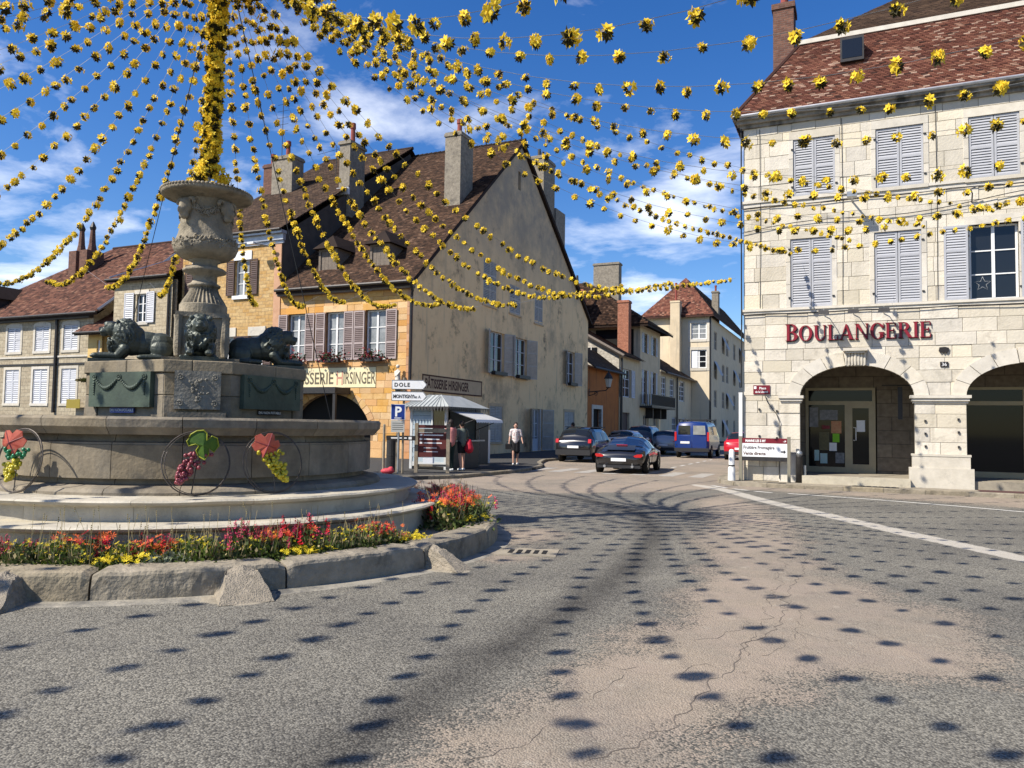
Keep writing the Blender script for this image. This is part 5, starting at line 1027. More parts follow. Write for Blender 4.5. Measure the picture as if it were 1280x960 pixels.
    d = MB(); d.box(-31.0, -29.6, .2, 3, 8.0, 9.0); do = d.obj('dormer', MT['metal_dark'], rt); r_ = MB(); r_.add([(-31.2, -.1, 8.9), (-29.4, -.1, 8.9), (-30.3, -.1, 9.8), (-31.2, 3, 8.9), (-29.4, 3, 8.9), (-30.3, 3, 9.8)], [(0, 1, 2), (0, 2, 5, 3), (1, 4, 5, 2)]); r_.obj('dormer_roof', MT['tile_dark'], do)
    r_ = MB(); r_.tube([(-31.2, -.15, 8.9), (-30.3, -.15, 9.8), (-29.4, -.15, 8.9)], .06, 4); r_.obj('dormer_verge', MT['white'], do)
    # courtyard wall planter with yellow plate, left of the pedestal
    s = thing('street_plate', HP(-21.6, -.35, 2.25), -TH, 'small yellow plate low on the far left stone house beside a climbing plant', 'sign'); MB().fbox(HF, -.55, .55, 0, .5, 0, .03).obj('plate', mat('mustard_plate', (.26, .20, .03), None, rough=.6), s)
    s = thing('climbing_plant', HP(-20.6, -.4, 1.6), -TH, 'thin climbing plant on the wall corner beside the yellow plate', 'plant'); MB().tube([(0, 0, 0), (.1, 0, 1.2), (-.1, .1, 2.9)], .05, 5).obj('stem', MT['wood'], s); q = MB()
    stuff(flower_mass('c', .55, .2, 0, 160, 0, 0, 61, .12).obj('leaves', [MT['fol'], MT['fol_dry']], s)).location = (0, 0, 2.2)
far_left()

# ------------------------------------------------------------------ houses along the street
def street():
    ga = FR((0, 0, 0), (0, 1, 0), (1, 0, 0))
    # orange low house
    rt = thing('orange_house', Hc, -TH, 'low terracotta orange house with a dark lean-to roof beside the tan gable', 'building')
    h = [(25.6, 27.6, .1, 3.0)]; mb = MB(); wall(ga, 24.35, 32.3, -.2, 6.1, h, .3, mb); mb.obj('wall', MT['orange'], rt)
    s = MB(); s.fbox(ga, 25.3, 25.6, .1, 3.3, -.2, .05); s.fbox(ga, 27.6, 27.9, .1, 3.3, -.2, .05); s.fbox(ga, 25.6, 27.6, 3.0, 3.3, -.2, .052); s.obj('door_surround', MT['stone_light'], rt); MB().fbox(ga, 25.6, 27.6, .1, 3.0, -.3, -.26).obj('door', MT['dark'], rt)
    tiles(rt, (.5, 0, 6.05), (0, 1, 0), Vector((-1, 0, .75)), lambda v: 24.35, lambda v: 32.6, 3.2, .22, .17, MT['tile_dark'], seed=71)
    d = MB(); d.add([(.5, 24.35, 6.0), (.5, 32.6, 6.0), (-2.2, 32.6, 8.0), (-2.2, 24.35, 8.0)], [(0, 1, 2, 3)]); d.add([(0, 32.3, 0), (-6, 32.3, 0), (-6, 32.3, 8), (0, 32.3, 6)], [(0, 1, 2, 3)]); d.obj('roof_deck', MT['tile_dark'], rt); MB().tube([(.55, 24.35, 6.0), (.55, 32.6, 6.0)], .09, 6).obj('gutter', MT['gutter'], rt); MB().tube([(.2, 32.4, 6.0), (.15, 32.4, 0)], .08, 6).obj('downpipe', MT['gutter'], rt)
    # narrow cream house with gable and brick chimneys
    rt = thing('gabled_cream_house', Hc, -TH, 'narrow cream house with a whitewashed gable and two brick chimneys', 'building')
    h = [(33.3, 35.9, 4.2, 6.6), (33.4, 35.6, .1, 2.9)]; mb = MB(); wall(ga, 32.35, 38.95, -.2, 7.7, h, .25, mb); mb.obj('wall', MT['cream'], rt)
    g = MB(); g.add([(0, 32.33, 4), (-9, 32.33, 4), (-9, 32.33, 12.6), (0, 32.33, 7.6)], [(0, 1, 2, 3)]); g.obj('gable_wall', MT['white_rubble'], rt); MB().add([(-1.9, 32.30, 7.2), (-2.9, 32.30, 7.2), (-2.9, 32.30, 8.3), (-1.9, 32.30, 8.3)], [(0, 1, 2, 3)]).obj('pane', MT['glass'], rt); w_ = MB(); w_.box(-2.95, -1.85, 32.24, 32.28, 7.72, 7.78); w_.box(-2.43, -2.37, 32.24, 32.28, 7.15, 8.35); w_.obj('window', MT['white'], rt)
    sl = Vector((-1, 0, .56)); tiles(rt, (.5, 0, 7.6), (0, 1, 0), sl, lambda v: 32.0, lambda v: 39.0, 11, .22, .17, MT['tile'], seed=72)
    d = MB(); d.add([(.5, 32.0, 7.5), (.5, 39, 7.5), (-9.1, 39, 12.9), (-9.1, 32.0, 12.9)], [(0, 1, 2, 3)]); d.tube([(.5, 31.95, 7.5), (-9.1, 31.95, 12.9)], .16, 4); d.obj('roof_deck', MT['dormer_wood'], rt)
    window(rt, ga, *h[0], 2, 3, 'sh_white', 'glass', .2, .1, False); MB().fbox(ga, 33.4, 35.6, .1, 2.9, -.25, -.2).obj('door', MT['sh_brown'], rt); shutter(rt, ga, 32.45, 33.2, 4.2, 6.6, .04, MT['sh_white'], None, 3, .12); shutter(rt, ga, 36.0, 37.1, 4.2, 6.6, .04, MT['sh_white'], None, 3, .12)
    MB().tube([(.2, 32.5, 7.4), (.2, 32.5, 0)], .09, 6).obj('downpipe', MT['gutter'], rt)
    # hipped cream house with balcony
    rt = thing('balcony_house', Hc, -TH, 'cream house with a hipped brown roof and a dark iron balcony over the street', 'building')
    h = [(39.6, 41.9, 8.55, 10.35), (42.9, 45.3, 8.55, 10.35), (39.6, 41.9, 3.8, 6.95), (42.9, 45.3, 3.8, 6.95), (44.0, 45.8, .1, 2.8), (40.2, 42.2, .1, 2.8)]
    mb = MB(); wall(ga, 39.0, 46.6, -.2, 11.0, h, .25, mb); mb.add([(0, 39.01, 0), (-9, 39.01, 0), (-9, 39.01, 11), (0, 39.01, 11)], [(0, 1, 2, 3)]); mb.obj('wall', MT['cream'], rt)
    MB().add([(-.6, 38.98, 8.0), (-4.2, 38.98, 8.0), (-4.2, 38.98, 10.6), (-.6, 38.98, 10.6)], [(0, 1, 2, 3)]).obj('loggia_opening', MT['dark'], rt)
    for k, (a, b, c, d_) in enumerate(h):
        window(rt, ga, a+.3, b-.3, c, d_, 2, 3, 'sh_tan', 'glass', .2, .1, False)
        if k < 4: shutter(rt, ga, a, a+.55, c, d_, .03, MT['sh_white'], None, 3, .12); shutter(rt, ga, b-.55, b, c, d_, .03, MT['sh_white'], None, 3, .12)
    e0 = (.9, 38.3); e1 = (.9, 47.6); rx = -5.5; zE = 10.95; zR = 15.3; ya, yb = 41.2, 42.2
    d = MB(); d.add([(.9, 38.2, zE), (.9, 48.4, zE), (rx, 42.6, zR), (rx, 40.2, zR), (-12, 38.2, zE), (-12, 48.4, zE), (-7.5, 40.2, zR), (-7.5, 42.6, zR)], [(0, 1, 2, 3), (0, 3, 6, 4), (3, 2, 7, 6), (1, 5, 7, 2)]); d.add([(.9, 38.2, zE-.2), (.9, 48.4, zE-.2), (.9, 48.4, zE), (.9, 38.2, zE), (-12, 38.2, zE-.2), (-12, 38.2, zE)], [(0, 1, 2, 3), (4, 0, 3, 5)]); d.obj('roof_deck', MT['tile'], rt)
    sl1 = math.hypot(6.4, 4.35); V = Vector((-6.4, 0, 4.35)); tiles(rt, (.95, 0, zE+.03), (0, 1, 0), V, lambda v: 38.2+2.0*v/sl1, lambda v: 48.4-5.8*v/sl1, sl1, .22, .18, MT['tile'], seed=73)
    sl2 = math.hypot(2.0, 4.35); V = Vector((0, 2.0, 4.35)); tiles(rt, (0, 38.15, zE+.03), (1, 0, 0), V, lambda v: -12+4.5*v/sl2, lambda v: .9-6.4*v/sl2, sl2, .22, .18, MT['tile'], seed=74)
    chimney(rt, -1.6, -.6, 37.2, 38.1, 7.8, 13.0, MT['brick'], .06, 0); chimney(rt, -6.4, -4.9, 37.2, 38.1, 10, 14.2, MT['brick'], .10, 0); MB().tube([(-5.6, 37.6, 14.2), (-5.6, 37.6, 15.6)], .2, 7, 0, .1).obj('chimney_pot', MT['metal_dark'], rt); chimney(rt, -6.0, -3.4, 43.5, 44.5, 13, 17.9, MT['chimney'], .08, 0)
    b = MB(); b.fbox(ga, 38.9, 48.5, 3.45, 3.62, .0, 1.15); bo = b.obj('balcony_slab', MT['metal_dark'], rt); b = MB(); b.fbox(ga, 38.9, 48.5, 4.62, 4.68, 1.08, 1.14); b.fbox(ga, 38.9, 48.5, 3.66, 3.70, 1.08, 1.14)
    for k in range(46): u = 38.95+k*.21; b.fbox(ga, u, u+.05, 3.70, 4.62, 1.09, 1.13)
    for k in range(6): b.fbox(ga, 38.9, 38.94, 3.62, 4.66, .1+k*.2, .14+k*.2)
    b.obj('balcony_railing', MT['metal_dark'], rt); b = MB()
    for u in (41, 44, 46.4): b.fprism(ga, [(u, 2.5), (u+.2, 2.5), (u+.2, 3.45), (u, 3.45)], 0, .7)
    b.obj('balcony_bracket', MT['metal_dark'], rt)
    # low continuing house
    rt = thing('low_cream_house', Hc, -TH, 'low cream house with a falling brown roof between the balcony house and the tall block', 'building')
    h = [(47.3, 49.2, 4.4, 6.85), (51.0, 52.9, 4.4, 6.85), (55.6, 58.2, 4.6, 6.9), (52, 54, .1, 2.8), (57, 59, .1, 2.8)]; mb = MB(); wall(ga, 46.65, 62, -.2, 7.3, h, .25, mb); mb.obj('wall', MT['cream2'], rt)
    for a, b, c, d_ in h: window(rt, ga, a, b, c, d_, 2, 4, 'sh_white', 'glass', .15, .16, False)
    tiles(rt, (.6, 0, 7.2), (0, 1, 0), Vector((-1, 0, .62)), lambda v: 46.7, lambda v: 66, 6.5, .24, .18, MT['tile'], seed=75); d = MB(); d.add([(.6, 46.7, 7.15), (.6, 66, 7.15), (-5, 66, 10.7), (-5, 46.7, 10.7)], [(0, 1, 2, 3)]); d.obj('roof_deck', MT['tile_dark'], rt); MB().tube([(.65, 46.7, 7.15), (.65, 66, 7.15)], .1, 6).obj('gutter', MT['gutter'], rt); MB().tube([(.2, 53.6, 7.1), (.2, 53.6, 0)], .1, 6).obj('downpipe', MT['gutter'], rt)
    # tall end block
    T0 = Hc+gv*62+rv*2.1
    rt = thing('tall_end_block', T0, -TH, 'tall four storey cream block with a hipped tile roof closing the street', 'building'); ff = FR((0, 0, 0), (1, 0, 0), (0, -1, 0)); fs = FR((0, 0, 0), (0, 1, 0), (1, 0, 0))
    h = [(-2.1, -.3, 12.1, 14.0), (-2.1, -.3, 8.7, 10.85)]; mb = MB(); wall(ff, -7.5, 0, -.2, 14.8, h, .2, mb); 
    hs = []
    for i, u in enumerate((3.2, 9.0, 12.2, 18.5, 24, 30)): hs += [(u, u+2.0, 11.2, 13.4), (u, u+2.0, 7.6, 9.8), (u, u+2.0, 4.2, 6.3), (u, u+1.8, .5, 2.8)]
    wall(fs, 0, 36, -.2, 14.8, hs, .25, mb); mb.add([(-7.5, 0, 0), (-7.5, 14, 0), (-7.5, 14, 14.8), (-7.5, 0, 14.8)], [(0, 1, 2, 3)]); mb.obj('wall', MT['cream2'], rt)
    for k, (a, b, c, d_) in enumerate(h):
        window(rt, ff, a, b, c, d_, 2, 3, 'white', 'curtain_glass' if k == 0 else 'glass', .15, .12, False); s = MB(); s.fbox(ff, a-.32, a, c-.3, d_+.35, -.1, .05); s.fbox(ff, b, b+.32, c-.3, d_+.35, -.1, .05); s.fbox(ff, a, b, d_, d_+.35, -.1, .052); s.fbox(ff, a, b, c-.3, c, -.1, .08); s.obj('window_surround', MT['stone_light'], rt)
        if k == 1: MB().fbox(ff, a+.05, a+.75, c+.05, d_-.05, -.1, -.06).obj('blind', MT['sign_white'], rt)
    for k, (a, b, c, d_) in enumerate(hs):
        window(rt, fs, a, b, c, d_, 2, 2, 'sh_tan', 'glass', .15, .1, False)
        if k % 3 == 1: p = MB(); p.add([fs(a, d_, .02), fs(b, d_, .02), fs(b, c+.5, .8), fs(a, c+.5, .8)], [(0, 1, 2, 3)]); p.obj('awning_blind', MT['sh_blue'], rt)
    MB().tube([fs(.1, 14.7, .1), fs(.1, 0, .1)], .12, 6).obj('downpipe', MT['gutter'], rt)
    zE, zR = 14.9, 20.2; A = (-8.1, -.6, zE); B_ = (.6, -.6, zE); P1 = (-3.6, 4.2, zR); P2 = (-3.6, 34, zR); C_ = (.6, 37, zE); D = (-8.1, 37, zE)
    d = MB(); d.add([A, B_, P1, P2, C_, D], [(0, 1, 2), (1, 4, 3, 2), (0, 2, 3, 5)]); d.add([(A[0], A[1], zE-.2), (B_[0], B_[1], zE-.2), (C_[0], C_[1], zE-.2), B_, A, C_], [(0, 1, 3, 4), (1, 2, 5, 3)]); d.obj('roof_deck', MT['tile_red'], rt)
    V = Vector((0, 4.8, zR-zE)); L = V.length; tiles(rt, (0, -.62, zE+.03), (1, 0, 0), V, lambda v: -8.1+4.5*v/L, lambda v: .6-4.2*v/L, L, .26, .2, MT['tile_red'], seed=77)
    V = Vector((-4.2, 0, zR-zE)); L = V.length; tiles(rt, (.62, 0, zE+.03), (0, 1, 0), V, lambda v: -.6+4.8*v/L, lambda v: 37-3*v/L, L, .3, .24, MT['tile_dark'], seed=78)
    chimney(rt, -4.3, -3.2, -1.3, -.05, 6, 16.6, MT['cream'], .05, 1, 2.2); chimney(rt, -1.2, -.4, 8.5, 9.6, 15, 19.2, MT['chimney'], .08, 1, .8)
    # facade on the other side of the street far down
    # houses past the block keep the street closed
    rt = thing('far_row_house', Hc+gv*104+rv*9, -TH, 'distant cream house glimpsed at the end of the street', 'building'); mb = MB(); fw = FR((0, 0, 0), (1, 0, 0), (0, -1, 0)); hh = [(k*3.0+.8, k*3.0+2.2, z, z+1.9) for k in range(5) for z in (1, 4.2)]; wall(fw, 0, 16, -.2, 7.5, hh, .2, mb); mb.obj('wall', MT['cream'], rt)
    for a in hh: window(rt, fw, *a, 2, 2, 'white', 'glass', .15, .1, False)
    simple_roof(rt, -.5, 16.5, 0, 4, 8, 7.6, 10.5, MT['tile'], .3, .25, 79, .4)
street()
s = thing('wall_lantern', HP(0, 24.6, 4.2), -TH, 'black wrought iron wall lantern on the corner of the orange house', 'lantern')
MB().tube([(0, 0, -.3), (0, 0, .25)], .05, 6).obj('wall_plate', MT['metal_dark'], s); b = MB(); b.tube([(0, 0, 0), (.6, 0, .05), (1.3, 0, .10), (1.5, 0, .3)], .04, 6); b.tube([(0, 0, -.28), (.3, 0, -.2), (.7, 0, -.02)], .03, 5)
for k in range(9): q = k*PI/4; 
b.tube([(.55+.12*math.cos(k*PI/5), 0, -.12+.12*math.sin(k*PI/5)) for k in range(11)], .02, 4); b.obj('bracket', MT['metal_dark'], s)
l = MB(); l.lathe([(.16, .35), (.30, .95)], 6, (1.5, 0, 0)); lo = l.obj('lantern_glass', mat('frosted_lantern_glass', (.5, .48, .42), None, rough=.3), s); l = MB(); l.lathe([(.36, .95), (.22, 1.2), (.10, 1.38), (.05, 1.42), (.06, 1.55), (.0, 1.56)], 6, (1.5, 0, 0)); l.lathe([(.18, .30), (.18, .35), (0, .30)], 6, (1.5, 0, 0)); l.obj('lantern_cap', MT['metal_dark'], lo)
# ------------------------------------------------------------------ fountain
def ringseg(prof, a0, a1, n=5, gap=.004, jit=0):
    """closed block following an arc; prof is a closed outline of (r, z)"""
    vs = []; fs = []; k = len(prof)
    for i in range(n+1):
        a = a0+(a1-a0)*i/n
        for r, z in prof:
            g = gap/r*(1 if i == 0 else -1 if i == n else 0); j = jit*mnoise.noise(Vector((a*9, r*7, z*9+3)))
            vs.append(((r+j)*math.cos(a+g), (r+j)*math.sin(a+g), z+j*.7))
    for i in range(n):
        for q in range(k): fs.append((i*k+q, i*k+(q+1) % k, (i+1)*k+(q+1) % k, (i+1)*k+q))
    fs.append(tuple(range(k-1, -1, -1))); fs.append(tuple(n*k+q for q in range(k)))
    return vs, fs
def lion_parts():
    mb = MB(); B = lambda c, r, sc=(1, 1, 1): mb.ball(c, r, 0, 12, 8, sc)
    B((.19, 0, .235), .215, (1.0, .88, 1.0)); B((.38, 0, .26), .20, (1.4, .80, 1.0)); B((.58, 0, .28), .205, (1.1, .92, 1.05))
    for s in (-1, 1):
        B((.17, s*.13, .16), .145, (1.15, .62, 1.05)); mb.cap((.16, s*.17, .05), (.40, s*.18, .045), .05, .042); B((.43, s*.18, .04), .05, (1.3, 1, .8))
        mb.cap((.66, s*.13, .16), (.74, s*.13, .06), .085, .065); mb.cap((.72, s*.13, .055), (1.0, s*.125, .05), .055, .048); B((1.04, s*.125, .045), .058, (1.15, 1, .78))
        for t in (-.03, 0, .03): B((1.085, s*.125+t, .035), .022, (1.3, .9, 1))
    mb.cap((.02, 0, .10), (.05, -.2, .04), .03, .025); mb.cap((.05, -.2, .04), (.30, -.27, .035), .025, .03)
    B((.69, 0, .42), .19, (.85, .98, 1.1)); B((.58, 0, .36), .20, (1.0, .90, 1.0)); B((.74, 0, .26), .16, (.8, 1.0, 1.2))     # mane mass
    B((.84, 0, .475), .118, (1, .88, 1.02)); B((.93, 0, .44), .08, (1.2, .80, .82)); B((1.0, 0, .465), .034, (.8, 1.25, .8)); B((.95, 0, .385), .05, (1.1, .85, .7)); B((.90, 0, .545), .06, (1, 1.2, .7))
    for s in (-1, 1):
        B((.915, s*.052, .520), .026); B((.975, s*.035, .42), .036, (1, .9, .8)); B((.765, s*.125, .575), .036, (.6, 1, 1)); B((.935, s*.045, .50), .018)
    r = random.Random(4)
    for k in range(330):
        th, ph = r.uniform(0, 2*PI), r.uniform(-.9, 1.3); d = Vector((math.cos(ph)*math.cos(th), math.cos(ph)*math.sin(th), math.sin(ph)))
        if d.x > .35 and abs(d.y) < .62 and -.6 < d.z < .85: continue
        p = Vector((.66, 0, .40))+Vector((d.x*.19, d.y*.20, d.z*.235)); q = p+Vector((-.035, d.y*.02, -.055)); mb.cap(p, q, r.uniform(.016, .026), .008, 6)
    for k in range(90):
        p = Vector((.88+r.uniform(-.06, .01), r.gauss(0, .08), .33-r.uniform(0, .18))); mb.cap(p, p+Vector((-.015, 0, -.06)), .02, .008, 6)
    return mb
def fountain():
    rt = thing('fountain', FC, -TH, 'large round stone fountain with bronze lions and a tall carved urn', 'fountain'); FT = MT['ftn']; N = 20; OFF = .11
    A = lambda k, n=N: OFF+2*PI*k/n
    for k in range(N):
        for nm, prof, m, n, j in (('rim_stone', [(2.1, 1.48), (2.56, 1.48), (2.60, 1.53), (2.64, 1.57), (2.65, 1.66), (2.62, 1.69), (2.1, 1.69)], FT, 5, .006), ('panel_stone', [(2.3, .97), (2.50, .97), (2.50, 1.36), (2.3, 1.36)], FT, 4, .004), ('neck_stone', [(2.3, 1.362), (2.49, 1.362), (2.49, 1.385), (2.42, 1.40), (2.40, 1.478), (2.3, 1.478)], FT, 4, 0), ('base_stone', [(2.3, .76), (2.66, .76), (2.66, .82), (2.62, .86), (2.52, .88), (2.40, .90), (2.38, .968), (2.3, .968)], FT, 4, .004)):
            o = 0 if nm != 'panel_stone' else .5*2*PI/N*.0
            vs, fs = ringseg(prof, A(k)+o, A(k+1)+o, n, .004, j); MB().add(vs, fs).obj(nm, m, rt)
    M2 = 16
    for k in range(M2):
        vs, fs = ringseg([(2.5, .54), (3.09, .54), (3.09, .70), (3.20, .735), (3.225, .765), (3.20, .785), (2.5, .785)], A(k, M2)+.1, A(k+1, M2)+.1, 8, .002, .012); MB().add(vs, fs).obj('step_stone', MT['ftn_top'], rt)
        vs, fs = ringseg([(3.0, .19), (3.45, .19), (3.45, .465), (3.56, .50), (3.59, .53), (3.56, .55), (3.0, .55)], A(k, M2)+.25, A(k+1, M2)+.25, 8, .002, .012); MB().add(vs, fs).obj('step_stone', MT['ftn_top'], rt)
    MB().lathe([(2.3, 1.3), (.5, 1.3)], 40).obj('water', mat('basin_water', (.02, .035, .03), None, rough=.05, spec=.6), rt)
    MB().lathe([(2.31, .6), (2.31, 1.5)], 40).obj('basin_lining', FT, rt)
    # pedestal: square with cut corners
    a, c = 1.31, .58; cor = [(-a+c, -a), (a-c, -a), (a, -a+c), (a, a-c), (a-c, a), (-a+c, a), (-a, a-c), (-a, -a+c)]
    sh = lambda f, d: [(x*(1+d/a), y*(1+d/a)) for x, y in f]
    MB().prism(sh(cor, -.035), 1.0, 2.40).obj('pedestal_core', MT['mortar'], rt)
    names = ['south', 'se', 'east', 'ne', 'north', 'nw', 'west', 'sw']
    relief = MT['verdigris']
    for k in range(8):
        p, q = Vector((*cor[k], 0)), Vector((*cor[(k+1) % 8], 0)); L = (q-p).length; u = (q-p)/L; w = Vector((u.y, -u.x, 0)); f = FR(p, u, w)
        lv = [1.0, 1.34, 1.68, 1.98, 2.27]; rnd = random.Random(k)
        for j in range(4):
            xs = [0, .22, L-.22, L] if k % 2 == 0 else [0, L*.5, L]
            for i in range(len(xs)-1): MB().add(*stone_mesh(f, [(xs[i]+.003, lv[j]+.003), (xs[i+1]-.003, lv[j]+.003), (xs[i+1]-.003, lv[j+1]-.003), (xs[i]+.003, lv[j+1]-.003)], -.05, .0 if (k % 2 or i in (0, len(xs)-2)) else -.02, .008)).obj('pedestal_block', FT, rt)
        xs = [-.02, L*.5+rnd.uniform(-.1, .1), L+.02]
        for i in range(2): MB().add(*stone_mesh(f, [(xs[i]+.003, 2.273), (xs[i+1]-.003, 2.273), (xs[i+1]-.003, 2.44), (xs[i]+.003, 2.44)], -.3, .03, .012)).obj('cap_stone', FT, rt)
        if k % 2 == 0 and k != 4 and k != 6:
            pl = MB(); pl.fbox(f, .16, L-.16, 1.82, 2.28, .0, .075); po = pl.obj('plaque', relief, rt)
            for i in (0, 1, 2):
                x = .26+(L-.52)*i/2; r_ = MB(); r_.tube([f(x+.035*math.cos(t*PI/6), 2.215+.035*math.sin(t*PI/6), .078) for t in range(13)], .012, 5); r_.ball(f(x, 2.215, .078), .018, 0, 6, 4); r_.obj('rosette', relief, po)
                if i != 1: r_ = MB(); [r_.ball(f(x, 2.14-.03*t, .078), .022-.002*t, 0, 6, 4) for t in range(6)]; r_.obj('drop', relief, po)
            for i in (0, 1):
                x0, x1 = .29+(L-.52)*i/2, .23+(L-.52)*(i+1)/2; r_ = MB()
                for t in range(15): s = t/14; r_.ball(f(x0+(x1-x0)*s, 2.19-.12*math.sin(PI*s), .080), .018+.014*math.sin(PI*s), 0, 6, 4)
                r_.obj('swag', relief, po)
            sp = MB(); sp.fbox(f, L*.5-.22, L*.5+.22, 1.745, 1.81, .0, .02); so_ = sp.obj('water_notice', MT['text_dark'] if k else MT['sign_blue'], rt); txt('EAU NON POTABLE', .05, MT['text_white'], so_, f, L*.5, 1.76, .021, align='CENTER', ext=.001)
        if k == 1:
            pl = MB(); pl.fbox(f, .13, L-.13, 1.80, 2.30, .0, .09); po = pl.obj('plaque', MT['grey_plaque'], rt)
            for x in (.20, L-.20):
                for z in (1.88, 2.22): r_ = MB(); r_.tube([f(x+.03*math.cos(t*PI/5), z+.03*math.sin(t*PI/5), .092) for t in range(11)], .012, 5); r_.ball(f(x, z, .092), .014, 0, 6, 4); r_.obj('rosette', MT['grey_plaque'], po)
            r_ = MB(); rr = random.Random(2)
            for t in range(46): z = rr.uniform(1.9, 2.2); r_.ball(f(L/2+rr.gauss(0, .045)*(1 if z > 2.0 else .5), z, .09), rr.uniform(.012, .022), 0, 6, 4)
            r_.obj('bouquet_relief', MT['grey_plaque'], po)
            MB().fbox(f, .06, L-.06, 1.60, 1.76, .0, .12).obj('ledge_block', FT, rt)
    # column
    q = math.sqrt(.5); fd = lambda rr: [(rr*math.cos(PI/4*0+PI/2*i), rr*math.sin(PI/2*i)) for i in range(4)]
    def us_(p): return [(r*.9, z) for r, z in p]
    def sq(h): return [(h*math.sqrt(2)*math.cos(PI/2*i), h*math.sqrt(2)*math.sin(PI/2*i)) for i in range(4)]      # faces look along the diagonals
    MB().prism(sq(.52), 2.44, 2.55).obj('plinth', FT, rt)
    bl = MB(); bl.prism(sq(.33), 2.55, 3.19)
    for i in range(4):
        x, y = .33*math.sqrt(2)*math.cos(PI/2*i), .33*math.sqrt(2)*math.sin(PI/2*i); bl.lathe([(.05, 2.58), (.065, 2.7), (.06, 3.1), (.075, 3.17)], 8, (x*.95, y*.95, 0), cap=True)
    bl.obj('column_block', MT['urn'], rt); MB().prism(sq(.365), 3.15, 3.22).obj('column_cap', MT['urn'], rt)
    MB().lathe([(.0, 3.22), (.335, 3.22), (.335, 3.36), (.32, 3.37), (.0, 3.37)], 32).obj('drum', MT['urn'], rt, False)
    fl = MB(); n = 32; vs = []; fs = []
    prof = [(.325, 3.37), (.30, 3.42), (.255, 3.49), (.215, 3.56), (.195, 3.63)]
    for j, (r, z) in enumerate(prof):
        for i in range(n*2):
            rr = r*(1 if i % 2 == 0 else .90); t = PI*i/n; vs.append((rr*math.cos(t), rr*math.sin(t), z))
    for j in range(len(prof)-1):
        for i in range(2*n): fs.append((j*2*n+i, j*2*n+(i+1) % (2*n), (j+1)*2*n+(i+1) % (2*n), (j+1)*2*n+i))
    fl.add(vs, fs).obj('fluted_foot', MT['urn'], rt)
    MB().lathe(us_([(.19, 3.62), (.25, 3.64), (.26, 3.67), (.20, 3.70), (.17, 3.76), (.20, 3.82), (.335, 3.86), (.345, 3.89), (.30, 3.92), (.20, 3.95), (.185, 4.0), (.26, 4.03), (.24, 4.05)]), 36).obj('urn_stem', MT['urn'], rt, True)
    MB().lathe(us_([(.0, 4.02), (.24, 4.03), (.38, 4.07), (.475, 4.14), (.505, 4.21), (.50, 4.27), (.465, 4.33), (.43, 4.42), (.405, 4.55), (.395, 4.70), (.40, 4.82), (.43, 4.92), (.5, 5.0)]), 40).obj('urn_body', MT['urn'], rt, True)
    r_ = MB(); rr = random.Random(9)
    for k in range(420):
        t = rr.uniform(0, 2*PI); z = rr.gauss(4.27, .03); r_.ball((math.cos(t)*.446, math.sin(t)*.446, z), rr.uniform(.012, .024), 0, 5, 4)
    stuff(r_.obj('leaf_band', MT['urn'], rt, True)); r_ = MB()
    for k in range(900):
        t = rr.uniform(0, 2*PI); s = abs(math.sin(t*2+PI/4*0)); z = 4.90-.20*s+rr.gauss(0, .03); r_.ball((math.cos(t)*.372, math.sin(t)*.372, z), rr.uniform(.010, .019), 0, 5, 4)
    stuff(r_.obj('grape_festoon', MT['urn'], rt, True))
    for i in range(4):
        t = PI/2*i+PI/4*0; hd = MB(); c0 = Vector((math.cos(t), math.sin(t), 0)); e = Vector((-math.sin(t), math.cos(t), 0))
        P = lambda d, s, z: c0*(d*.9)+e*s+Vector((0, 0, z))
        hd.ball(P(.44, 0, 4.78), .10, 0, 10, 8, (1, 1, 1.2)); hd.ball(P(.52, 0, 4.70), .065, 0, 8, 6); hd.ball(P(.47, 0, 4.64), .07, 0, 8, 6)
        for s in (-1, 1):
            hd.ball(P(.49, s*.05, 4.80), .03, 0, 6, 5)
            for k in range(9): a_ = k*.55; hd.ball(P(.44+.0, s*(.10+.055*math.cos(a_)), 4.83+.055*math.sin(a_)), .035-.002*k, 0, 6, 5)
        remesh(hd, 'ram_mask', MT['urn'], rt, .014, 2)
    MB().lathe(us_([(.40, 4.90), (.50, 4.945), (.60, 4.965), (.685, 4.975), (.715, 4.995), (.715, 5.035), (.69, 5.055), (.55, 5.06), (.0, 5.05)]), 48).obj('urn_rim', MT['urn'], rt, True)
    b = MB(); [b.ball((.63*math.cos(2*PI*k/72), .63*math.sin(2*PI*k/72), 5.045), .032, 0, 6, 4, (1, 1, .8)) for k in range(72)]; stuff(b.obj('rim_beads', MT['urn'], rt, True))
    lm = remesh(lion_parts(), 'lion', MT['bronze'], False, .0095, 2)
    for i, (dx, dy) in enumerate(((q, -q), (-q, -q), (q, q))):
        sl = MB(); ang = math.atan2(dy, dx); lo = link('lion', lm, rt, (dx*.38, dy*.38, 2.51), (0, 0, ang)); sl.box(0, 1.12, -.25, .25, -.07, -.002) if i else sl.box(0, .98, -.25, .25, -.07, -.002); sl.obj('lion_base', MT['bronze'], lo)
        lo.scale = (.97, .94, .93)
        lo['label'] = ('bronze lion facing the camera', 'bronze lion lying in profile to the left', 'dark bronze lion facing away to the right')[i]
    return rt
fountain()
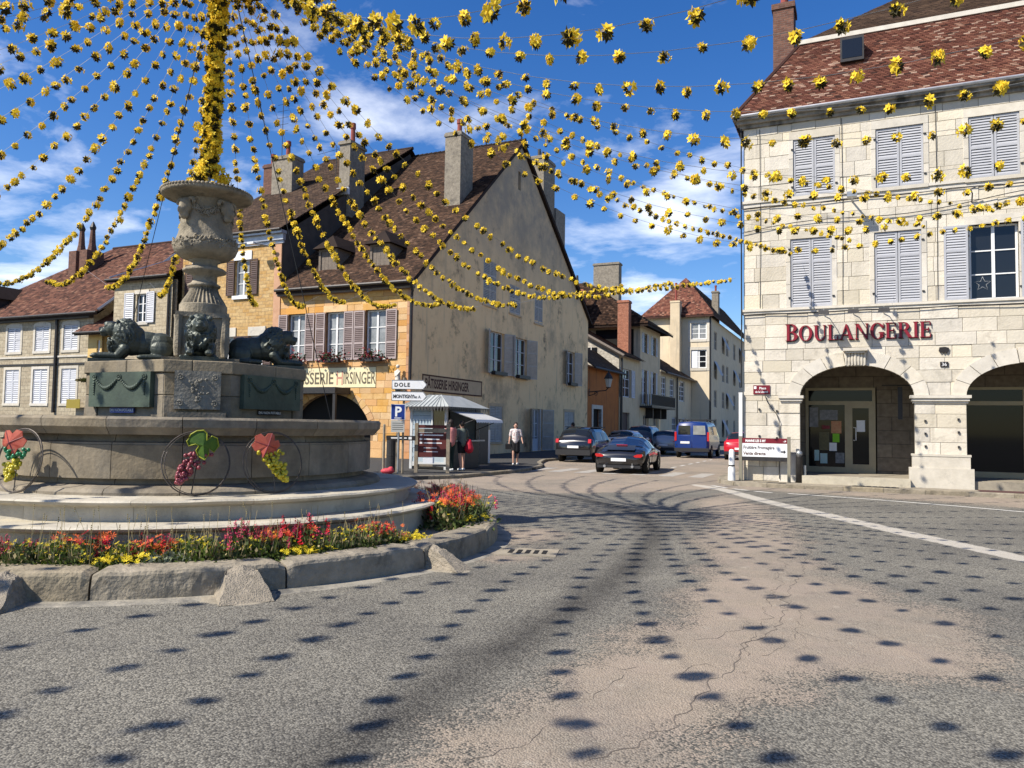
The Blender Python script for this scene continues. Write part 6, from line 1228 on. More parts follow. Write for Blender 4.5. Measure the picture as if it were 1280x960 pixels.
# hoops with vine leaves and grapes leaning on the basin
def pol(phi, r, z=0): return Vector((FC.x+r*(math.cos(phi)*.3722+math.sin(phi)*.928), FC.y+r*(-math.cos(phi)*.928+math.sin(phi)*.3722), z))
def phi_of(px, r):
    best = min((abs((lambda P: 640+FPX*((P-Vector((0, 0, CH))).dot(cR))/((P-Vector((0, 0, CH))).dot(cF)))(pol(t/400, r, 1))-px), t/400) for t in range(-600, 600)); return best[1]
def vine(px, label, leafm, grapem, edge, lean, gdir, lx):
    ph = phi_of(px, 2.72); p = pol(ph, 2.72, .80); out = (pol(ph, 3)-pol(ph, 2)).normalized(); s = thing('grape_hoop', p, math.atan2(out.y, out.x)+PI/2, label, 'decoration', 'grape hoops leaning on the basin')
    T = .16; tilt = lambda x, z, d=0: (x, -.10+z*T*1.0-d+.02, z)     # -y faces outwards
    R = .365
    h = MB(); h.tube([tilt(R*math.cos(k*PI/18), R+R*math.sin(k*PI/18)) for k in range(37)], .008, 6); h.tube([tilt((R-.02)*math.cos(k*PI/18)+.01, R+(R-.015)*math.sin(k*PI/18), .012) for k in range(37)], .005, 5); h.obj('hoop', MT['hoop'], s)
    r = random.Random(px); g = MB(); g2 = MB()
    for k in range(120):
        t = r.random()**.8; w = .15*(1-t)**.8+.02; x = gdir*t*.24+r.uniform(-1, 1)*w+lx*.5; z = .50-t*.36; (g2 if (edge == 'teal' and t < .35) else g).ball(tilt(x, z, r.uniform(.0, .07)), .024, 0, 7, 5)
    stuff(g.obj('grapes', MT[grapem], s, True))
    if edge == 'teal': stuff(g2.obj('green_grapes', MT['grape_grn'], s, True))
    # lobed leaf, folded along its midrib
    lob = [(0, -.19), (.05, -.12), (.12, -.13), (.19, -.07), (.17, -.0), (.20, .07), (.14, .13), (.075, .10), (.05, .17), (.0, .19), (-.05, .17), (-.075, .10), (-.14, .13), (-.20, .07), (-.17, .0), (-.19, -.07), (-.12, -.13), (-.05, -.12)]
    if leafm == 'leaf_green': lob = [(0, -.20), (.06, -.13), (.07, -.05), (.13, -.11), (.20, -.03), (.19, .08), (.12, .12), (.05, .07), (.06, .16), (.02, .21), (-.07, .21), (-.15, .17), (-.21, .08), (-.19, .01), (-.10, .03), (-.06, .0), (-.10, -.06), (-.07, -.15)]
    c, s_ = math.cos(lean), math.sin(lean); lf = MB(); vs = []
    lob = [(p[0]*.82, p[1]*.82) for p in lob]
    for (x, z) in lob: vs.append(tilt(lx+x*c-z*s_, .57+x*s_+z*c, .10-abs(x)*.35+.03*math.sin(z*14)))
    ct = tilt(lx, .57, .115); n = len(vs); back = [(v[0], v[1]+.008, v[2]) for v in vs]
    lf.add(vs+[ct]+back+[(ct[0], ct[1]+.008, ct[2])], [(i, (i+1) % n, n) for i in range(n)]+[(n+1+i, 2*n+1, n+1+(i+1) % n) for i in range(n)]+[(i, n+1+i, n+1+(i+1) % n, (i+1) % n) for i in range(n)])
    lo = lf.obj('vine_leaf', MT[leafm], s)
    if leafm == 'leaf_green': e = MB(); e.tube([(v[0], v[1]-.004, v[2]) for v in vs+vs[:1]], .008, 4); e.obj('leaf_margin', MT['leaf_edge'], lo)
    else: e = MB(); e.tube([(ct[0], ct[1]-.004, ct[2]), vs[0]], .005, 4); [e.tube([(ct[0], ct[1]-.004, ct[2]), vs[i]], .004, 4) for i in (4, 14, 9)]; e.obj('leaf_vein', MT['grape_red'], lo)
    st = MB(); st.tube([tilt(-lx*.3-.02, .02, .0), tilt(0, .3, .02), tilt(lx, .55, .06)], .007, 4); st.obj('support_rod', MT['hoop'], s)
vine(245, 'iron hoop with a green vine leaf and dark red grapes, middle of three', 'leaf_green', 'grape_red', None, .1, -.9, .07)
vine(340, 'iron hoop with a coral leaf and yellow grapes, right of the green leaf', 'leaf_red', 'grape_yel', None, -.35, .75, -.10)
vine(26, 'iron hoop with an orange leaf over teal and yellow grapes, leftmost of three', 'leaf_red', 'grape_yel', 'teal', .5, -.15, -.08)

# ------------------------------------------------------------------ kerb ring, bed and guard stones
kr = thing('kerb_ring', FC, -TH, 'low rough kerb of long curved stones around the flower bed', 'kerb')
K = 16; KO = .215
MT['guard'] = mat('rough_granite_guard', (.34, .29, .22), (.20, .175, .135), 14, .9, bump=1.0, bscale=60, stain=((.12, .105, .08), 5, .55, .75))
for k in range(K):
    prof = [(4.06, -.05), (4.44, -.05), (4.435, .10), (4.43, .225), (4.415, .255), (4.38, .27), (4.18, .275), (4.06, .27)]
    vs, fs = ringseg(prof, KO+2*PI*k/K, KO+2*PI*(k+1)/K, 22, .010, 0); rr = random.Random(k+3); nv = []
    for (x, y, z) in vs:
        n = mnoise.noise(Vector((x*3.1, y*3.1, z*4)))*.010+mnoise.noise(Vector((x*13, y*13, z*13)))*.009; r = math.hypot(x, y); d = .8*n if z > .2 else n
        e = min(abs((math.atan2(y, x)-KO) % (2*PI/K)), 2*PI/K-abs((math.atan2(y, x)-KO) % (2*PI/K)))*4.5; ch = -.05*max(0, 1-e/.10)*(1 if z > .2 else .2)
        nv.append((x*(1+d/r+ch*.4/r), y*(1+d/r+ch*.4/r), z+(n*.9+ch if z > .1 else 0)))
    MB().add(nv, fs).obj('kerb_stone', MT['kerb'], kr)
MB().lathe([(3.4, .21), (4.2, .21)], 64).obj('bed_soil', MT['gravel'], kr)
MB().lathe([(4.38, .006), (4.60, .002), (4.70, -.012)], 64, m=0).obj('kerb_mortar_apron', mat('pale_mortar_apron', (.34, .31, .25), (.22, .205, .17), 4, .95, bump=.4, bscale=40, stain=((.12, .115, .105), 1.5, .5, .62)), kr)
def guard(px, label, w, h):
    ph = phi_of(px, 4.52); p = pol(ph, 4.38); out = (pol(ph, 5)-pol(ph, 4)).normalized(); s = thing('guard_stone', p, math.atan2(out.y, out.x)+PI/2, label, 'guard stone', 'guard stones along the kerb')
    b = bmesh.new(); bmesh.ops.create_cube(b, size=1); bmesh.ops.subdivide_edges(b, edges=b.edges, cuts=9, use_grid_fill=True)
    for v in b.verts:
        x, y, z = v.co; t = z+.5; y2 = y-.5; sx = w*(1-.52*t); dy = (.42*(1-t)+.16)*1.0
        v.co = Vector((x*sx, y2*dy+.06, t*h)); n = mnoise.noise(v.co*6)*.022+mnoise.noise(v.co*26)*.014; v.co += Vector((n, n*.7, n*.7 if t > .3 else 0))
        if t > .85: v.co.z -= .04*abs(x)*2
    me = bpy.data.meshes.new('stone'); b.to_mesh(me); b.free(); me.materials.append(MT['guard']); link('stone', me, s)
    ft = MB(); pts = [(w*.85*math.cos(t*PI/9)*(1+.1*math.sin(t*5)), -.12-.50*abs(math.sin(t*PI/9))) for t in range(10)]; ft.add([(x, y, -.012) for x, y in pts]+[(x*.8, y*.8, .006) for x, y in pts]+[(0, -.1, .012)], [(i, i+1, i+11, i+10) for i in range(9)]+[(i+10, i+11, 20) for i in range(9)]); ft.obj('mortar_footing', MT['pave'], s)
guard(4, 'big worn wedge shaped guard stone cut by the left picture edge', .48, .27); guard(306, 'broad wedge shaped guard stone in the middle of the kerb front', .48, .27); guard(551, 'smaller pale guard stone towards the right end of the kerb', .28, .25)
# flower clumps
def clump(kind, seed):
    r = random.Random(seed); lf = MB(); fl = MB(); st = MB()
    def leaf(p, d, l, w, mb, m=0):
        a = Vector(d).normalized(); b = a.orthogonal().normalized(); b.rotate(Matrix.Rotation(r.uniform(0, 6.3), 3, a)); p = Vector(p)
        mb.add([p, p+a*l*.5+b*w, p+a*l, p+a*l*.5-b*w], [(0, 1, 2, 3)], m)
    def bloom(p, s, mb, m=0, n=6, cup=.35):
        s *= 1.12
        ax = Vector((r.gauss(0, .5), r.gauss(0, .5)-.25, 1)).normalized(); e = ax.orthogonal().normalized()
        for k in range(n):
            d = Matrix.Rotation(2*PI*k/n+r.uniform(-.2, .2), 3, ax) @ e; d2 = Matrix.Rotation(2*PI*(k+.5)/n, 3, ax) @ e; P = Vector(p)
            mb.add([P, P+d*s*.7+ax*s*cup*.4, P+(d+d2).normalized()*s+ax*s*cup, P+d2*s*.7+ax*s*cup*.4], [(0, 1, 2, 3)], m)
    S = {'snap': (.26, .30), 'zinnia': (.26, .24), 'daisy': (.26, .13), 'fern': (.24, .26), 'silver': (.2, .13), 'mixed': (.28, .28)}[kind]; R, H = S
    for k in range(420 if kind != 'daisy' else 300):
        x, y = r.gauss(0, .42)*R, r.gauss(0, .42)*R; z = r.random()**1.2*H*.9*max(.25, 1-(x*x+y*y)/(R*R)*.7); leaf((x, y, z), (x*2+r.gauss(0, .5)*.3, y*2+r.gauss(0, .5)*.3, r.uniform(-.1, .75)), r.uniform(.03, .065), r.uniform(.011, .024), lf, 0 if r.random() < .75 else 1)
    if kind == 'snap' or kind == 'mixed':
        for k in range(20 if kind == 'snap' else 12):
            x, y = r.gauss(0, .45)*R, r.gauss(0, .4)*R; h = r.uniform(.75, 1.2)*H; m = 0 if r.random() < .6 else 1; lf.tube([(x*.6, y*.6, 0), (x, y, h)], .004, 3, 1)
            for t in range(9): z = h-.11+t*.014; bloom((x+r.gauss(0, .012), y+r.gauss(0, .012), z), .024*(1-.05*t), fl, m, 4, .6)
    if kind in ('zinnia', 'mixed'):
        for k in range(44 if kind == 'zinnia' else 30): x, y = r.gauss(0, .45)*R, r.gauss(0, .4)*R; bloom((x, y, H*r.uniform(.6, 1.1)), r.uniform(.025, .042), fl, (0 if r.random() < .7 else 1) if kind == 'zinnia' else 2, 8, .3)
    if kind == 'daisy':
        for k in range(70): x, y = r.gauss(0, .48)*R, r.gauss(0, .45)*R; bloom((x, y, H*r.uniform(.7, 1.15)), r.uniform(.018, .030), fl, 0, 7, .2)
    if kind == 'fern':
        for k in range(60): x, y = r.gauss(0, .45)*R, r.gauss(0, .4)*R; leaf((x, y, H*.4), (x, y, .6), r.uniform(.08, .2), .006, lf, 0 if r.random() < .6 else 1)
        for k in range(30): bloom((r.gauss(0, .45)*R, r.gauss(0, .4)*R, H*r.uniform(.6, 1.1)), .016, fl, 0, 5, .3)
    if kind == 'silver':
        for k in range(90): bloom((r.gauss(0, .45)*R, r.gauss(0, .4)*R, H*r.uniform(.7, 1.1)), .010, fl, 0, 5, .2)
    if kind != 'daisy' and kind != 'silver':
        for k in range(5): x, y = r.gauss(0, .5)*R, r.gauss(0, .4)*R; lf.tube([(x*.5, y*.5, 0), (x, y, H*1.0), (x+r.gauss(0, .02), y, H*r.uniform(1.2, 1.5))], .0022, 3, 2)
    F = MT; leafs = {'silver': [F['fol_silver'], F['fol'], F['fol_dry']], 'fern': [F['fol'], F['fol_dry'], F['fol_dry']]}.get(kind, [F['fol'], F['fol_dark'], F['fol_dry']])
    blo = {'snap': [F['f_red'], F['f_pink']], 'zinnia': [F['f_orange'], F['f_red']], 'daisy': [F['f_yellow']], 'fern': [F['f_yellow']], 'silver': [F['fol_silver']], 'mixed': [F['f_red'], F['f_pink'], F['f_orange']]}[kind]
    return lf.mesh('foliage', leafs), fl.mesh('blossoms', blo)
KN = {'snap': ('red snapdragon clump', 'flowers'), 'zinnia': ('orange zinnia clump', 'flowers'), 'daisy': ('low yellow daisy clump', 'flowers'), 'fern': ('feathery green clump', 'plant'), 'silver': ('low silvery clump', 'plant'), 'mixed': ('mixed red and orange flower clump', 'flowers')}
CM = {k: [clump(k, 100+i*7+j) for j in range(3)] for i, k in enumerate(KN)}
CL = []; rr = random.Random(77)
seq = [(-10, 'snap'), (16, 'snap'), (38, 'snap'), (58, 'fern'), (80, 'fern'), (100, 'zinnia'), (112, 'snap'), (134, 'fern'), (158, 'fern'), (176, 'snap'), (196, 'mixed'), (216, 'fern'), (236, 'fern'), (256, 'fern'), (276, 'zinnia'), (298, 'zinnia'), (316, 'snap'), (336, 'mixed'), (356, 'fern'), (376, 'zinnia'), (396, 'snap'), (414, 'fern'), (432, 'fern'), (450, 'fern'), (466, 'snap'), (482, 'mixed'), (496, 'fern'), (510, 'zinnia')]
for px, k in seq: CL.append((phi_of(px, 3.95), 3.92+rr.uniform(-.08, .10), k, rr.choice((.55, .7, .8, .9, 1.0, 1.2))))
for px, k in ((26, 'fern'), (70, 'fern'), (92, 'fern'), (140, 'daisy'), (158, 'daisy'), (205, 'silver'), (228, 'silver'), (250, 'fern'), (290, 'fern'), (330, 'fern'), (372, 'daisy'), (392, 'daisy'), (405, 'fern'), (440, 'fern'), (470, 'fern'), (515, 'daisy'), (528, 'daisy')): CL.append((phi_of(px, 4.1), 4.1+rr.uniform(-.03, .05), k, rr.uniform(.8, 1.1)))
for d, R, k in ((1.08, 3.85, 'mixed'), (1.13, 4.03, 'mixed'), (1.20, 3.8, 'snap'), (1.22, 4.02, 'zinnia'), (1.30, 3.86, 'mixed'), (1.33, 4.05, 'snap'), (1.38, 3.8, 'zinnia'), (1.43, 4.0, 'mixed'), (1.50, 3.9, 'fern'), (1.57, 4.02, 'mixed'), (1.10, 4.15, 'daisy'), (1.17, 4.17, 'silver'), (1.25, 4.17, 'fern'), (1.34, 4.17, 'fern'), (1.43, 4.15, 'fern'), (1.62, 3.9, 'snap'), (1.7, 4.0, 'mixed'), (1.02, 3.95, 'fern')): CL.append((d, R, k, rr.uniform(1.15, 1.5)))
ORD = ['first', 'second', 'third', 'fourth', 'fifth', 'sixth', 'seventh', 'eighth', 'ninth', 'tenth', 'eleventh', 'twelfth', 'thirteenth', 'fourteenth', 'fifteenth', 'sixteenth', 'seventeenth', 'eighteenth', 'nineteenth', 'twentieth', 'twenty-first', 'twenty-second', 'twenty-third', 'twenty-fourth', 'twenty-fifth', 'twenty-sixth', 'twenty-seventh', 'twenty-eighth', 'twenty-ninth', 'thirtieth']
CL.sort(); cnt = {}
for ph, R, k, s in CL:
    i = cnt.get(k, 0); cnt[k] = i+1
    o = thing('flower_clump' if KN[k][1] == 'flowers' else 'bed_plant', pol(ph, R-.15, .195), rr.uniform(-.6, .6), '%s, %s of these from the left in the bed' % (KN[k][0], ORD[i]), KN[k][1], 'flower clumps in the fountain bed'); o.scale = (s, s, s)
    a, b = CM[k][i % 3]; stuff(link('foliage', a, o)); stuff(link('blossoms', b, o))
gs = MB()
for k in range(70):
    ph = phi_of(rr.uniform(0, 520), 3.8) if k < 50 else rr.uniform(1.0, 1.6); p = pol(ph, rr.uniform(3.62, 4.1), .27); q = p+Vector((rr.gauss(0, .05), rr.gauss(0, .05), rr.uniform(.3, .55))); gs.tube([p, (p+q)/2+Vector((rr.gauss(0, .02), 0, 0)), q], .0022, 3, 0); 
    for t in range(3): gs.ball(q-Vector((0, 0, t*.02)), .007, 0, 4, 3)
o = gs.obj('dry_stalks', MT['fol_dry']); tag(o, 'thin dry seed stalks standing above the flower bed', 'stalks', None, 'stuff')
# ------------------------------------------------------------------ vehicles
def car(name, label, loc, head, L, W, st, paint, wb, wr, glass=None, extra=None, cat='car', group=None, wheel_w=.22, plate=True):
    """st rows: x from the rear, underside z, waist z, top z, waist half width, top half width"""
    rt = thing(name, loc, head, label, cat, group); st = np.array(st, float); xs = np.unique(np.concatenate([np.linspace(st[0, 0], st[-1, 0], 44), st[:, 0]]))
    C = [np.interp(xs, st[:, 0], st[:, i]) for i in range(6)]
    def smooth(a): 
        b = a.copy(); b[1:-1] = .25*a[:-2]+.5*a[1:-1]+.25*a[2:]; return b
    for i in range(1, 6): C[i] = smooth(smooth(C[i]))
    n = len(xs); vs = []; K = 15
    for i in range(n):
        zb, zw, zt, w, wt = C[1][i], C[2][i], C[3][i], C[4][i], C[5][i]; zt = max(zt, zw+.02); cab = min(1, max(0, (zt-zw-.05)/.2)); wt2 = wt*cab+(w*.80)*(1-cab)
        half = [(w*.70, zb), (w*.93, zb+.05), (w*.985, zb+.20), (w, zb+(zw-zb)*.6), (w*.975, zw), (wt2+(w*.975-wt2)*.22, zw+(zt-zw)*.72), (wt2*.86, zt-.025*cab), (0, zt+.025)]
        vs += [(xs[i], y, z) for y, z in half]+[(xs[i], -y, z) for y, z in half[-2::-1]]
    mb = MB(); fs = [(i*K+k, i*K+k+1, (i+1)*K+k+1, (i+1)*K+k) for i in range(n-1) for k in range(K-1)]+[(i*K+K-1, i*K, (i+1)*K, (i+1)*K+K-1) for i in range(n-1)]+[tuple(range(K)), tuple((n-1)*K+k for k in range(K-1, -1, -1))]
    bo = mb.add(vs, fs).obj('body', paint, rt, True, True)
    def S(i, k): return Vector(vs[i*K+k])
    top = C[3]-C[2]; cabin = [i for i in range(n) if top[i] > .30*max(top)]; c0, c1 = cabin[0], cabin[-1]; full = [i for i in range(n) if top[i] > .90*max(top)]; f0, f1 = full[0], full[-1]
    gm = glass or MT['glass']; ctr = Vector((L/2, 0, .6))
    def quadgrid(i0, i1, k0, k1, nm, pad=.06):
        g = MB(); pts = {}
        for i in range(i0, i1+1):
            for k in (k0, k1):
                pts[i, k] = S(i, k)
        for i in range(i0, i1):
            a, b, c, d = pts[i, k0], pts[i, k1], pts[i+1, k1], pts[i+1, k0]
            a2, b2, c2, d2 = a.lerp(b, pad), a.lerp(b, 1-pad), d.lerp(c, 1-pad), d.lerp(c, pad)
            nn = (b2-a2).cross(d2-a2).normalized()
            if nn.dot((a2+c2)/2-ctr) < 0: nn = -nn
            g.add([p+nn*.008 for p in (a2, b2, c2, d2)], [(0, 1, 2, 3)])
        if g.v: g.obj(nm, gm, bo, True)
    m0 = max(c0, 1); 
    for k0, k1 in ((4, 5), (9, 10)):
        mid = (f0+f1)//2; quadgrid(max(m0+1, f0-4), mid-1, k0, k1, 'side_window', .10); quadgrid(mid+1, min(c1-1, f1+5), k0, k1, 'side_window', .10)
    def endglass(ia, ib, nm):
        g = MB(); 
        for i in range(ia, ib):
            A_, B_, Cc, D_ = S(i, 5), S(i, 9), S(i+1, 9), S(i+1, 5); nn = (B_-A_).cross(D_-A_).normalized()
            if nn.z < 0: nn = -nn
            row = [S(i, k) for k in (5, 6, 7, 8, 9)]; row2 = [S(i+1, k) for k in (5, 6, 7, 8, 9)]
            for q in range(4): g.add([p+nn*.010 for p in (row[q], row[q+1], row2[q+1], row2[q])], [(0, 1, 2, 3)])
        if g.v: g.obj(nm, gm, bo, True)
    endglass(max(c0, 1), f0, 'rear_window'); endglass(f1, c1, 'windscreen')
    for x in wb:
        for s in (-1, 1):
            w = np.interp(x, xs, C[4]); y = s*(w-.10); a = MB(); ring = [(wr+.045, -.10), (wr+.045, .104)]
            arch = MB(); arch.v = []; 
            pr = [(0, 0), (wr+.05, 0), (wr+.05, .104), (0, .104)]
            vv = []; ff = []; nn = 20
            for j, (r, d) in enumerate(pr):
                for q in range(nn): t = 2*PI*q/nn; vv.append((x+r*math.cos(t), y+s*d, wr+r*math.sin(t)))
            for j in range(3):
                for q in range(nn): ff.append((j*nn+q, j*nn+(q+1) % nn, (j+1)*nn+(q+1) % nn, (j+1)*nn+q))
            MB().add(vv, ff).obj('wheel_arch', MT['dark'], rt)
            wl = link('wheel', None, rt, (x, y+s*.02, wr)); vv = []; ff = []
            pr = [(wr*.62, -.1), (wr*.95, -.1), (wr, -.07), (wr, .07), (wr*.95, .098), (wr*.62, .098)]
            for j, (r, d) in enumerate(pr):
                for q in range(nn): t = 2*PI*q/nn; vv.append((r*math.cos(t), s*d, r*math.sin(t)))
            for j in range(5):
                for q in range(nn): ff.append((j*nn+q, j*nn+(q+1) % nn, (j+1)*nn+(q+1) % nn, (j+1)*nn+q))
            MB().add(vv, ff).obj('tyre', MT['tyre'], wl, True)
            rm = MB()
            for q in range(5):
                t = 2*PI*q/5; d = Vector((math.cos(t), 0, math.sin(t))); e = Vector((-math.sin(t), 0, math.cos(t)))
                p = [d*wr*.1+e*.03, d*wr*.62+e*.045, d*wr*.62-e*.045, d*wr*.1-e*.03]; rm.add([(v.x, s*.085, v.z) for v in p]+[(v.x, s*.05, v.z) for v in p], [(0, 1, 2, 3), (0, 1, 5, 4), (2, 3, 7, 6)])
            rm.lathe([(wr*.56, 0), (wr*.64, 0)], 20); 
            rm.v = [(v if abs(v[1]) > .2 or True else v) for v in rm.v]; k0 = 5*8
            rm.v[k0:] = [(v[0], s*.09, v[1]) for v in rm.v[k0:]]
            rm.obj('rim', MT['rim'], wl)
    if extra: extra(rt, bo, S, n, vs, K)
    return rt
def bx(root, nm, m, x0, x1, y0, y1, z0, z1): return MB().box(x0, x1, y0, y1, z0, z1).obj(nm, m, root)
HD = PI/2-TH        # along the street, away from the camera
black = mat('black_car_paint', (.010, .010, .012), None, rough=.22, spec=.6, coat=.8); navy = mat('blue_van_paint', (.006, .027, .15), None, rough=.3, spec=.5, coat=.5); redp = mat('red_car_paint', (.42, .008, .02), None, rough=.28, spec=.5, coat=.5); whitep = mat('white_car_paint', (.55, .56, .57), None, rough=.3, spec=.5, coat=.5); silver = mat('silver_car_paint', (.36, .37, .38), None, rough=.3, metal=.2, coat=.5); dgrey = mat('dark_grey_car_paint', (.03, .032, .036), None, rough=.25, metal=.2, coat=.7)
def lampq(rt, m, y0, y1, z0, z1, x, nm='tail_lamp', rake=0):
    c = MB(); c.add([(x, y0, z0), (x, y1, z0), (x+rake, y1, z1), (x+rake, y0, z1), (x+.14, y0, z0), (x+.14, y1, z0), (x+.16+rake, y1, z1), (x+.16+rake, y0, z1)], [(0, 1, 2, 3), (4, 5, 6, 7), (0, 1, 5, 4), (1, 2, 6, 5), (2, 3, 7, 6), (3, 0, 4, 7)]); return c.obj(nm, m, rt)
def sports(rt, bo, S, n, vs, K):
    for s in (-1, 1):
        c = MB(); c.fprism(FR((0, 0, 0), (0, 1, 0), (-1, 0, 0)), [(s*.52, .63), (s*.66, .69), (s*.84, .70), (s*.855, .64), (s*.80, .585), (s*.60, .585)], -.28, .012); c.obj('tail_lamp', MT['tail'], rt)
        MB().ball((2.75, s*.96, .92), .10, 0, 8, 6, (.7, .9, .7)).obj('mirror', black, rt)
        MB().tube([(-.06, s*.5, .26), (.1, s*.5, .26)], .05, 8).obj('exhaust', MT['rim'], rt)
    bx(rt, 'number_plate', MT['plate'], -.035, .02, -.27, .27, .44, .55); bx(rt, 'lower_bumper', MT['bumper'], -.02, .2, -.78, .78, .20, .30)
    c = MB(); c.add([(.12, -.55, .84), (.12, .55, .84), (.62, .5, 1.0), (.62, -.5, 1.0)], [(0, 1, 2, 3)]); c.obj('engine_grille', MT['glass'], rt); bx(rt, 'high_brake_lamp', MT['tail'], .55, .6, -.2, .2, 1.0, 1.02)
st = [(0, .30, .62, .66, .72, .60), (.08, .24, .70, .74, .84, .6), (.35, .22, .80, .84, .90, .62), (.75, .22, .83, .97, .925, .60), (1.3, .2, .84, 1.20, .91, .58), (1.75, .2, .85, 1.29, .89, .58), (2.2, .2, .84, 1.30, .88, .58), (2.6, .2, .83, 1.20, .88, .58), (3.2, .2, .80, .88, .88, .62), (3.7, .2, .74, .78, .88, .6), (4.2, .24, .62, .66, .80, .6), (4.43, .3, .5, .52, .6, .5)]
p = gp(773, 592); car('sports_car', 'black low rear engined sports coupe driving up the street, nearest to the camera', (p.x, p.y, .0), HD+.07, 4.43, 1.8, st, black, (.72, 3.25), .33, mat('tinted_blue_glass', (.010, .022, .06), None, rough=.05, spec=.6), sports)
def suv(rt, bo, S, n, vs, K):
    for s in (-1, 1): lampq(rt, MT['tail'], s*.72, s*.86, .90, 1.08, -.01, rake=.05); bx(rt, 'roof_rail', MT['bumper'], .6, 2.9, s*.60-.03, s*.60+.03, 1.60, 1.65); MB().ball((3.0, s*1.0, 1.02), .11, 0, 8, 6).obj('mirror', black, rt)
    bx(rt, 'number_plate', MT['plate'], -.03, .02, -.27, .27, .66, .77); bx(rt, 'bumper', MT['bumper'], -.06, .25, -.84, .84, .34, .58)
st = [(0, .38, .92, .98, .80, .6), (.06, .33, .98, 1.02, .88, .62), (.22, .30, 1.0, 1.22, .90, .64), (.5, .28, 1.0, 1.54, .91, .66), (.9, .26, .99, 1.62, .91, .68), (2.2, .26, .96, 1.63, .91, .68), (2.7, .26, .95, 1.54, .91, .66), (3.3, .26, .94, 1.02, .91, .66), (3.9, .27, .86, .92, .88, .6), (4.25, .32, .70, .74, .78, .6), (4.32, .36, .6, .62, .7, .5)]
p = gp(716, 578); car('parked_car', 'black compact SUV parked in front of the tan gable', (p.x, p.y, 0), HD, 4.3, 1.82, st, black, (.85, 3.45), .34, None, suv, group='cars in the street')
def plainrear(tail=True, plate=True, col=None):
    def f(rt, bo, S, n, vs, K):
        for s in (-1, 1): lampq(rt, MT['tail'], s*.60, s*.82, .80, .98, -.01, rake=.04); MB().ball((2.7, s*.95, .98), .10, 0, 8, 6).obj('mirror', bo.data.materials[0], rt)
        bx(rt, 'number_plate', MT['plate'], -.03, .02, -.27, .27, .55, .66); bx(rt, 'bumper', MT['bumper'], -.05, .2, -.80, .80, .30, .46)
    return f
hatch = [(0, .36, .86, .92, .78, .6), (.06, .30, .92, .96, .85, .6), (.25, .26, .94, 1.2, .87, .62), (.55, .25, .93, 1.42, .87, .64), (1.0, .25, .92, 1.47, .87, .64), (2.0, .25, .90, 1.46, .87, .64), (2.5, .25, .89, 1.34, .87, .62), (3.1, .25, .88, .95, .86, .62), (3.6, .27, .78, .84, .84, .6), (3.95, .33, .6, .64, .72, .5)]
est = [(0, .36, .90, .96, .78, .6), (.06, .30, .95, 1.0, .87, .6), (.2, .26, .96, 1.22, .88, .62), (.45, .25, .95, 1.44, .88, .64), (1.0, .25, .94, 1.49, .88, .64), (2.4, .25, .92, 1.48, .88, .64), (3.0, .25, .90, 1.3, .88, .62), (3.5, .25, .88, .95, .87, .62), (4.2, .27, .76, .82, .84, .6), (4.6, .33, .6, .64, .72, .5)]
def gd(px, D): t = ray(px, 560); return Vector((t.x*D/t.y, D, 0))
for nm, lab, px, D, stn, pnt, h in (('parked_car', 'small white hatchback parked just beyond the black SUV', 773, 43, hatch, whitep, HD), ('parked_car', 'dark grey car parked beyond the white hatchback', 797, 47, est, dgrey, HD), ('parked_car', 'silver estate car parked left of the blue van', 829, 47.5, est, silver, HD+.02)):
    q = gd(px, D); car(nm, lab, q, h, 4, 1.76, stn if pnt is not dgrey else [(r[0], r[1], r[2]*1.16, r[3]*1.18, r[4], r[5]) for r in stn], pnt, (.75, 2.95) if stn is hatch else (.85, 3.4), .31, None, plainrear(), group='cars in the street')
q = gd(925, 41); car('red_car', 'red hatchback half hidden behind the bakery corner', q, HD, 4, 1.76, hatch, redp, (.75, 2.95), .31, None, plainrear(), group='cars in the street')
def van(rt, bo, S, n, vs, K):
    for s in (-1, 1):
        bx(rt, 'tail_lamp', MT['tail'], -.02, .06, s*.84 if s > 0 else -.95, s*.84+.11*s if s > 0 else -.84, .95, 1.45)
        g = MB(); g.add([(-.012, s*.08, 1.30), (-.012, s*.76, 1.30), (-.008, s*.72, 1.80), (-.008, s*.08, 1.80)], [(0, 1, 2, 3)]); g.obj('rear_window', MT['curtain_glass'] if s < 0 else MT['glass'], rt)
        bx(rt, 'rear_door_panel', navy, -.012, .02, min(s*.04, s*.80), max(s*.04, s*.80), .55, 1.22)
        bx(rt, 'hinge', MT['bumper'], -.03, .03, s*.83-.02, s*.83+.02, .7, .76)
    bx(rt, 'number_plate', MT['plate'], -.03, .0, .12, .62, .80, .92); bx(rt, 'bumper', MT['bumper'], -.10, .2, -.94, .94, .36, .56)
    rk = MB(); rk.box(.3, 3.2, -.80, -.74, 2.10, 2.16); rk.box(.3, 3.2, .74, .80, 2.10, 2.16)
    for x in (.4, 1.3, 2.2, 3.1): rk.box(x, x+.05, -.74, .74, 2.10, 2.14)
    for x in (.4, 1.8, 3.1):
        for y in (-.8, .74): rk.box(x, x+.06, y, y+.06, 1.98, 2.10)
    rk.obj('roof_rack', MT['bumper'], rt)
st = [(0, .36, 1.2, 1.94, .93, .80), (.05, .33, 1.22, 1.98, .95, .82), (.3, .3, 1.22, 2.02, .96, .82), (2.0, .3, 1.22, 2.03, .96, .82), (3.4, .3, 1.2, 2.0, .96, .80), (4.0, .3, 1.15, 1.6, .95, .76), (4.4, .3, 1.08, 1.14, .93, .7), (4.95, .34, .8, .84, .85, .6)]
q = gd(868, 43.2); q.x -= .15; car('delivery_van', 'deep blue panel van with a dark roof rack parked in the street', q, HD+.03, 4.95, 1.92, st, navy, (.95, 4.0), .34, None, van, 'van', 'cars in the street')

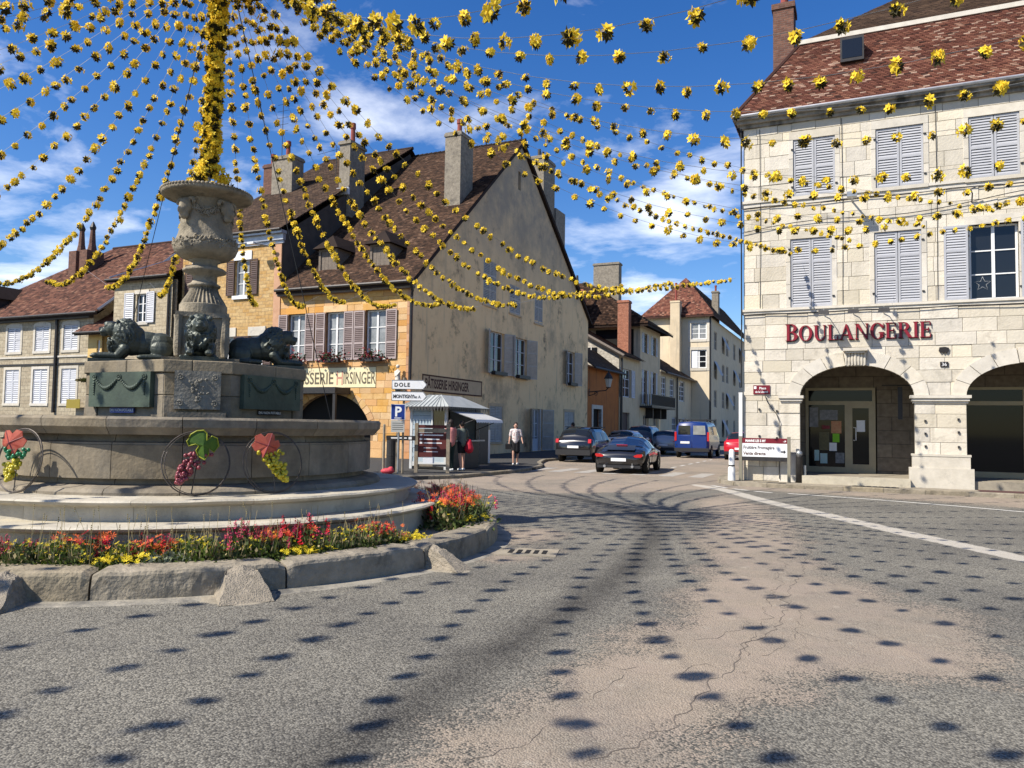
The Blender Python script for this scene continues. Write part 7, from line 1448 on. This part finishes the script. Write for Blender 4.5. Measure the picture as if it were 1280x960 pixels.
# ------------------------------------------------------------------ people
def person(label, loc, face, sk, top, bottom, long_sleeve, trouser, stride=.10, arms=((.0, .0), (.0, .0)), hairlen=.0, shoe='white', H=1.66, skirt=False, topm=None, lean=0):
    rt = thing('person', loc, face, label, 'person'); k = H/1.70; V = lambda x, y, z: Vector((x*k, y*k, z*k))     # +y is forward
    hip = .93; b = MB(); c = MB(); t = MB(); bot = MB(); P = {}
    for s in (-1, 1):
        f = s*stride; P['hip'] = V(s*.085, 0, hip); kn = V(s*.09, f*.55+.02, .50); an = V(s*.085, f*1.05-.02, .085); to = an+V(s*.02, .15, -.05)
        b.cap(P['hip'], kn, .078*k, .052*k); b.cap(kn, an, .054*k, .036*k); 
        sh = MB(); sh.cap(an+V(0, -.04, -.045), to, .045*k, .036*k); remesh(sh, 'shoe', MT[shoe], rt, .014, 2)
        if trouser == 'long': bot.cap(P['hip'], kn, .098*k, .070*k); bot.cap(kn, an+V(0, 0, .03), .070*k, .060*k)
        elif not skirt: bot.cap(P['hip'], P['hip'].lerp(kn, .62), .10*k, .088*k)
        shd = V(s*.175, 0+lean*.4, 1.40); (ax, ay) = arms[0 if s < 0 else 1]; el = shd+V(s*.05+ax*.3, ay*.6-.02, -.27+abs(ay)*.10); wr = el+V(ax, ay+.05, -.22+abs(ay)*.5); hd = wr+(wr-el).normalized()*.05*k
        b.cap(shd, el, .047*k, .038*k); b.cap(el, wr, .038*k, .026*k); b.ball(hd, .036*k, 0, 8, 6, (.7, 1, 1.1)); d = (wr-el).normalized()
        for q in range(4): o = Vector((0, (q-1.5)*.016*k, 0)); b.cap(hd+o, hd+o+d*(.062-.008*abs(q-1.5))*k, .0095*k, .008*k)
        b.cap(hd+Vector((0, .03*k, 0)), hd+Vector((-s*.01, .05*k, 0))+d*.035*k, .011*k, .009*k)
        t.cap(shd, shd.lerp(el, .8 if not long_sleeve else 1), .062*k, .058*k); 
        if long_sleeve: t.cap(el, wr, .055*k, .042*k)
    b.cap(V(0, 0, .95), V(0, lean*.3, 1.30), .125*k, .13*k); b.cap(V(0, lean*.4, 1.42), V(0, .01+lean*.5, 1.54), .052*k, .05*k)
    hc = V(0, .02+lean*.5, 1.60); b.ball(hc, .098*k, 0, 12, 10, (.82, .98, 1.18)); b.ball(hc+V(0, .085, -.02), .02*k, 0, 6, 5, (.8, 1, 1.2)); b.ball(hc+V(0, .07, -.075), .03*k, 0, 6, 5, (1.1, .6, .5))
    for s in (-1, 1): b.ball(hc+V(s*.08, -.0, -.01), .024*k, 0, 6, 5, (.5, .8, 1.2))
    bd = remesh(b, 'body', MT[sk], rt, .014, 3)
    for s in (-1, 1): e = MB(); e.ball(hc+V(s*.034, .088, .012), .011*k, 0, 6, 5); e.obj('eye', MT['text_dark'], bd)
    hr = MB(); hr.ball(hc+V(0, -.022, .035), .108*k, 0, 12, 10, (.88, .95, 1.05))
    if hairlen: hr.ball(hc+V(0, -.05, -.05), .09*k, 0, 10, 8, (1.0, .7, 1.1+hairlen*3))
    remesh(hr, 'hair', MT['hair'], rt, .016, 2)
    t.cap(V(0, 0, .96), V(0, lean*.35, 1.34), .155*k, .15*k); t.cap(V(-.13, lean*.4, 1.40), V(.13, lean*.4, 1.40), .075*k, .075*k); remesh(t, 'top', topm or MT[top], rt, .016, 3)
    bot.cap(V(-.06, 0, .95), V(.06, 0, .95), .125*k, .125*k)
    if skirt: bot.cap(V(-.05, 0, .90), V(-.06, 0, .58), .13*k, .135*k); bot.cap(V(.05, 0, .90), V(.06, 0, .58), .13*k, .135*k)
    remesh(bot, 'skirt' if skirt else ('trousers' if trouser == 'long' else 'shorts'), MT[bottom], rt, .016, 3)
    return rt
MT['cl_pink'] = mat('pink_top_cloth', (.52, .22, .20), (.45, .17, .16), 12, .9); MT['cl_grey'] = mat('grey_green_top_cloth', (.13, .15, .13), (.10, .12, .10), 12, .9); MT['cl_black'] = mat('black_cloth', (.014, .014, .016), None, rough=.9); MT['cl_dark'] = mat('dark_green_cloth', (.02, .035, .03), None, rough=.9)
pat = mat('white_top_with_red_pattern', (.62, .58, .56), (.62, .58, .56), 3, .9, stain=((.28, .03, .05), 22, .53, .60))
p = gp(644, 581, .11); person('woman in a patterned white top and dark skirt walking towards the camera with a handbag', (p.x, p.y, .11), PI+.05, 'skin', 'cl_pink', 'cl_black', False, '', .12, ((-.04, .06), (.03, .04)), .12, 'white', 1.64, True, pat)
s = thing('handbag', (p.x-.28, p.y, .72), 0, 'dark handbag held by the woman walking on the pavement', 'bag'); b = MB(); b.prism([(-.12, -.05), (.12, -.05), (.10, .05), (-.10, .05)], 0, .2); b.obj('bag_body', MT['cl_black'], s); b = MB(); b.tube([(-.08, 0, .2), (-.06, 0, .30), (.06, 0, .30), (.08, 0, .2)], .01, 5); b.obj('handle', MT['cl_black'], s)
p = gp(563, 588.5, .11); person('person in a pink top and dark trousers standing at the kiosk', (p.x, p.y, .11), .75, 'skin', 'cl_pink', 'cl_dark', False, 'long', .05, ((-.02, .05), (.02, .10)), .10, 'white', 1.68, lean=.05)
p = gp(577, 588, .11); person('person in a grey green top and black shorts standing with bare legs at the kiosk', (p.x, p.y, .11), .55, 'skin', 'cl_grey', 'cl_black', False, 'short', .07, ((-.02, .05), (.05, .04)), .0, 'white', 1.64, lean=.04)
s = thing('shoulder_bag', (p.x+.24, p.y-.02, .78), 0, 'red bag hanging beside the person in black shorts', 'bag'); b = MB(); b.cap((0, 0, .06), (0, 0, .30), .16, .10); remesh(b, 'bag_body', MT['f_red'], s, .03, 2); MB().tube([(0, 0, .34), (-.06, 0, .6), (-.12, 0, .72)], .014, 5).obj('strap', MT['cl_black'], s)
q = gd(716, 41.2); person('person in dark clothes seen above the roof of the black SUV', (q.x, q.y, .02), 1.2, 'skin', 'cl_dark', 'cl_black', True, 'long', .03, ((-.02, .05), (.02, .05)), .0, 'cl_black', 1.80)

# ------------------------------------------------------------------ kiosk, signs and posts on the island
ko = gp(506, 588, .11)
def kiosk():
    rt = thing('kiosk', (ko.x, ko.y+1.2, .11), -TH, 'small pale blue boarded snack kiosk with a white metal roof and a raised hatch', 'kiosk'); W_, D_, H_ = 1.45, 2.5, 2.15
    f = FR((0, 0, 0), (1, 0, 0), (0, -1, 0)); e = FR((W_, 0, 0), (0, 1, 0), (1, 0, 0))
    for k in range(12): z = .25+k*(H_-.25)/12; MB().fbox(f, .10, W_-.62, z+.004, z+(H_-.25)/12-.004, -.05, .005+.012*(k % 2)).obj('board', MT['kiosk'], rt)
    MB().fbox(f, .0, .10, 0, H_, -.08, .03).obj('corner_post', MT['kiosk_white'], rt); MB().fbox(f, W_-.08, W_, 0, H_, -.08, .03).obj('corner_post', MT['kiosk_white'], rt)
    w = MB(); w.fbox(f, W_-.62, W_-.08, 1.02, 1.10, -.05, .02); w.fbox(f, W_-.62, W_-.55, 1.10, H_, -.05, .02); wo = w.obj('window', MT['kiosk_white'], rt); MB().fbox(f, W_-.55, W_-.08, 1.10, H_, -.05, -.02).obj('pane', MT['glass'], wo); MB().fbox(f, W_-.62, W_-.08, .25, 1.02, -.05, .0).obj('board', MT['kiosk'], rt)
    MB().fbox(f, .10, W_-.08, .10, .25, -.05, .02).obj('base_board', MT['kiosk_white'], rt); MB().box(.05, W_-.02, .06, D_, 0.02, .1).obj('floor', MT['wood'], rt)
    MB().box(-.0, .04, .05, D_, 0, H_).obj('side_wall', MT['kiosk'], rt); MB().box(0.04, W_, D_-.05, D_, 0, H_).obj('back_wall', MT['kiosk'], rt); MB().fbox(e, 0.03, D_, 0.0, .95, -.05, 0).obj('counter_front', MT['gutter'], rt); MB().fbox(e, -.0, D_, .95, 1.0, -.3, .22).obj('counter', MT['kiosk_white'], rt); MB().fbox(e, D_-.3, D_, 1.0, H_, -.05, 0).obj('side_panel', MT['gutter'], rt); MB().fbox(e, .05, D_-.3, 1.0, H_, -1.2, -1.1).obj('inner_wall', MT['dark'], rt)
    r = MB(); n = 26
    x0, x1, y0, y1 = -.25, W_+.25, -.35, D_+.3
    A = [(x0, y0, H_), (x1, y0, H_), (x1, y1, H_), (x0, y1, H_)]; B_ = [(x0+.75, y0+.8, H_+.42), (x1-.75, y0+.8, H_+.42), (x1-.75, y1-.9, H_+.42), (x0+.75, y1-.9, H_+.42)]; r.add(A+B_, [(0, 1, 5, 4), (1, 2, 6, 5), (2, 3, 7, 6), (3, 0, 4, 7), (4, 5, 6, 7), (3, 2, 1, 0)]); ro = r.obj('roof', MT['kiosk_roof'], rt)
    for k in range(13): x = x0+(x1-x0)*k/12; xb = min(max(x, x0+.75), x1-.75); MB().tube([(x, y0-.01, H_+.012), (xb, y0+.8, H_+.43)], .012, 4).obj('roof_rib', MT['kiosk_roof'], ro)
    v = MB()
    for k in range(16):
        a = x0+(x1-x0)*k/16; d = (x1-x0)/16; v.add([(a, y0, H_), (a+d, y0, H_), (a+d*.5, y0-.01, H_-.17)], [(0, 1, 2)])
    for k in range(22):
        a = y0+(y1-y0)*k/22; d = (y1-y0)/22; v.add([(x1, a, H_), (x1, a+d, H_), (x1+.01, a+d*.5, H_-.17)], [(0, 1, 2)])
    v.obj('valance', MT['gutter'], ro)
    a = MB(); a.add([e(.1, H_-.12, .06), e(D_-.3, H_-.12, .06), e(D_-.3, H_-.42, 1.05), e(.1, H_-.42, 1.05)], [(0, 1, 2, 3)]); a.add([e(.1, H_-.14, .06), e(D_-.3, H_-.14, .06), e(D_-.3, H_-.44, 1.05), e(.1, H_-.44, 1.05)], [(0, 1, 2, 3)]); ao = a.obj('awning', MT['awn'], rt)
    v = MB()
    for k in range(16): u = .1+k*(D_-.4)/16; d = (D_-.4)/16; v.add([e(u, H_-.42, 1.05), e(u+d, H_-.42, 1.05), e(u+d, H_-.50, 1.08), e(u+d*.5, H_-.54, 1.09), e(u, H_-.50, 1.08)], [(0, 1, 2, 3, 4)])
    v.obj('awning_fringe', MT['sign_white'], ao); v = MB(); v.tube([e(.12, 1.35, .03), e(.12, H_-.42, 1.0)], .015, 5); v.tube([e(D_-.35, 1.35, .03), e(D_-.35, H_-.42, 1.0)], .015, 5); v.obj('awning_arm', MT['metal_dark'], ao)
    return rt
kiosk()
def box_thing(name, loc, lab, cat, parts):
    s = thing(name, loc, -TH, lab, cat)
    for nm, m, *b in parts: MB().box(*b).obj(nm, m, s)
    return s
q = gp(590, 583, .11); box_thing('ice_cream_freezer', (q.x-.1, q.y+1.6, .11), 'blue and red drinks freezer beside the kiosk counter', 'freezer', [('cabinet', MT['sign_white'], -.5, .2, -.4, .4, .05, .75), ('lower_band', MT['f_red'], -.503, .203, -.403, .403, .1, .42), ('lid', MT['sign_blue'], -.52, .22, -.42, .42, .75, .92)])
q = gp(594, 582, .11); box_thing('dark_cabinet', (q.x+.0, q.y+1.2, .11), 'tall dark vending cabinet right of the kiosk', 'cabinet', [('cabinet', MT['metal_dark'], -.25, .3, -.4, .4, 0, 1.75), ('top_edge', MT['gutter'], -.28, .33, -.43, .43, 1.75, 1.85), ('front_panel', MT['bumper'], -.2, .25, -.415, -.40, .2, 1.6)])
q = gp(605, 581, .11); box_thing('utility_box', (q.x-.1, q.y+1.5, .11), 'white meter cabinet against the tan wall right of the kiosk', 'cabinet', [('cabinet', MT['sign_white'], -.22, .22, -.2, .2, 0, 1.35), ('door', MT['kiosk_white'], -.18, .18, -.212, -.2, .1, 1.25), ('window', MT['glass'], -.12, .12, -.222, -.212, .85, 1.15)])
FX = FR((0, 0, 0), (1, 0, 0), (0, -1, 0))
q = gp(497, 592, .11); s = thing('traffic_sign_post', (q.x, q.y, .11), -.02, 'post with a blue parking sign and white panel below it', 'sign'); 
MB().tube([(0, 0, 0), (0, 0, 2.16)], .032, 8).obj('pole', MT['steel'], s); po = MB().fbox(FX, -.23, .19, 1.68, 2.14, .035, .055).obj('panel', MT['sign_blue'], s); pr = MB(); pr.fbox(FX, -.245, .205, 1.665, 1.68, .03, .058); pr.fbox(FX, -.245, .205, 2.14, 2.155, .03, .058); pr.fbox(FX, -.245, -.23, 1.68, 2.14, .03, .058); pr.fbox(FX, .19, .205, 1.68, 2.14, .03, .058); pr.obj('panel_border', MT['sign_white'], po); txt('P', .42, MT['text_white'], po, FX, -.02, 1.78, .056, align='CENTER', bold=.012); MB().fbox(FX, -.13, .09, 1.71, 1.735, .055, .058).obj('underline', MT['text_white'], po)
po = MB().fbox(FX, -.23, .19, 1.28, 1.65, .035, .055).obj('info_panel', mat('grey_sign_panel', (.40, .40, .37), None, rough=.6), s)
for k in range(4): MB().fbox(FX, -.19, .15, 1.36+k*.065, 1.375+k*.065, .055, .057).obj('text_line', MT['text_dark'], po)
q2 = gp(500, 592, .11); s = thing('direction_sign', (q2.x+.05, q2.y+.12, .11), -.10, 'pair of white arrow signs reading DOLE and MONTIGNY above the parking sign', 'sign'); MB().tube([(0, 0, 0), (0, 0, 3.0)], .035, 8).obj('pole', MT['wood'], s)
for z, t in ((2.62, 'DOLE'), (2.26, 'MONTIGNY les A.')):
    po = MB().fprism(FX, [(-.38, z), (.62, z), (.74, z+.15), (.62, z+.30), (-.38, z+.30)], .04, .065).obj('arrow_panel', MT['sign_white'], s); bd = MB(); pts = [(-.37, z+.01), (.615, z+.01), (.725, z+.15), (.615, z+.29), (-.37, z+.29), (-.37, z+.01)]; bd.tube([FX(a, b, .066) for a, b in pts], .008, 4); bd.obj('panel_border', MT['text_dark'], po)
    if t == 'DOLE': txt('DOLE', .17, MT['text_dark'], po, FX, -.30, z+.09, .067, bold=.004, spacing=1.25)
    else: txt('MONTIGNY', .155, MT['text_dark'], po, FX, -.33, z+.09, .067, bold=.004, sx=.80); txt('les A.', .13, MT['text_dark'], po, FX, .33, z+.09, .067, bold=.001, sx=.8)
q = gp(540, 591, .11); s = thing('information_board', (q.x, q.y, .11), -.06, 'brown information board between two weathered wooden posts in front of the kiosk', 'sign')
for x in (-.52, .50): MB().box(x-.055, x+.055, -.05, .05, 0, 1.58).obj('post', MT['wood'], s)
MB().fbox(FX, -.46, .44, 1.42, 1.52, -.02, .03).obj('header_board', MT['sign_brown'], s); MB().fbox(FX, -.46, .44, 1.28, 1.40, -.02, .03).obj('title_board', MT['wood'], s); txt('ARBOIS CENTRE', .075, MT['text_white'], s, FX, 0, 1.44, .031, align='CENTER', bold=.002) if False else None
po = MB().fbox(FX, -.46, .44, .50, 1.27, -.02, .03).obj('panel', MT['sign_brown'], s)
for k, (w_, z) in enumerate(((.62, 1.18), (.50, 1.05), (.58, .93), (.42, .78), (.46, .66))): MB().fbox(FX, -.28, -.28+w_, z, z+(.035 if k < 3 else .02), .03, .033).obj('text_line', MT['text_white'], po); (MB().fbox(FX, -.41, -.33, z-.01, z+.05, .03, .033).obj('pictogram', MT['text_white'], po) if k < 3 else None)
MB().fbox(FX, -.30, .06, .30, .49, -.01, .02).obj('notice', MT['sign_white'], s); MB().box(-.46, .44, -.02, .02, .2, .27).obj('lower_rail', MT['wood'], s)
q = gp(500, 590, .11); s = thing('fingerpost', (q.x-.06, q.y-.25, .11), -.04, 'dark horizontal finger board on a slim wooden post left of the information board', 'sign'); MB().box(-.05, .05, -.05, .05, 0, 1.25).obj('post', MT['wood'], s); po = MB().fbox(FX, -.35, .58, 1.02, 1.17, .05, .08).obj('finger_board', MT['text_dark'], s); MB().fbox(FX, -.2, .30, 1.075, 1.115, .08, .083).obj('text_line', MT['text_white'], po); MB().fbox(FX, .36, .46, 1.055, 1.135, .08, .083).obj('pictogram', MT['text_white'], po)
q = gp(479, 592, .11); s = thing('wooden_post', (q.x, q.y, .11), 0, 'plain slim wooden post left of the parking sign', 'post'); MB().lathe([(.04, 0), (.04, 1.50), (.02, 1.53), (0, 1.53)], 8).obj('shaft', MT['wood'], s)
q = gp(489, 589, .11); s = thing('litter_bin', (q.x, q.y, .11), 0, 'slim dark cylindrical bin behind the parking sign', 'bin'); MB().lathe([(.16, 0), (.17, .05), (.17, 1.05), (.19, 1.08), (.19, 1.14), (.0, 1.16)], 16).obj('body', MT['metal_dark'], s); MB().lathe([(.175, .5), (.178, .52), (.175, .54)], 16).obj('band', MT['gutter'], s)
q = gp(488, 591, .11); s = thing('red_bag', (q.x-.02, q.y-.45, .11), 0, 'crumpled red sack on the ground at the foot of the bin', 'bag'); b = MB(); b.ball((0, 0, .08), .14, 0, 10, 8, (1.6, 1, .7)); b.ball((.1, 0, .14), .09, 0, 8, 6); remesh(b, 'sack', MT['f_red'], s, .03, 1)
# ------------------------------------------------------------------ flower garlands
def pompom(seed, big=1.0):
    r = random.Random(seed); mb = MB(); R = .078*big
    for k in range(10):
        z = 1-2*(k+.5)/10; t = k*2.399+r.uniform(-.3, .3); d = Vector((math.sqrt(1-z*z)*math.cos(t), math.sqrt(1-z*z)*math.sin(t), z)); yel = (d.x*.5+d.y*.2+d.z*.6+r.uniform(-.75, .75)) > -.12
        c = d*R*r.uniform(.35, 1.1); e = d.orthogonal().normalized()
        if yel:
            n = 6; s = r.uniform(.050, .085)*big
            for q in range(n):
                a = Matrix.Rotation(2*PI*q/n+r.uniform(-.15, .15), 3, d) @ e; b = d.cross(a); cup = r.uniform(.1, .5)
                mb.add([c, c+a*s*.6+b*s*.32+d*s*cup*.5, c+a*s+d*s*cup, c+a*s*.6-b*s*.32+d*s*cup*.5], [(0, 1, 2, 3)], 0)
            mb.ball(c+d*s*.25, s*.25, 0, 5, 3)
        else:
            for q in range(5):
                a = (Matrix.Rotation(2*PI*q/5, 3, d) @ e); a = (a+d*r.uniform(.2, .9)).normalized(); b = d.cross(a).normalized(); s = r.uniform(.06, .085)*big
                mb.add([c*.4, c*.6+a*s*.5+b*s*.28, c*.6+a*s*1.1, c*.6+a*s*.5-b*s*.28], [(0, 1, 2, 3)], 1)
    return mb.mesh('flower', [MT['petal'], MT['leaf_dark']])
FL = [pompom(k) for k in range(7)]
HUB = Vector((-4.50, 11.5, 8.9)); rg = random.Random(5)
# pole wrapped in flowers above the urn
pl = thing('flower_pole', (FC.x, FC.y, 5.05), 0, 'tall metal pole above the urn thickly wrapped in yellow and dark flowers', 'flower pole'); MB().tube([(0, 0, 0), (.10, 0, 3.9)], .035, 8).obj('pole', MT['steel'], pl)
for k in range(190):
    t = k/190; z = .30+3.5*t; a = k*2.4; rad_ = .045+rg.uniform(0, .055); o = link('flower', FL[k % 7], pl, (.10*z/3.9+rad_*math.cos(a), rad_*math.sin(a), z), (rg.uniform(0, 6.3), rg.uniform(0, 6.3), rg.uniform(0, 6.3)), [rg.uniform(.65, .95)]*3)
    if k > 182: break
for k in range(3):
    for q in range(3): a = k*2.1+.6; link('flower', FL[(k+q) % 7], pl, (.16*math.cos(a)*(1+.4*q)+.0, .16*math.sin(a)*(1+.4*q), .36-.10*q), (rg.uniform(0, 6), rg.uniform(0, 6), 0))
nF = (math.sin(-TH), ) 
def strg(az):
    d = Vector((math.sin(az), math.cos(az), 0)); 
    # nearest facade along this heading
    best = 60
    for (o, n) in ((Hc, gv), (B0, gv)):
        den = d.dot(n)
        if den > .05:
            t = ((o-HUB).dot(n))/den; P = HUB+d*t; u = (P-o).dot(rv)
            if t > 0 and ((o is Hc and -40 < u < .2) or (o is B0 and u > -.3)): best = min(best, t)
    den = d.dot(rv)
    if den > .05:
        t = ((Hc-HUB).dot(rv))/den; P = HUB+d*t; u = (P-Hc).dot(gv)
        if t > 0 and 0 < u < 60: best = min(best, t)
    return d, best
az_list = []
_a = -176.0
while _a < 182: az_list.append(rad(_a)); _a += 8.4 if -158 < _a < -50 else 6.43
lab_n = {}
def sector(az, hit_b):
    a = math.degrees(az)
    if hit_b: return 'running out to the bakery facade'
    if a < -95: return 'passing high over the left foreground'
    if a < -35: return 'sagging in front of the far left stone houses'
    if a < -2: return 'hanging close beside the urn'
    if a < 28: return 'sagging in front of the pastry shop roof'
    if a < 62: return 'sagging across the tan gable and street'
    if a < 125: return 'crossing the sky towards the right'
    return 'passing high over the road in the foreground'
for az in az_list:
    d, hit = strg(az); hb = False
    if hit < 24 and (HUB+d*hit-B0).dot(rv) > -.4 and abs((HUB+d*hit-B0).dot(gv)) < .01: hb = True
    zT = HUB.z; rm = 9.4+rg.uniform(-.25, .25); zm = 4.98+rg.uniform(-.10, .10)
    if hb: rm = 11.5; zm = 6.75+rg.uniform(-.05, .05)
    a = 2*(zT-zm)/rm; b = a/2/rm
    def zz(q):
        if q < 12.2: return zT-a*q+b*q*q
        z0 = zT-a*12.2+b*12.2**2; s0 = -a+2*b*12.2; return z0+s0*(q-12.2)*.9
    end = min(hit-.06, 17.0) if hit < 30 else 16.5
    fend = min(11.9+rg.uniform(-.5, .6), end) if not hb else end-.1
    if 28 <= math.degrees(az) < 62 and not hb: fend = min(end, 22); end = fend+.4
    if math.degrees(az) > 60 and not hb: fend = min(15.5, end)
    sc = sector(az, hb); i = lab_n.get(sc, 0); lab_n[sc] = i+1
    rt = thing('flower_garland', HUB, 0, 'garland %s, %s of these from the left' % (sc, ORD[i]), 'garland', 'flower garlands fanning out from the pole')
    mb = MB(); mb.tube([d*q+Vector((0, 0, zz(q)-HUB.z)) for q in np.linspace(.05, end, 26)], .0035, 3); mb.obj('wire', MT['wire'], rt)
    q = .5+rg.uniform(0, .2)
    while q < fend:
        zq = zz(q); p = d*q+Vector((0, 0, zq-HUB.z)); s = rg.uniform(.55, .80)*(1.14 if abs(math.degrees(az)) > 128 else .88 if math.degrees(az) > 55 else 1)
        link('flower', FL[rg.randrange(7)], rt, p+Vector((rg.uniform(-.02, .02), rg.uniform(-.02, .02), -.04+rg.uniform(-.03, .02))), (rg.uniform(-.5, .5), rg.uniform(-.5, .5), rg.uniform(0, 6.3)), (s*rg.uniform(.85, 1.15), s*rg.uniform(.85, 1.15), s*rg.uniform(1.0, 1.4)))
        sl = math.hypot(1, -a+2*b*min(q, 12.2)); q += (rg.uniform(.19, .35) if -140 < math.degrees(az) < 55 else rg.uniform(.38, .48) if abs(math.degrees(az)) > 125 else rg.uniform(.27, .38))/sl
# guy wire from the pole to the fountain rim side
o = MB().tube([HUB, (-7.5, 14.5, 1.7)], .006, 4).obj('guy_wire', MT['wire_dark']); tag(o, 'thin dark guy wire running down left from the flower pole', 'wire')
o = MB().tube([HUB, (-2.6, 11.2, 1.68)], .006, 4).obj('guy_wire', MT['wire_dark']); tag(o, 'thin dark guy wire running down right of the urn to the basin', 'wire')
